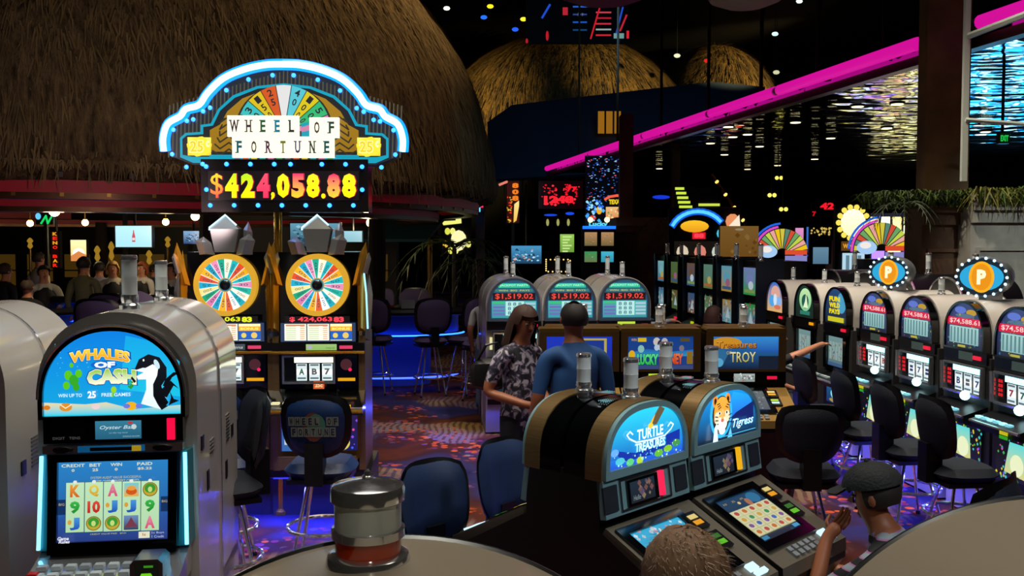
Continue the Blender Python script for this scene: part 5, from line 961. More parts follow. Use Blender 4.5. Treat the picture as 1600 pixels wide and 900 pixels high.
def st_at(px, py_seat, z=.76):     # ground point of a stool whose seat is seen at that photo height
    S = (py_seat - 378) / (EYE - z); Y = FPX / S; p = at(px, py_seat, Y); p.z = 0; return p
NB = mat('deep_blue_vinyl', '#0f2c5a', .45, bump=.12, nscale=160)
def turned(rz): return rz
p = at(503, 690, 6.45); stool('dark blue stool with a stitched emblem on its back, before the red-digit wheel slot', (p.x, 6.45, 0), 0, NB, logo=True, bh=.40, bw=.43, sh=.73)
p = at(345, 690, 6.45); stool('dark blue stool half hidden by the white whale cabinet, before the yellow-digit wheel slot', (p.x, 6.45, 0), R(6), NB, logo=True, bh=.42, bw=.43)
p = at(352, 790, 5.3); stool('dark stool just behind the right edge of the white whale cabinet', (p.x-.17, 5.8, 0), R(-60), NAVYD)
# stools of the right row: the sitter would look along the row's depth axis
RS = R(5.6-90)
for px, lab in ((1215, 'stool in the right row before the pink-and-blue-glass dome slot'), (1311, 'stool in the right row before the yellow-lettered dome slot'), (1372, 'stool in the right row before the slot with the smaller lamp-ringed topper'), (1438, 'stool in the right row before the dome slot without a topper'), (1514, 'stool in the right row before the slot with the larger lamp-ringed topper'), (1600, 'stool in the right row, nearest the lower right corner')):
    q = row_pos(px); stool('dark navy ' + lab, (q.x-.52*math.cos(R(5.6)), q.y-.52*math.sin(R(5.6)) - (.12 if px > 1400 else 0), 0), RS+R(-8 if px > 1400 else 4), NAVYD, sh=.62, bh=.42, bw=.46)
for o in list(COL.objects):
    if o.get('category') == 'stool' and 'right row' in o['label']: o.rotation_euler.z = RS
p = at(1255, 700, 6.6); stool('black-looking stool turned its back to the camera, before the treasure-sign gold slot', (p.x, 6.6, 0), R(-4), NAVYD, bw=.42, bh=.38, sh=.66)
stool('dark blue stool behind the turtle slots, left of the two seen past the tower light', tl(.30, 1.16), TH2+R(-2), NAVY, bh=.42, bw=.44, sh=.56)
stool('dark blue stool behind the turtle slots, right of the two, by the black side panel', tl(.84, 1.14), TH2+R(4), NAVY, bh=.44, bw=.46, sh=.58)
stool('dark blue stool under the grey-haired player', tl(.42, -1.1), TH2, NAVYD)
stool('dark blue stool under the player in the cap', tl(.98, -.98), TH2, NAVYD)
for i, s in enumerate([o for o in COL.objects if o.get('category') == 'stool']):
    if 'turned its back' in s['label'] or 'stitched' in s['label'] or 'yellow-digit' in s['label']: pass
for o in COL.objects:      # backs stand on the far side from the machines
    if o.get('category') == 'stool' and ('wheel slot' in o['label'] or 'treasure-sign' in o['label'] or 'right row' in o['label'] or 'player' in o['label']): o.rotation_euler.z += PI

# ---------------------------------------------------------------- people
SKIN = mat('skin', '#b5785a', .55); SKIN2 = mat('skin_tan', '#9a5c3c', .5); EYE_M = mat('eye_dark', '#140c08', .2); LIPS = mat('lips', '#7c3c34', .5); EYEW = mat('eye_white', '#8f8880', .3)
def seg_d(p, a, b):
    ab = b-a; t = max(0, min(1, (p-a).dot(ab)/max(ab.length_squared, 1e-9))); return (p-a-ab*t).length, t
J0 = dict(hip=(0, 0, .95), belly=(0, -.01, 1.10), chest=(0, 0, 1.28), neckb=(0, .015, 1.44), neck=(0, .005, 1.52), jaw=(0, -.025, 1.585), head=(0, -.005, 1.655), crown=(0, .01, 1.715),
          shl=(-.17, 0, 1.40), ell=(-.225, .03, 1.13), wrl=(-.235, -.05, .89), pal=(-.235, -.075, .81), shr=(.17, 0, 1.40), elr=(.225, .03, 1.13), wrr=(.235, -.05, .89), par=(.235, -.075, .81),
          thl=(-.09, 0, .88), knl=(-.1, -.02, .49), anl=(-.1, .03, .09), tol=(-.11, -.13, .035), thr=(.09, 0, .88), knr=(.1, -.02, .49), anr=(.1, .03, .09), tor=(.11, -.13, .035))
BONES = [('hip', 'belly', 't'), ('belly', 'chest', 't'), ('chest', 'neckb', 't'), ('neckb', 'neck', 'n'), ('neck', 'jaw', 'h'), ('jaw', 'head', 'h'), ('head', 'crown', 'h'),
         ('neckb', 'shl', 't'), ('shl', 'ell', 'u'), ('ell', 'wrl', 'f'), ('wrl', 'pal', 'd'), ('neckb', 'shr', 't'), ('shr', 'elr', 'u'), ('elr', 'wrr', 'f'), ('wrr', 'par', 'd'),
         ('hip', 'thl', 'p'), ('thl', 'knl', 'p'), ('knl', 'anl', 'p'), ('anl', 'tol', 's'), ('hip', 'thr', 'p'), ('thr', 'knr', 'p'), ('knr', 'anr', 'p'), ('anr', 'tor', 's')]
RAD = dict(hip=.135, belly=.13, chest=.14, neckb=.085, neck=.056, jaw=.066, head=.092, crown=.074, sh=.064, el=.043, wr=.029, pa=.033, th=.09, kn=.058, an=.04, to=.035)
def figure(label, loc, rz, pose=None, shirt='#20242c', pants='#101218', sleeve=.55, shirt_m=None, skin=None, hair='#20140c', hair_kind='short', scale=1.0, bulk=1.0, wide=1.12, fine=False, shoe='#0a0a0a', group=None, fingers=True, head_rot=(0, 0), name='person', skirt_z=None, extra=None):
    t = thing(name, label, 'person', loc, rz, group); t.scale = (scale,)*3; skin = skin or SKIN
    J = {k: Vector(v) for k, v in J0.items()}
    for k, v in (pose or {}).items(): J[k] = Vector(v)
    names = list(J); me = bpy.data.meshes.new('b'); me.from_pydata([J[n] for n in names], [(names.index(a), names.index(b)) for a, b, _ in BONES], [])
    o = bpy.data.objects.new('b', me); COL.objects.link(o); md = o.modifiers.new('s', 'SKIN'); md.use_smooth_shade = True; md.branch_smoothing = .3
    sv = me.skin_vertices[0].data
    for i, n in enumerate(names):
        r = RAD.get(n) or RAD[n[:2]]
        if n in ('hip', 'belly', 'chest'): r *= bulk
        sv[i].radius = (r, r); sv[i].use_root = n == 'hip'
    sub = o.modifiers.new('u', 'SUBSURF'); sub.levels = 2 if fine else 1; sub.render_levels = sub.levels
    dg = bpy.context.evaluated_depsgraph_get(); dg.update(); bme = bpy.data.meshes.new_from_object(o.evaluated_get(dg)); bpy.data.objects.remove(o)
    bme.name = 'body'; bme.materials.clear()
    sm = shirt_m or mat('cloth_' + shirt[1:], shirt, .8); pm = mat('cloth_' + pants[1:], pants, .8); hm = mat('shoe_' + shoe[1:], shoe, .5)
    for m in (sm, skin, pm, hm): bme.materials.append(m)
    bl = [(J[a], J[b], tg, RAD.get(b) or RAD[b[:2]], a) for a, b, tg in BONES]
    tags = []
    for p in bme.polygons:
        c = p.center; d, tg, tt = min(((seg_d(c, a, b)[0]-r*.9, g, seg_d(c, a, b)[1]) for a, b, g, r, _ in bl), key=lambda q: q[0])
        mi = {'t': 0, 'n': 1, 'h': 1, 'u': 0 if tt < sleeve else 1, 'f': 0 if sleeve >= 1.5 else 1, 'd': 1, 'p': 2, 's': 3}[tg]
        if tg == 'u' and sleeve >= 1: mi = 0
        p.material_index = mi; p.use_smooth = True; tags.append(tg)
    ax = (J['chest']-J['hip']); 
    vt = {}
    for p in bme.polygons:
        for v in p.vertices: vt.setdefault(v, set()).add(tags[p.index])
    body = put('body', bme, t)
    if fingers:
        mb = MB()
        for s in 'lr':
            w_, p_ = J['wr'+s], J['pa'+s]; d = (p_-w_).normalized(); e = (J['el'+s]-w_).normalized(); side = d.cross(Vector((0, 0, 1))); side = side.normalized() if side.length > .1 else Vector((0, 1, 0))
            if abs(d.z) > .7: side = Vector((0, 1, 0)) - d*d.y; side.normalize()
            nrm = d.cross(side).normalized(); sg = 1 if s == 'l' else -1
            for k, (off, ln) in enumerate(((-.024, .066), (-.008, .076), (.008, .072), (.024, .056))):
                b0 = p_ + side*off; curl = nrm*sg*.022
                mb.tube([b0-d*.01, b0+d*ln*.45, b0+d*ln*.8-curl*.6*-1, b0+d*ln*1.0+curl*1.3], [.0095, .0088, .008, .006], 7)
            th0 = w_*.55+p_*.45 - side*.022; mb.tube([th0, th0-side*.028+d*.02, th0-side*.034+d*.05], [.011, .01, .007], 7)
        obj('finger_set', mb, skin, t, smooth=60) if False else body.data.materials and merge(body, mb)
    wt = {'h': 0, 'n': .35}
    for i, v in enumerate(bme.vertices):
        tg = vt.get(i); f_ = sum(wt.get(q, 1) for q in tg)/len(tg) if tg else 1
        v.co.x *= 1 + (wide-1)*f_
    hd, jw = J['head'], J['jaw']; up = (J['crown']-J['neck']).normalized(); yaw, pit = head_rot
    HM = Matrix.Translation(hd) @ Euler((R(pit), 0, R(yaw))).to_matrix().to_4x4()
    f = MB(); f.add([(-.012, -.086, .015), (.012, -.086, .015), (.0, -.083, .04), (-.018, -.088, -.02), (.018, -.088, -.02), (0, -.118, -.018), (0, -.085, -.03)], [(0, 1, 2), (0, 3, 5), (0, 5, 1), (1, 5, 4), (3, 6, 5), (5, 6, 4)], 0, HM)
    for s in (-1, 1): f.ball((s*.033, -.077, .011), .0095, 8, 3, HM); f.ball((s*.033, -.083, .009), .006, 6, 1, HM); f.ball((s*.092, .008, -.005), .024, 8, 0, HM, (.35, .7, 1.2)); f.box(s*.033-.018, s*.033+.018, -.093, -.084, .03, .036, 4, HM)
    f.ball((0, -.08, -.05), .02, 8, 2, HM, (1.2, .5, .35)); f.ball((0, -.06, -.075), .03, 8, 0, HM, (1, .8, .7))
    obj('face', f, [skin, EYE_M, LIPS, EYEW, mat('hair_' + hair[1:], hair, .7)], t, smooth=50)
    HMt = mat('hair_' + hair[1:], hair, .6, noise=.4, nscale=60, bump=.4)
    if hair_kind: obj('hair', hair_mesh(hair_kind, HM), HMt, t, smooth=70)
    return t
def merge(body, mb):
    me = body.data; bm = bmesh.new(); bm.from_mesh(me); vs = [bm.verts.new(v) for v in mb.v]
    for fc in mb.f:
        try: q = bm.faces.new([vs[i] for i in fc]); q.material_index = 1; q.smooth = True
        except ValueError: pass
    bm.to_mesh(me); bm.free()
def hair_mesh(kind, HM):
    mb = MB(); n = 20; m = 12; v = []; f = []
    for i in range(m+1):
        th = PI*i/m
        for k in range(n):
            a = 2*PI*k/n; x, y, z = math.sin(th)*math.cos(a), math.sin(th)*math.sin(a), math.cos(th); front = max(0, -y)
            r = (.1 if kind == 'bald' else .104)*(1-.16*max(0, -z-.1)) + .003*math.sin(5*a+3*th); lim = .35 if front > .35 else -.55
            px, py, pz = x*r*.96, y*r*1.1+.008, z*r*1.12+.012
            if kind in ('long', 'bob') and z < .1:
                dn = (.1-z)*(.19 if kind == 'long' else .08); pz = .015 - dn*1.0 + z*.05; w = 1.08+.22*min(1, dn*5); px = (x/max(.3, math.hypot(x, y)))*.1*w; py = (y/max(.3, math.hypot(x, y)))*.105*w + .02
            v.append((px, py, pz))
    for i in range(m):
        for k in range(n):
            th = PI*(i+.5)/m; a = 2*PI*(k+.5)/n; y, z = math.sin(th)*math.sin(a), math.cos(th)
            if kind in ('long', 'bob'):
                keep = (y > -.55 or z > .45) and not (i == m-1)
                if z < -.0 and y < -.2: keep = False
            elif kind == 'bald': keep = (not (z > .8 and y > -.1) and z > -.55 and (y > -.3 or z > .5))
            elif kind == 'bun': keep = y > -.45 and z > -.55 or z > .55
            else: keep = (z > -.5 and y > -.35) or z > .5
            if keep: f.append((i*n+k, (i+1)*n+k, (i+1)*n+(k+1) % n, i*n+(k+1) % n))
    mb.add(v, f, 0, HM); return mb
def blouse_mat():
    m = bpy.data.materials.new('patterned_blouse'); m.use_nodes = True; nt = m.node_tree; N = nt.nodes; L = nt.links; p = N['Principled BSDF']; p.inputs['Roughness'].default_value = .7
    tc = N.new('ShaderNodeTexCoord'); n = N.new('ShaderNodeTexNoise'); n.inputs['Scale'].default_value = 16; n.inputs['Detail'].default_value = 3; n.inputs['Distortion'].default_value = 1.2; L.new(tc.outputs['Object'], n.inputs['Vector'])
    r = N.new('ShaderNodeValToRGB'); e = r.color_ramp.elements; e[0].position = .42; e[0].color = lin('#15131c'); e[1].position = .62; e[1].color = lin('#b8b0bc'); x = e.new(.5); x.color = lin('#3c3450'); L.new(n.outputs[0], r.inputs[0]); L.new(r.outputs[0], p.inputs['Base Color']); return m
# the standing pair
pw = at(812, 560, 7.0)
figure('woman with long brown hair in a dark patterned blouse, looking down beside the man', (pw.x, 7.0, 0), R(46), dict(ell=(-.25, .06, 1.14), wrl=(-.12, -.19, 1.06), pal=(-.05, -.23, 1.04), elr=(.23, .05, 1.14), wrr=(.14, -.16, 1.0), par=(.09, -.2, .97), jaw=(.0, -.06, 1.575), head=(0, -.05, 1.645), crown=(0, -.03, 1.71)),
       shirt_m=blouse_mat(), pants='#0c0e16', sleeve=.7, hair='#3a2013', hair_kind='long', wide=1.14, bulk=1.05, fine=True, skin=SKIN2, head_rot=(-12, 18), scale=.985)
pm = at(897, 560, 6.55)
figure('man in a blue tee shirt seen from behind, thinning dark hair, grey trousers', (pm.x, 6.55, 0), R(188), dict(elr=(.225, .02, 1.12), wrr=(.25, -.07, .88), par=(.25, -.1, .81), ell=(-.22, .0, 1.12), wrl=(-.2, -.16, .95), pal=(-.17, -.22, .92), hip=(.03, .02, .95), thl=(-.05, 0, .88), thr=(.13, 0, .88), knr=(.2, -.02, .49), anr=(.24, .03, .09), tor=(.25, -.13, .035)),
       shirt='#1c4a80', pants='#77738a', sleeve=.9, hair='#17100c', hair_kind='bald', wide=1.13, bulk=1.22, fine=True, skin=SKIN2, scale=1.01)
bag = thing('shoulder_bag', 'black shoulder bag hanging at the elbow of the woman in the patterned blouse', 'bag', at(764, 585, 7.08)); obj('bag_body', MB().pad(.28, .24, .12), mat('black_leather', '#0a090c', .45), bag)
obj('bag_strap', MB().tube([(-.09, 0, .1), (-.02, -.03, .22), (.06, -.03, .24), (.1, .0, .08)], .012, 6), mat('black_leather', '#0a090c', .45), bag)
pb = at(760, 560, 12.3); figure('person in a white shirt and pale jeans, mostly hidden behind the leftmost green-glass slot', (pb.x, 12.3, 0), R(150), None, shirt='#b9bcc0', pants='#5a7890', sleeve=.7, hair='#16100c', scale=.93)
# seated players
SITL = dict(hip=(0, .02, .86), belly=(0, .0, 1.02), chest=(0, -.05, 1.2), neckb=(0, -.07, 1.36), neck=(0, -.09, 1.44), jaw=(0, -.13, 1.5), head=(0, -.12, 1.57), crown=(0, -.1, 1.63), shl=(-.17, -.06, 1.32), shr=(.17, -.06, 1.32), ell=(-.22, -.14, 1.08), elr=(.22, -.14, 1.08), wrl=(-.16, -.36, 1.0), wrr=(.16, -.36, 1.0), pal=(-.14, -.43, .99), par=(.14, -.43, .99),
           thl=(-.1, -.04, .84), knl=(-.13, -.42, .8), anl=(-.12, -.36, .38), tol=(-.13, -.48, .3), thr=(.1, -.04, .84), knr=(.13, -.42, .8), anr=(.12, -.36, .38), tor=(.13, -.48, .3))
SIT = SITL
SITLOW = {k: (x, y, z-.3) for k, (x, y, z) in SITL.items()}
SITLOW.update(knl=(-.13, -.42, .52), knr=(.13, -.42, .52), anl=(-.12, -.36, .12), anr=(.12, -.36, .12), tol=(-.13, -.48, .04), tor=(.13, -.48, .04))
def low(d, dz, **k): q = {a: (x, y, z+dz) for a, (x, y, z) in d.items()}; q.update(k); return q
g = figure('grey-haired balding player at the bottom edge, seen from behind at the turtle slot', tl(.42, -1.1) + Vector((0, 0, -.07)), TH2+PI, SIT, shirt='#2a2620', pants='#14161c', hair='#9a7a60', hair_kind='short', skin=SKIN2, fine=True, sleeve=1)
g.rotation_euler.z = R(200); hp = at(1100, 850, 2.1); g.location = (hp.x, 2.0, -.13)
sb_ = MB(); gh = g
for _ in range(900):
    th, a_ = math.acos(random.uniform(-.1, 1)), random.uniform(0, 2*PI); n_ = Vector((math.sin(th)*math.cos(a_), math.sin(th)*math.sin(a_), math.cos(th)))
    if n_.y < -.4 and n_.z < .5: continue
    p_ = Vector((n_.x*.1, n_.y*.114+.008, n_.z*.117+.012)) + Vector((0, -.12, 1.57)); d_ = (n_*.5 + Vector((random.uniform(-.5, .5), .5+random.uniform(-.4, .4), -.35))).normalized()*random.uniform(.012, .028); s_ = n_.cross(d_).normalized()*.0011
    sb_.add([p_-s_, p_+s_, p_+d_], [(0, 1, 2)])
obj('hair_strand', sb_, mat('grey_strand', '#b5a48c', .5), gh, kind='stuff', smooth=0)
def stripes():
    m = bpy.data.materials.new('striped_shirt'); m.use_nodes = True; nt = m.node_tree; N = nt.nodes; L = nt.links; p = N['Principled BSDF']; p.inputs['Roughness'].default_value = .75
    tc = N.new('ShaderNodeTexCoord'); w_ = N.new('ShaderNodeTexWave'); w_.bands_direction = 'Z'; w_.inputs['Scale'].default_value = 5.5; w_.inputs['Distortion'].default_value = 1.2; L.new(tc.outputs['Object'], w_.inputs['Vector'])
    r = N.new('ShaderNodeValToRGB'); r.color_ramp.interpolation = 'CONSTANT'; e = r.color_ramp.elements; e[0].position = 0; e[0].color = lin('#0c0a10'); e[1].position = .45; e[1].color = lin('#a06a9a'); x = e.new(.75); x.color = lin('#8a98a0'); L.new(w_.outputs['Fac'], r.inputs[0]); L.new(r.outputs[0], p.inputs['Base Color']); return m
pc = at(1352, 800, 4.15)
cp = figure('player in a dark cap and striped shirt, chin on hand, at the tiger slot', (pc.x+.15, 4.08, -.17), TH2+R(186), low(SITLOW, 0, elr=(.2, -.32, .84), wrr=(.08, -.31, 1.06), par=(.045, -.27, 1.12), ell=(-.24, -.2, .78), wrl=(-.2, -.42, .82), pal=(-.19, -.49, .84), jaw=(0, -.15, 1.19), head=(0, -.14, 1.26), crown=(0, -.12, 1.32)), shirt_m=stripes(), pants='#101018', sleeve=.95, hair='#2a2420', hair_kind='short', skin=SKIN2, fine=True, head_rot=(8, 12))
cap = thing('cap', 'dark peaked cap on the head of the striped-shirt player', 'cap', (0, 0, 0)); HMc = Matrix.Translation(cp.location) @ Euler((0, 0, cp.rotation_euler.z)).to_matrix().to_4x4() @ Matrix.Translation((0, -.14, 1.26)) @ Euler((R(12), 0, R(8))).to_matrix().to_4x4()
cb = MB(); CN = 18; cv = []; cf = []
for i in range(7):
    th = PI/2*i/6
    for k in range(CN): a_ = 2*PI*k/CN; cv.append((.118*math.cos(th)*math.cos(a_), .13*math.cos(th)*math.sin(a_)+.005, .045+.105*math.sin(th)))
for i in range(6):
    for k in range(CN): cf.append((i*CN+k, i*CN+(k+1) % CN, (i+1)*CN+(k+1) % CN, (i+1)*CN+k))
cb.add(cv, cf, 0, HMc); obj('crown', cb, mat('cap_cloth', '#0c1214', .8, bump=.3, nscale=80), cap, smooth=60)
pk = MB(); pv = [(x, -.09-(.1 if o else 0)*math.sqrt(max(0, 1-(x/.11)**2)), .05-(.02 if o else 0)+h) for h in (0, .008) for o in (0, 1) for x in [-.1+.2*i/10 for i in range(11)]]
pf = [(i, i+1, 12+i, 11+i) for i in range(10)] + [(22+i, 33+i, 34+i, 23+i) for i in range(10)] + [(11+i, 12+i, 34+i, 33+i) for i in range(10)] + [(i+1, i, 22+i, 23+i) for i in range(10)]
pk.add(pv, pf, 0, HMc); obj('peak', pk, mat('cap_cloth', '#0c1214', .8, bump=.3, nscale=80), cap); obj('button', MB().ball((0, 0, .152), .012, 8, 0, HMc), mat('cap_cloth', '#0c1214', .8), cap)
# players of the far row, seen in scraps
p = row_pos(1174); figure('player with reddish dark hair facing the nearest twin-screen slot', (p.x-.62, p.y-.1, 0), RS+PI, SITLOW, shirt='#15151c', hair='#3a1812', hair_kind='bob', scale=.98)
p = row_pos(1050); figure('player in a grey sleeve reaching out, right of the domed green-glass slots', (at(985, 500, 12.6).x, 12.6, 0), R(90), low(SIT, -.12, anl=(-.12, -.36, .1), anr=(.12, -.36, .1), tol=(-.13, -.48, .03), tor=(.13, -.48, .03), ell=(-.2, -.25, 1.12), wrl=(-.14, -.5, 1.18), pal=(-.12, -.58, 1.17)), shirt='#8a8a98', hair='#1a120c', sleeve=2)
p = row_pos(1262); figure('player with a bare arm, hidden behind the gold slot beside the pale green glass', (at(1186, 520, 10.4).x, 10.1, 0), RS+PI, low(SITLOW, -.08, ell=(-.2, -.3, 1.05), wrl=(-.12, -.52, 1.12), pal=(-.1, -.59, 1.13)), shirt='#16161c', hair='#1a120c', hair_kind='short', sleeve=.5)
# ---------------------------------------------------------------- the table pit under the hut
FELT = mat('green_felt', '#1d6a58', .8); PADR = mat('table_pad', '#0c0c12', .5)
def felt_table(label, cx, cy, r, h, rz, under=True, felt=None):
    t = thing('gaming_table', label, 'table', (cx, cy, 0), rz)
    half = [(r*math.cos(PI*k/20), -.62*r*math.sin(PI*k/20)) for k in range(21)]
    FL = Matrix(((1, 0, 0, 0), (0, 0, 1, 0), (0, 1, 0, 0), (0, 0, 0, 1)))
    obj('felt_top', MB().prism(half, h-.02, h, mtx=FL), felt or FELT, t); obj('padded_rail', MB().tube([(x*1.04, y*1.04, h+.0) for x, y in half], .06, 8), PADR, t)
    ap = [(x*.8, y*.8) for x, y in half]; obj('apron', MB().prism(ap, h-.34, h-.03, mtx=FL), mat('table_apron', '#3c5aa0', .5), t)
    obj('pedestal', MB().prism([(x*.5, y*.5) for x, y in half], .0, h-.34, mtx=FL), mat('table_apron', '#3c5aa0', .5), t)
    if under: obj('under_glow', MB().tube([(x*.86, y*.86, h-.36) for x, y in half], .012, 6), emis('table_blue_glow', '#1a50ff', 9), t); obj('floor_glow_rail', MB().tube([(x*.8, y*.8, .16) for x, y in half], .015, 6), emis('table_blue_glow2', '#3048ff', 5), t)
    tr = obj('chip_tray', MB().box(-.35, .35, -.24, -.04, h, h+.03), BLACK, t)
    for k in range(9): put('chip_column', bpy.data.meshes.get('chip_%d' % (k % 3)) or MB().tube([(0, -.2, 0), (0, -.06, 0)], .03, 8).mesh('chip_%d' % (k % 3), (mat('chip_red', '#b03020', .5), mat('chip_cream', '#c8b890', .5), mat('chip_green', '#2c7a3c', .5))[k % 3]), tr, (-.3+k*.075, 0, h+.035))
    return t
p = at(160, 462, 16.5); felt_table('green felt table where the blond dealer deals', p.x, 16.5, 1.25, at(160, 464, 16.5).z, 0)
p = at(10, 470, 14.5); felt_table('felt table at the left edge with a bright blue glow under it', p.x-.1, 14.5, 1.2, 1.15, R(20))
p = at(655, 470, 14.9); T3 = felt_table('green felt table ringed by purple stools, right of the wheel slots', p.x-.55, 15.0, 1.45, 1.16, R(-4)); 
lm = thing('table_lamp', 'tiny bright lamp standing on the felt table right of the wheel slots', 'lamp', (at(660, 462, 14.7).x, 14.7, 1.18)); obj('lamp_base', MB().lathe([(.04, 0), (.01, .03), (.008, .07)], 8), GOLD, lm); obj('flame_globe', MB().ball((0, 0, .1), .035, 8), emis('small_lamp', '#ffd890', 5), lm)
cd = tag(obj('table_placard', MB().box(-.1, .1, 0, .01, 0, .16), mat('placard', '#a8a8b8', .6), None, (at(638, 470, 14.4).x, 14.35, 1.17)), 'small white placard standing on the felt table right of the wheel slots', 'placard')
STL = []
for k, (px, ps, Y, rz, lab) in enumerate(((588, 520, 13.9, 170, 'left of the four purple stools at the felt table right of the wheel slots'), (672, 522, 13.7, 200, 'second from left of the four purple stools at the felt table'), (725, 520, 13.9, 235, 'third of the four purple stools at the felt table, seat turned to the left'), (752, 525, 13.2, 225, 'right-hand purple stool nearest the woman, before the felt table'))):
    q = at(px, ps, Y); stool('tall ' + lab, (q.x, Y, 0), R(rz), PURPLE, 'purple stools at the gaming tables', .84, True, 4, None, .5, .52)
for k, (px, Y, rz, lab) in enumerate(((165, 11.2, 175, 'purple stool left of the draped one, over the whale cabinet'), (225, 11.6, 190, 'purple stool with a lit blue seat edge, just left of the first tower light'), (212-30, 12.4, 170, 'purple stool further back beside the draped jacket stool'), (258, 12.0, 185, 'purple stool between the two tower lights of the whale pair'), (285, 12.5, 200, 'purple stool between the second tower light and the wheel slot'), (590, 17.5, 180, 'far purple stool behind the felt table, the left one'), (645, 17.5, 175, 'far purple stool behind the felt table, the right one'))):
    q = at(px, 480, Y); stool(lab, (q.x, Y, 0), R(rz+180 if Y > 17 else rz), PURPLE, 'purple stools at the gaming tables', 1.0 if Y < 15 else .8, True, 4, None, .48, .55)
jk = thing('draped_jacket', 'pale lilac jacket hung over the back of a purple stool', 'jacket', (at(195, 470, 11.0).x, 11.0, 1.22)); mb = MB(); mb.pad(.34, .6, .08, mtx=TM(.12, 0, .12, 0, R(24)), curve=.05); obj('jacket_cloth', mb, mat('lilac_cloth', '#8a7898', .85), jk)
ST2 = dict()
PPL = [(60, 397, 17.5, 'bald standing man in a white shirt left of the red upright letters', '#d8d0b8', '#14141a', 'bald', '#2a1c14', 150, 2), (42, 440, 13.5, 'big man in a dark jacket seen from behind at the left table', '#0d0e14', '#0c0c10', 'bald', '#3a2a20', 180, 2), (8, 415, 15.5, 'dark-clothed player cut by the left edge of the photo', '#0b0b10', '#0c0c10', 'short', '#2a160c', 150, 2),
       (68, 418, 15.8, 'dark-haired dealer in a white shirt and vest bending by the left table', '#b8b4a8', '#101014', 'short', '#140e0a', 40, 2), (131, 405, 15.6, 'man in an olive grey suit seen from behind at the felt table', '#5e5c40', '#20201c', 'short', '#0e0a08', 172, 2), (155, 412, 18, 'player in a lilac shirt beyond the olive suit', '#8a80a0', '#14141a', 'short', '#120c0a', 190, 1),
       (176, 411, 17.3, 'blond dealer with glasses, white sleeves and a dark vest', '#cfc6b4', '#0e0e14', 'bob', '#c09a58', 20, 2), (222, 412, 18.5, 'red-haired dealer behind the first tower light', '#b9b4b0', '#0e0e14', 'bob', '#7a3a1c', -20, 2), (268, 414, 17.0, 'dark-haired dealer leaning with white sleeves near the second tower light', '#c8c0b8', '#0e0e14', 'short', '#140e0a', -40, 2), (281, 413, 18.6, 'far player with a white collar beside the wheel slot', '#b0a8a0', '#14141a', 'short', '#3a2414', 160, 1), (240, 416, 21, 'far player between the two tower lights', '#3a4468', '#14141a', 'short', '#100c0a', 100, 1)]
for px, py, Y, lab, sh, pn, hk, hr, rz, sl in PPL:
    top = at(px, py, Y); sc = min(1.1, max(.85, top.z/1.74)); pose = {}
    if 'dealer' in lab: pose = dict(ell=(-.24, -.05, 1.15), wrl=(-.15, -.3, 1.05), pal=(-.13, -.37, 1.03), elr=(.24, -.05, 1.15), wrr=(.12, -.3, 1.1), par=(.1, -.36, 1.09))
    f_ = figure(lab, (top.x, Y, top.z-1.74*sc), R(rz), pose, shirt=sh, pants=pn, hair=hr, hair_kind=hk, sleeve=sl, scale=sc, wide=1.14, fingers=False); f_.location.z = 0; f_.scale = (sc, sc, top.z/1.74)
    if 'vest' in lab or 'olive' not in lab and 'dealer' in lab: obj('vest', MB().lathe([(.17, .98), (.175, 1.15), (.165, 1.3), (.09, 1.42)], 14, mtx=Matrix.Diagonal((1.08, .95, 1, 1))), mat('black_vest', '#0c0c14', .7), f_)
# hanging lamps
LG = emis('lamp_globe', '#ffdf9c', 9)
for k, (px, py, Y, lab, r) in enumerate(((85, 330, 13, 'hanging globe lamp on a long rod, brightest at the left', .09), (47, 349, 19, 'small hanging globe lamp, leftmost of the lamps', .08), (133, 348, 19, 'small hanging globe lamp between the rod lamp and the bright screen', .08), (259, 347, 18, 'small hanging globe lamp to the right of the bright screen', .08), (305, 338, 16, 'small hanging globe lamp just left of the wheel slot topper', .09), (579, 348, 16, 'hanging globe lamp just right of the wheel slots', .09))):
    q = at(px, py, Y); l = thing('hanging_lamp', lab, 'lamp', q, 0, 'hanging lamps under the hut'); r *= .8; obj('globe', MB().ball((0, 0, 0), r, 12), LG, l); obj('lamp_cap', MB().lathe([(r*.5, r*.8), (r*.8, r*1.0), (.012, r*1.4)], 10), GOLD, l); obj('rod', MB().tube([(0, 0, r*1.3), (0, 0, (3.4 if k else 2.95)-q.z)], .012, 6), GOLDD, l)
pl = bpy.data.lights.new('lamp_light', 'POINT')
for px, py, Y in ((85, 338, 13), (133, 356, 18.5), (259, 356, 17.6), (580, 356, 15.8)):
    d = bpy.data.lights.new('pit_lamp_light', 'POINT'); d.energy = 34; d.color = (1, .78, .45); d.shadow_soft_size = .12; o = bpy.data.objects.new('pit_lamp_light', d); COL.objects.link(o); o.location = at(px, py+8, Y); 
# screens and lit signs of the pit
def screen_tv(label, px0, py0, px1, py1, Y, fn, s=1.0, cat='screen', name='wall_screen', frame=BLACK, hang=True, rz=0):
    a_, b_ = at(px0, py1, Y), at(px1, py0, Y); W, H = (b_.x-a_.x)/2, (b_.z-a_.z)/2; t = thing(name, label, cat, ((a_.x+b_.x)/2, Y, (a_.z+b_.z)/2), rz)
    m = .04*max(W, H); obj('case', MB().box(-W-m, W+m, .01, .09, -H-m, H+m), frame, t); obj('bezel', MB().ring([(-W-m, -H-m), (W+m, -H-m), (W+m, H+m), (-W-m, H+m)], [(-W, -H), (W, -H), (W, H), (-W, H)], -.015, .01), frame, t)
    a = Art(.002); fn(a, -W, -H, W, H); a.obj('picture', printmat(s), t)
    if hang: obj('hanger', MB().tube([(0, .06, H), (0, .06, H+1.0)], .02, 6), BLACK, t)
    else: obj('sign_post', MB().box(-.04, .04, .03, .08, -t.location.z, -H), BLACK, t)
    return t
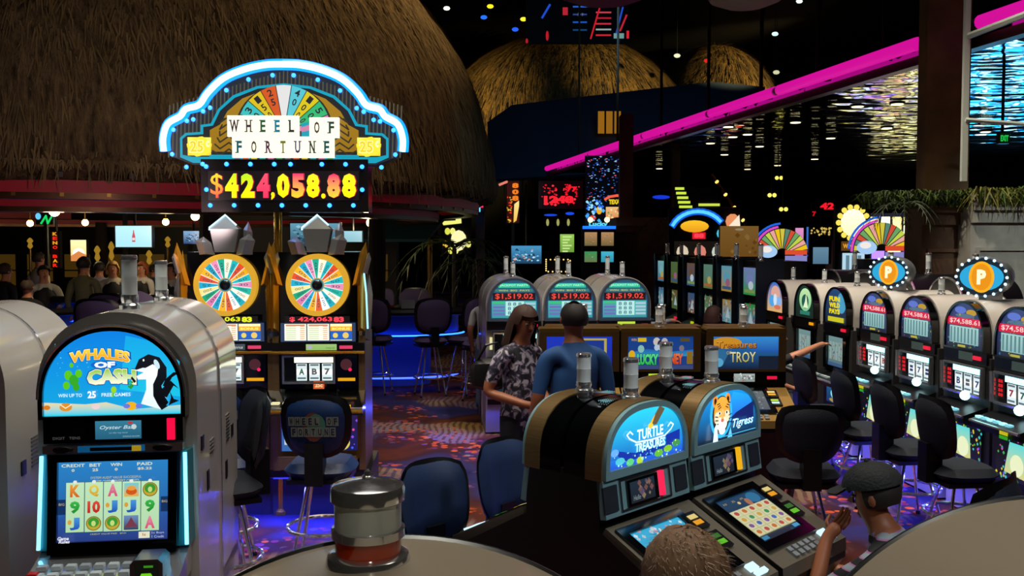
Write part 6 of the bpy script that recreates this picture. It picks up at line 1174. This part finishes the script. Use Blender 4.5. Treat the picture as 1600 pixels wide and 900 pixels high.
screen_tv('bright pale blue screen with a small red bottle, hanging in the pit', 181, 353, 237, 386, 15, lambda a, x0, z0, x1, z1: (a.rect(x0, z0, x1, z1, '#a8e0f0', '#b8ecf4'), a.poly([(-.025, z0+.08), (.025, z0+.08), (.025, 0), (.01, .06), (.006, .1), (-.006, .1), (-.01, .06), (-.025, 0)], '#c04858'), a.rect(-.02, -.06, .02, -.02, '#e8d0d0')), 1.15)
busy = lambda cs, n=60: (lambda a, x0, z0, x1, z1: (a.rect(x0, z0, x1, z1, cs[0], cs[1]), a.specks(x0+.04, z0+.04, x1-.04, z1-.04, n, cs, (x1-x0)*.02, (x1-x0)*.06, .6)))
screen_tv('small blue-white screen left of the yellow-digit wheel slot', 287, 361, 316, 381, 16, busy(('#284878', '#90b8e0', '#b0d8f0', '#18304c')), .9)
screen_tv('screen behind the topper of the red-digit wheel slot', 454, 349, 531, 385, 14, busy(('#1c3850', '#70b0c8', '#a0d8e8', '#205068', '#c06050')), .8)
screen_tv('small pale screen right of the red-digit wheel slot', 536, 361, 566, 378, 16, lambda a, *q: a.rect(*q, '#90c8d8', '#a8e0f0'), .9)
screen_tv('hanging screen with a blue game picture above the left green-glass dome slot', 799, 384, 846, 412, 15.5, busy(('#183858', '#4898c8', '#a8e0f8', '#203048', '#d89070')), 1.0)
screen_tv('dim blue screen under the hut rim, above the bright screen', 176, 313, 210, 332, 17, lambda a, *q: a.rect(*q, '#0c2438', '#143450'), .5)
def vert_letters(txt, c1, c2): return lambda a, x0, z0, x1, z1: (a.rect(x0, z0, x1, z1, '#140404'), [a.text(ch, (x0+x1)/2, z1-(i+.5)*(z1-z0)/len(txt), (x1-x0)*.6, (z1-z0)/len(txt)*.75, (c1, c2)[i % 2], .05) for i, ch in enumerate(txt)])
screen_tv('narrow upright sign with orange and red letters by the bald man', 81, 362, 92, 418, 17.2, vert_letters('KENO BAR', '#f0a020', '#f02818'), 1.0, 'sign', 'upright_sign')
screen_tv('glowing yellow picture panel behind the olive suit', 111, 375, 135, 408, 19, lambda a, x0, z0, x1, z1: (a.rect(x0, z0, x1, z1, '#f0b860', '#fff0b0'), a.ell(0, -.05, .12, .1, '#fffbe0'), a.poly([(x0, z0), (x1, z0), (x1, z0+.12), (0, z0+.2), (x0, z0+.1)], '#c87a40')), 1.25, 'sign', 'picture_panel', hang=False)
def glow_shape(label, name, cat, loc, fn, rz=0, m=1.2):
    t = thing(name, label, cat, loc, rz); a = Art(.003); fn(a); a.obj('lit_face', printmat(m), t); xs = [v[0] for v in a.v]; zs = [v[2] for v in a.v]; obj('backing', MB().box(min(xs), max(xs), .01, .12, min(zs), max(zs)) if name != 'wheel_sign' else MB().prism([(max(xs)*math.cos(PI*k/16)*1.02, max(0, max(xs)*1.02*math.sin(PI*k/16))) for k in range(17)], .01, .12), BLACKM, t); zl = loc.z; cx = (min(xs)+max(xs))/2
    if name != 'wheel_sign': obj('sign_post', MB().box(cx-.03, cx+.03, .04, .1, *((max(zs), 14-zl) if zl > 6 else (-zl, min(zs)))), BLACKM, t)
    return t
glow_shape('little green neon squiggle beside the rod lamp', 'neon_sign', 'sign', at(72, 344, 17.5), lambda a: (a.line([(-.09, -.06), (.0, .08), (.03, -.06), (.1, .06)], .035, '#18c860'), a.ell(-.14, .07, .05, .06, '#60c0f0')))
glow_shape('row of blue and green lights on the inner hut rim', 'light_strip', 'light', at(190, 309, 15.5), lambda a: [a.ell(-.4+.28*k, .0, .09, .02, c) for k, c in enumerate(('#5a50f0', '#20c890', '#28d8c8', '#20a878'))], 0, .9)
for px, py, Y, hgt, lab in ((152, 396, 21, .55, 'small golden statue lamp right of the yellow panel'), (233, 402, 21, .5, 'small golden statue lamp between the tower lights'), (174, 392, 22, .7, 'slim golden figure below the bright screen'), (262, 378, 22, .4, 'small golden candle lamp near the hut post'), (47, 380, 22, .4, 'golden lamp glimmer left of the bald man')):
    hgt *= .62; q = at(px, py, Y); l = thing('accent_lamp', lab, 'lamp', (q.x, Y, 0)); obj('lit_shade', MB().lathe([(.02, q.z-hgt*.5), (.06, q.z-hgt*.3), (.035, q.z), (.07, q.z+hgt*.2), (.04, q.z+hgt*.4), (.01, q.z+hgt*.5)], 10), emis('gold_glow', '#c89830', .55), l); obj('stand', MB().lathe([(.14, 0), (.03, .05), (.03, q.z-hgt*.5)], 10), BRONZE, l)
# back bar of bottles/shelves behind the pit
bs = thing('back_bar', 'dark back bar with dim amber shelves across the rear of the hut', 'bar', (-9.3, 23.2, 0)); obj('bar_body', MB().box(-3.5, 6.5, 0, .6, 0, 2.9), mat('bar_dark', '#0e0a08', .5, noise=.4, nscale=2), bs)
for k in range(11): obj('lit_niche', MB().box(-3.3+k*.9, -2.7+k*.9, -.03, .0, 1.15+.1*(k % 3), 1.9), mat('amber_niche', '#2a1a0c', .5, 0, '#8a6420', .16, noise=.5, nscale=5), bs); obj('shelf', MB().box(-3.35+k*.9, -2.65+k*.9, -.12, 0, 1.5, 1.53), WOOD, bs)

# ---------------------------------------------------------------- lights and signs of the far middle
glow_shape('yellow lit arrow sign among dark palms, right of the teal awning', 'arrow_sign', 'sign', at(718, 352, 24), lambda a: (a.poly([(-.45, .1), (-.1, .12), (-.02, .5), (.02, .55), (.05, .05), (-.4, .0)], '#e8e870', '#f8f8b0'), [a.ell(-.3+.13*(k % 5)-.05*(k//5), -.15-.16*(k//2), .07, .09, ('#d8d850', '#e8e880', '#f0c040')[k % 3], 8) for k in range(8)], a.ell(-.02, -.38, .2, .26, '#f4f0b0', 12)), 0, 1.1)
nb_ = thing('neon_bar', 'short red and blue neon bar beside the yellow arrow sign', 'neon light', at(733, 324, 24)); obj('red_tube', MB().tube([(-.3, 0, .06), (.35, 0, .03)], .04, 6), emis('neon_red', '#ff2850', 1.8), nb_); obj('blue_tube', MB().tube([(-.28, 0, -.06), (.28, 0, -.06)], .06, 6), emis('neon_sky', '#48b8ff', 2.0), nb_); obj('neon_rail', MB().box(-.35, .4, .05, .1, -.12, .1), BLACKM, nb_)
obj('trim_5', MB().box(-.11, .11, 0, .2, 0, 3.1, ch=.03), mat('lilac_column', '#55404c', .7), None, (at(750, 350, 24.2).x, 24.2, 0), kind='structure')
screen_tv('tall orange and red lit sign with a yellow strip, on the far pillar', 792, 283, 811, 348, 26, lambda a, x0, z0, x1, z1: (a.rect(x0, z0, x1, z1, '#300804'), [a.text(c, x0+(x1-x0)*.7, z1-.12-.17*i, .18, .14, '#f08020', .06) for i, c in enumerate('808')], a.poly([(x0+.18, z0), (x0+.26, z0+.06), (x1, z0+.45), (x1, z0+.6), (x0+.2, z0+.5)], '#f8c040', '#ffe890'), a.specks(x0, z0, x0+.14, z1-.4, 30, ('#e83018', '#a01810', '#e0c040'), .015, .03)), 1.0, 'sign', 'upright_sign', hang=False)
nb_ = thing('neon_tube', 'short pinkish tube slanting left of the tall orange sign', 'tube light'); obj('tube_section', MB().tube([at(770, 293, 25), at(792, 284, 24)], .03, 6), emis('neon_salmon', '#f08878', .9), nb_)
def red_led(a): a.rect(-.6, -.35, .6, .4, '#0c0203'); a.specks(-.5, -.25, .5, .3, 60, ('#f01828', '#c01020', '#e83040'), .02, .05, .8); a.text('1248', -.05, -.1, .8, .2, '#ff2030', .06); a.text('77', .3, .18, .3, .14, '#f01828', .05)
glow_shape('board of scattered red LED figures under the far end of the pink tube', 'led_board', 'sign', at(876, 306, 26), red_led)
glow_shape('two small blue lights over pale lamps beneath the red LED board', 'light_strip', 'light', at(873, 336, 26), lambda a: (a.ell(-.22, .0, .18, .03, '#1848e0'), a.ell(.3, .04, .12, .04, '#1c50f0'), [a.ell(-.3+.28*k, -.2, .04, .1, '#a8a860', 8) for k in range(3)]), 0, .9)
glow_shape('tall cluster of blue and coloured lights with an arched red sign, behind the slim pillar', 'light_tower', 'sign', at(944, 322, 23), lambda a: (a.rect(-.45, -.5, .42, 1.2, '#04060c'), a.specks(-.42, .1, .4, 1.18, 150, ('#2858c0', '#4890e8', '#90c8f0', '#183890', '#d04858'), .015, .035, .5), a.line([(.02, .16), (.12, .22), (.3, .25), (.42, .24)], .06, '#f86048'), a.text('TEXAS', .26, .1, .3, .12, '#f0d020', .06), a.rect(.04, -.32, .42, -.02, '#e08850', '#f0c080'), a.specks(.06, -.3, .4, -.04, 16, ('#e05038', '#60a050', '#f0e0a0'), .02, .04), a.ell(-.12, -.1, .07, .1, '#f0b020', 10), a.ell(-.28, -.28, .09, .06, '#e84030', 8), a.specks(-.42, -.35, -.02, .15, 40, ('#2870f0', '#50b8f8', '#a0e0ff'), .02, .05), a.text('Lucky', -.14, -.44, .45, .14, '#60d8f8', .05)), 0, 1.0)
# small upright slots in the far middle, and a lime poster
for k, (px, lab) in enumerate(((923, 'far upright slot with an orange top screen, left of a pair'), (949, 'far upright slot with a cyan lower screen, right of a pair'))):
    q = at(px, 390, 20); t = upright(lab, (q.x, 20, 0), 0); obj('cabinet', MB().box(-.17, .17, 0, .5, 0, 2.5), DARKM, t); glow_panel(t, 'top_screen', -.13, 2.12, .13, 2.4, -.01, busy(('#7a6a40', '#c89868', '#58a898', '#e0c080'), 20), .8); glow_panel(t, 'lower_screen', -.13, 1.78, .13, 2.0, -.01, busy((('#6a7a50', '#3a9a58', '#b0b080'), ('#3098b8', '#48c0d8', '#2080a0'))[k], 14), .9)
    obj('crown_light', MB().ball((0, .1, 2.66), .06, 8), emis('crown_lamp', '#f0e0a0', 2.5), t); obj('crown_neon', MB().tube([(-.17, -.02, 2.5), (.17, -.02, 2.5)], .035, 6), emis('neon_azure', '#1c70ff', 1.6), t)
screen_tv('lime green lit poster left of the two small far slots', 875, 366, 897, 394, 20, lambda a, x0, z0, x1, z1: (a.rect(x0, z0, x1, z1, '#6a9a38', '#98c858'), [a.rect(x0+.05, z1-.07-.06*k, x1-.05-.04*(k % 3), z1-.04-.06*k, '#c8e890') for k in range(6)]), 1.0, 'poster', 'lit_poster', hang=False)
bz_ = at(872, 415, 16).z; bb = thing('bar_sign', 'small cream bulb-framed sign just above the middle green-glass dome slot', 'sign', at(872, 415, 16)); obj('sign_board', MB().box(-.2, .2, 0, .05, -.1, .1), BLACK, bb); obj('sign_post', MB().box(-.02, .02, .02, .05, -bz_, -.1), BLACK, bb)
for k in range(22): u = k/22*4; x, z = ((-.2+.4*u, .1), (.2, .1-.2*(u-1)), (.2-.4*(u-2), -.1), (-.2, -.1+.2*(u-3)))[int(u)]; put('bulb', bpy.data.meshes.get('cream_bulb') or MB().ball((0, 0, 0), .014, 6).mesh('cream_bulb', emis('cream_lamp', '#f0c878', 1.6)), bb, (x, -.01, z))
# far casino seen over the right row
def wheel_fan(label, px, py, Y, r):
    def fn(a):
        for k in range(14):
            t0, t1 = R(12+k*12), R(24+k*12); a.poly([(r*.25*math.cos(t0), r*.25*math.sin(t0)), (r*math.cos(t0), r*math.sin(t0)), (r*math.cos(t1), r*math.sin(t1)), (r*.25*math.cos(t1), r*.25*math.sin(t1))], ('#f0c818', '#f0a8a0', '#c8d850', '#70a868', '#d85038', '#5a8878', '#d8c848')[k % 7]); a.k -= 1
        a.k += 1
        for k in range(15): t0 = R(12+k*12); a.line([(r*.25*math.cos(t0), r*.25*math.sin(t0)), (r*math.cos(t0), r*math.sin(t0))], r*.03, '#283020'); a.k -= 1
        a.k += 1; a.line([(r*1.08*math.cos(R(100+8*k)), r*1.08*math.sin(R(100+8*k))) for k in range(11)], r*.09, '#d850c8'); a.line([(r*1.2*math.cos(R(95+8*k)), r*1.2*math.sin(R(95+8*k))) for k in range(11)], r*.08, '#2868e0'); a.ell(-r*.55, r*.12, r*.36, r*.24, '#a8d0f8'); a.ell(-r*.6, r*.2, r*.2, r*.12, '#f8f0e8'); a.rect(r*.1, r*.0, r*.95, r*.18, '#e05030'); a.rect(r*.1, -r*.3, r*.95, -r*.04, '#8888c8')
    t = glow_shape(label, 'wheel_sign', 'sign', at(px, py, Y), fn, 0, .95); obj('sign_pedestal', MB().box(-r*.6, r*.9, .05, .5, -at(px, py, Y).z, -r*.3), DARKM, t); return t
wheel_fan('striped fan-shaped wheel sign beside the pale planter, the nearer one', 1378, 392, 15.0, .44)
wheel_fan('striped fan-shaped wheel sign behind the white domes, the further one', 1222, 398, 18.5, .5)
glow_shape('pink and blue neon posts between the two fan-shaped wheel signs', 'neon_sign', 'sign', at(1252, 380, 19.0), lambda a: (a.rect(-.12, -.28, .04, .3, '#c05898', '#e898d0'), a.rect(.1, -.26, .2, .32, '#2050b0', '#3878d8'), a.rect(-.2, -.4, -.02, -.3, '#c01830')), 0, .95)
def starburst(a):
    a.ell(0, .0, .22, .24, '#f8f0b0', 16, '#fffbe0'); 
    for k in range(14): t = 2*PI*k/14; a.ell(.25*math.cos(t), .27*math.sin(t), .05, .05, '#f0d858', 8); a.k -= 1
    a.k += 1; a.rect(-.2, -.48, .2, -.32, '#5a3810'); a.text('WINNERS', 0, -.4, .34, .08, '#e0a030', .03); a.rect(-.18, -.9, .2, -.52, '#a8c8d8'); [a.rect(-.12+.1*k, -.86, -.06+.1*k, -.56, '#5a7888') for k in range(3)]
glow_shape('round cream starburst sign on a lit panel, left of the nearer wheel fan', 'starburst_sign', 'sign', at(1333, 348, 16.5), starburst)
glow_shape('dim bulb-edged slot crown between the wheel fans', 'bulb_sign', 'sign', at(1282, 362, 18.5), lambda a: (a.specks(-.22, -.06, .22, .08, 26, ('#d8b848', '#f0d070', '#806020'), .015, .03), a.rect(-.14, -.62, .16, -.3, '#58809a', '#7098b0')), 0, .8)
glow_shape('stepped yellow-green neon sign with arrows, right of the slim pillar', 'neon_sign', 'sign', at(1083, 330, 19), lambda a: ([a.rect(-.36+.02*k, .42-.09*k, -.18+.04*min(k, 4), .47-.09*k, '#c8e048') for k in range(8)], [a.rect(.1+.05*k, .1-.1*k, .52, .15-.1*k, '#c8d850') for k in range(3)], a.rect(-.3, -.18, .56, -.1, '#e0e860', '#f0f0a0')), 0, 1.1)
nb_ = thing('neon_bar', 'thin pink and blue neon bar right of the stepped yellow-green sign', 'neon light', at(1128, 335, 19.4)); obj('pink_tube', MB().tube([(-.28, 0, .0), (.3, 0, .1)], .03, 6), emis('neon_rose', '#f06080', 1.2), nb_); obj('blue_tube', MB().tube([(-.2, 0, -.07), (.3, 0, .02)], .035, 6), emis('neon_royal', '#2058e8', 1.5), nb_); obj('neon_rail', MB().box(-.3, .32, .05, .1, -.15, .15), BLACKM, nb_)
def arch_sign(a):
    a.line([(.5*math.cos(R(35+11*k))-.02, .42*math.sin(R(35+11*k))-.1) for k in range(12)], .12, '#1058d0'); a.line([(.5*math.cos(R(35+11*k))-.02, .42*math.sin(R(35+11*k))-.1) for k in range(12)], .06, '#58c8f8'); a.ell(-.08, .05, .26, .11, '#d89018', 16, '#f0b828'); a.rect(-.12, -.18, .12, -.06, '#d01828'); a.text('88', 0, -.12, .18, .08, '#ff4050', .05); a.ell(.42, -.08, .1, .1, '#48b8d0', 12); a.ell(.42, -.08, .05, .05, '#c8f0f0', 10)
    a.rect(-.45, -.62, .6, -.22, '#14100c'); [(a.ell(-.3+.32*k, -.42, .11, .13, ('#c8b8a0', '#c87868', '#b8c0b8', '#c06858')[k % 4], 10), a.ell(-.3+.32*k, -.62, .07, .08, '#78a0b0', 8)) for k in range(4)]; a.ell(.6, .14, .13, .14, '#d8885a', 10); a.poly([(.48, .0), (.74, .05), (.72, .26)], '#e8d8c0')
glow_shape('arched blue neon sign over a row of small lit slots, behind the twin-screen row', 'arch_sign', 'sign', at(1092, 358, 17.5), arch_sign)
glow_shape('plain tan lit board above the white domes of the right row', 'lit_board', 'sign', at(1155, 378, 17.0), lambda a: (a.rect(-.34, -.26, .34, .28, '#7a5420', '#8a6430'), a.ell(0, .22, .08, .02, '#a89878'), a.specks(-.3, -.2, .3, .2, 12, ('#6a4818', '#94703a'), .02, .05)), 0, .7)
def rod(label, a_, b_, n):
    t = thing('rail', label, 'rail'); obj('rail_tube', MB().tube([a_, b_], .03, 6), mat('copper_rail', '#9a5a2c', .35, .6), t)
    for k in range(n): q = a_.lerp(b_, (k+.6)/n); obj('rail_lamp', MB().ball(q, .045, 6), emis('rail_lamp', '#f0c860', 1.8), t)
rod('copper rail with small lamps slanting down behind the far signs, the longer one', at(1112, 272, 20), at(1166, 352, 20), 4); rod('short copper rail slanting left of the longer lamp rail', at(1108, 312, 20.5), at(1134, 350, 20.5), 1)
for px, py, Y, lab in ((1206, 305, 22, 'pair of small yellow lamps in the dark over the tan board'), (1224, 327, 22, 'lone pair of dim yellow lamps over the further wheel fan'), (1217, 278, 24, 'tiny amber lamps under the mirrored ceiling edge')):
    l = thing('lamp_pair', lab, 'lamp', at(px, py, Y)); [obj('lamp_globe', MB().ball((x, 0, 0), .05, 8), emis('yellow_lamp', '#e8d860', 1.6), l) for x in (-.05, .06)]; obj('lamp_bar', MB().box(-.12, .12, .04, .08, -.03, .03), BLACKM, l); obj('lamp_rod', MB().tube([(0, .06, .03), (0, .06, 4.62-l.location.z)], .012, 5), BLACKM, l)
glow_shape('red LED figures in the dark left of the starburst sign', 'led_board', 'sign', at(1291, 322, 20), lambda a: (a.text('42', .02, .0, .3, .14, '#e81828', .05), a.text('7', -.25, -.16, .08, .1, '#c01020', .05)))
glow_shape('small blue light under the slim middle pillar', 'light_strip', 'light', at(1033, 308, 24), lambda a: a.ell(0, 0, .22, .05, '#1438d8'), 0, 1.0)
ex = screen_tv('green lit exit sign at the right edge of the photo', 1562, 208, 1577, 224, 13, lambda a, x0, z0, x1, z1: (a.rect(x0, z0, x1, z1, '#06180c'), a.text('EXIT', 0, 0, (x1-x0)*.85, (z1-z0)*.6, '#1cc048', .05)), 1.0, 'sign', 'exit_sign')
# glazed screen with pale frame right of the column
gp = thing('window_frame_panel', 'pale metal frame with a cross rail, right of the bronze column', 'frame'); PALE = mat('pale_metal', '#d0dcd0', .4, .1)
obj('upright', MB().box(-.03, .03, 0, .05, 0, 2.3), PALE, gp, at(1507, 283, 10.6)); obj('cross_rail', MB().tube([at(1509, 187, 10.6), at(1640, 197, 10.4)], .025, 6), PALE, gp); obj('top_rail', MB().tube([at(1514, 56, 10.6), at(1640, 8, 9.6)], .035, 6), PALE, gp)
# lights in and below the mirrored ceiling of the next room
DL = MB().lathe([(.1, 0), (.1, .03), (.06, .035)], 12).mesh('downlight', emis('downlight_glow', '#ffeeb0', 3.0))
DLR = MB().lathe([(.13, .01), (.13, .05), (.1, .05)], 12).mesh('downlight_ring', BLACK)
k = 0; ORD = 'first second third fourth fifth sixth seventh eighth ninth tenth eleventh twelfth thirteenth fourteenth fifteenth sixteenth'.split()
for px, py in sorted(((1110, 222), (1138, 196), (1132, 240), (1187, 227), (1168, 263), (1243, 189), (1215, 257), (1298, 214), (1273, 247), (1386, 198), (1145, 212), (1168, 208), (1030, 262), (1340, 164), (1402, 160), (1540, 204))):
    b = (450-py)/FPX; dz = -math.sin(PITCH)+b*math.cos(PITCH); dy = math.cos(PITCH)+b*math.sin(PITCH); Y = (4.59-EYE)/dz*dy
    if Y > 33: continue
    q = at(px, py, Y); t = thing('ceiling_light', 'small round light in the wavy mirrored ceiling, %s from its left end' % ORD[k], 'ceiling light', (q.x, q.y, 4.55), 0, 'ceiling lights in the mirrored ceiling'); put('ring', DLR, t); put('lamp', DL, t, (0, 0, .0)); k += 1
for px, py, col in ((698, 13, '#f8f8e0'), (766, 10, '#f0d020'), (756, 27, '#2060d8'), (818, 30, '#f0e030'), (805, 46, '#2050d0'), (837, 40, '#b0a050'), (1249, 2, '#e8f8f0'), (1211, 53, '#c8f8e8'), (1213, 113, '#b8b890'), (1058, 87, '#d8d8b0'), (1105, 95, '#c02018'), (862, 54, '#c02018')):
    Y = 40; q = at(px, py, Y); n_ = {698: 'cream light, leftmost', 1249: 'white light at the top edge', 1211: 'pale cyan light', 1213: 'dull straw light', 1058: 'pale yellow light', 837: 'dim olive light'}.get(px); nm = {'#f0d020': 'yellow', '#f0e030': 'lemon', '#2060d8': 'blue', '#2050d0': 'deep blue', '#c02018': 'red'}.get(col, 'pale'); t = thing('hanging_light', ('tiny %s in the black upper dark, %s' % (n_ or nm + ' light', ('to the left above the pink tube' if 1000 < px < 1200 else 'above the pink tube' if px > 1000 else 'above the right edge of the thatch'))), 'ceiling light', q, 0, 'tiny lights in the dark overhead'); obj('lamp', MB().ball((0, 0, 0), .11, 8, sc=(1.3, 1, .8)), emis('tiny_' + col[1:], col, 1.6), t); obj('cord', MB().tube([(0, 0, .1), (0, 0, 14-q.z)], .01, 4), BLACKM, t)
for px, lab, r, py in ((945, 'dim round ceiling dish at the top edge, the left one', 1.25, -22), (1165, 'dim round ceiling dish at the top edge, the right one', .85, -6)):
    dY = 13 if px > 1000 else 20; r *= dY/20; q = at(px, py, dY); t = thing('ceiling_dish', lab, 'ceiling light', q); obj('dish', MB().lathe([(.01, -.28*r), (.5*r, -.24*r), (.85*r, -.1*r), (r, .15*r), (.97*r, .2*r)], 32), mat('dish_plaster', '#b8b0a0', .8), t); obj('dish_rod', MB().tube([(0, 0, 0), (0, 0, 14-q.z)], .05, 6), BLACKM, t)
def cluster(a):
    for k in range(5): a.rect(-.1, -.5+.22*k, .5, -.44+.22*k, ('#e82838', '#a0b8b0', '#e03040', '#c82030', '#d84858')[k]); a.rect(-1.0, -.3+.3*k, -.45, -.24+.3*k, ('#184878', '#2060c8', '#304890', '#2868e0', '#1c50b0')[k]); a.k -= 2
    a.k += 2; a.line([(-.3, -.6), (.05, .6)], .06, '#e02030'); a.line([(.7, -.4), (.95, .6)], .06, '#2858e0'); a.line([(.85, -.3), (1.1, .3)], .07, '#d02838'); a.rect(1.1, -.6, 1.2, -.3, '#f02838'); a.rect(.6, -.6, 1.0, -.4, '#78a8a0'); a.rect(-1.4, .3, -1.2, .6, '#c82838'); a.line([(-2.2, .2), (-1.9, .7)], .08, '#2050d0'); a.ell(-2.0, -.5, .06, .2, '#c01828', 8); a.ell(-2.8, -.7, .05, .1, '#c01828', 8)
glow_shape('cluster of red and blue reflections built as lit rungs, high in the dark, top centre', 'neon_sign', 'sign', at(935, 36, 38), cluster, 0, .9)  # reflections, built here as a hanging lit board
# unseen lit panels added so the mirrored ceiling has something to reflect
for k, (x, y, z, w_, h_, cols, s) in enumerate(((10.9, 28, 1.15, 2.8, 2.0, ('#7a5ad8', '#d8c868', '#e8a878', '#c8d8f0', '#503090'), 1.5), (13.6, 33.5, 1.9, 2.4, 2.6, ('#f0e8a0', '#8a8a50', '#c0b070', '#304050'), 1.5), (17.5, 26, 1.4, 2.0, 2.0, ('#a060e0', '#6040c0', '#e0d0f0', '#d07050'), 1.4), (6.2, 31.5, 1.2, 2.6, 1.6, ('#3070e0', '#e04050', '#60b0f0', '#e0d060', '#1838a0'), 1.6), (14.0, 28.3, 1.75, 2.4, 2.7, ('#18a0f0', '#58c8ff', '#a8e8ff', '#2070c0'), 2.4))):
    t = thing('reflection_bank', 'lit panel grid added for the ceiling reflections, %s' % ('violet and gold, under the tube\'s near end', 'pale yellow', 'violet, furthest right', 'blue and red', 'cyan, behind the pale planter')[k], 'reflection panel', (x, y, 0)); a = Art(.003); a.rect(-w_/2, z-h_/2, w_/2, z+h_/2, '#101018'); 
    for i in range(6):
        for j in range(3): xx, zz = -w_/2+w_/6*(i+.1), z-h_/2+h_/3*(j+.1); a.rect(xx, zz, xx+w_/6*.8, zz+h_/3*.75, cols[(i*2+j*3) % len(cols)]); a.k -= 1
    a.obj('glow_grid', printmat(s*2.2), t); obj('grid_back', MB().box(-w_/2-.1, w_/2+.1, .02, .8, 0, z+h_/2+.1), DARKM, t)
# coloured light thrown by the under-counter tubes of the machine rows
def strip_light(p0, p1, power, col, name='kick_light'):
    d = bpy.data.lights.new(name, 'AREA'); d.shape = 'RECTANGLE'; d.size = (Vector(p1)-Vector(p0)).length; d.size_y = .04; d.energy = power; d.color = col; o = bpy.data.objects.new(name, d); COL.objects.link(o)
    o.location = (Vector(p0)+Vector(p1))/2; v = (Vector(p1)-Vector(p0)).normalized(); n_ = Vector((v.y, -v.x, -1.2)).normalized(); z_ = -n_; y_ = z_.cross(v).normalized(); o.rotation_euler = Matrix((v, y_, z_)).transposed().to_euler()
a_, b_ = row_pos(1640), row_pos(1190); n_ = Vector((-.08, 0, .33))
strip_light(b_+n_, a_+n_, 52, (.06, .07, 1)); strip_light((wA.x-.5, 7.46, .33), (wB.x+.5, 7.46, .33), 45, (.06, .07, 1))
strip_light((-1.2, 10.8, .33), (1.6, 10.95, .33), 12, (.06, .08, 1))
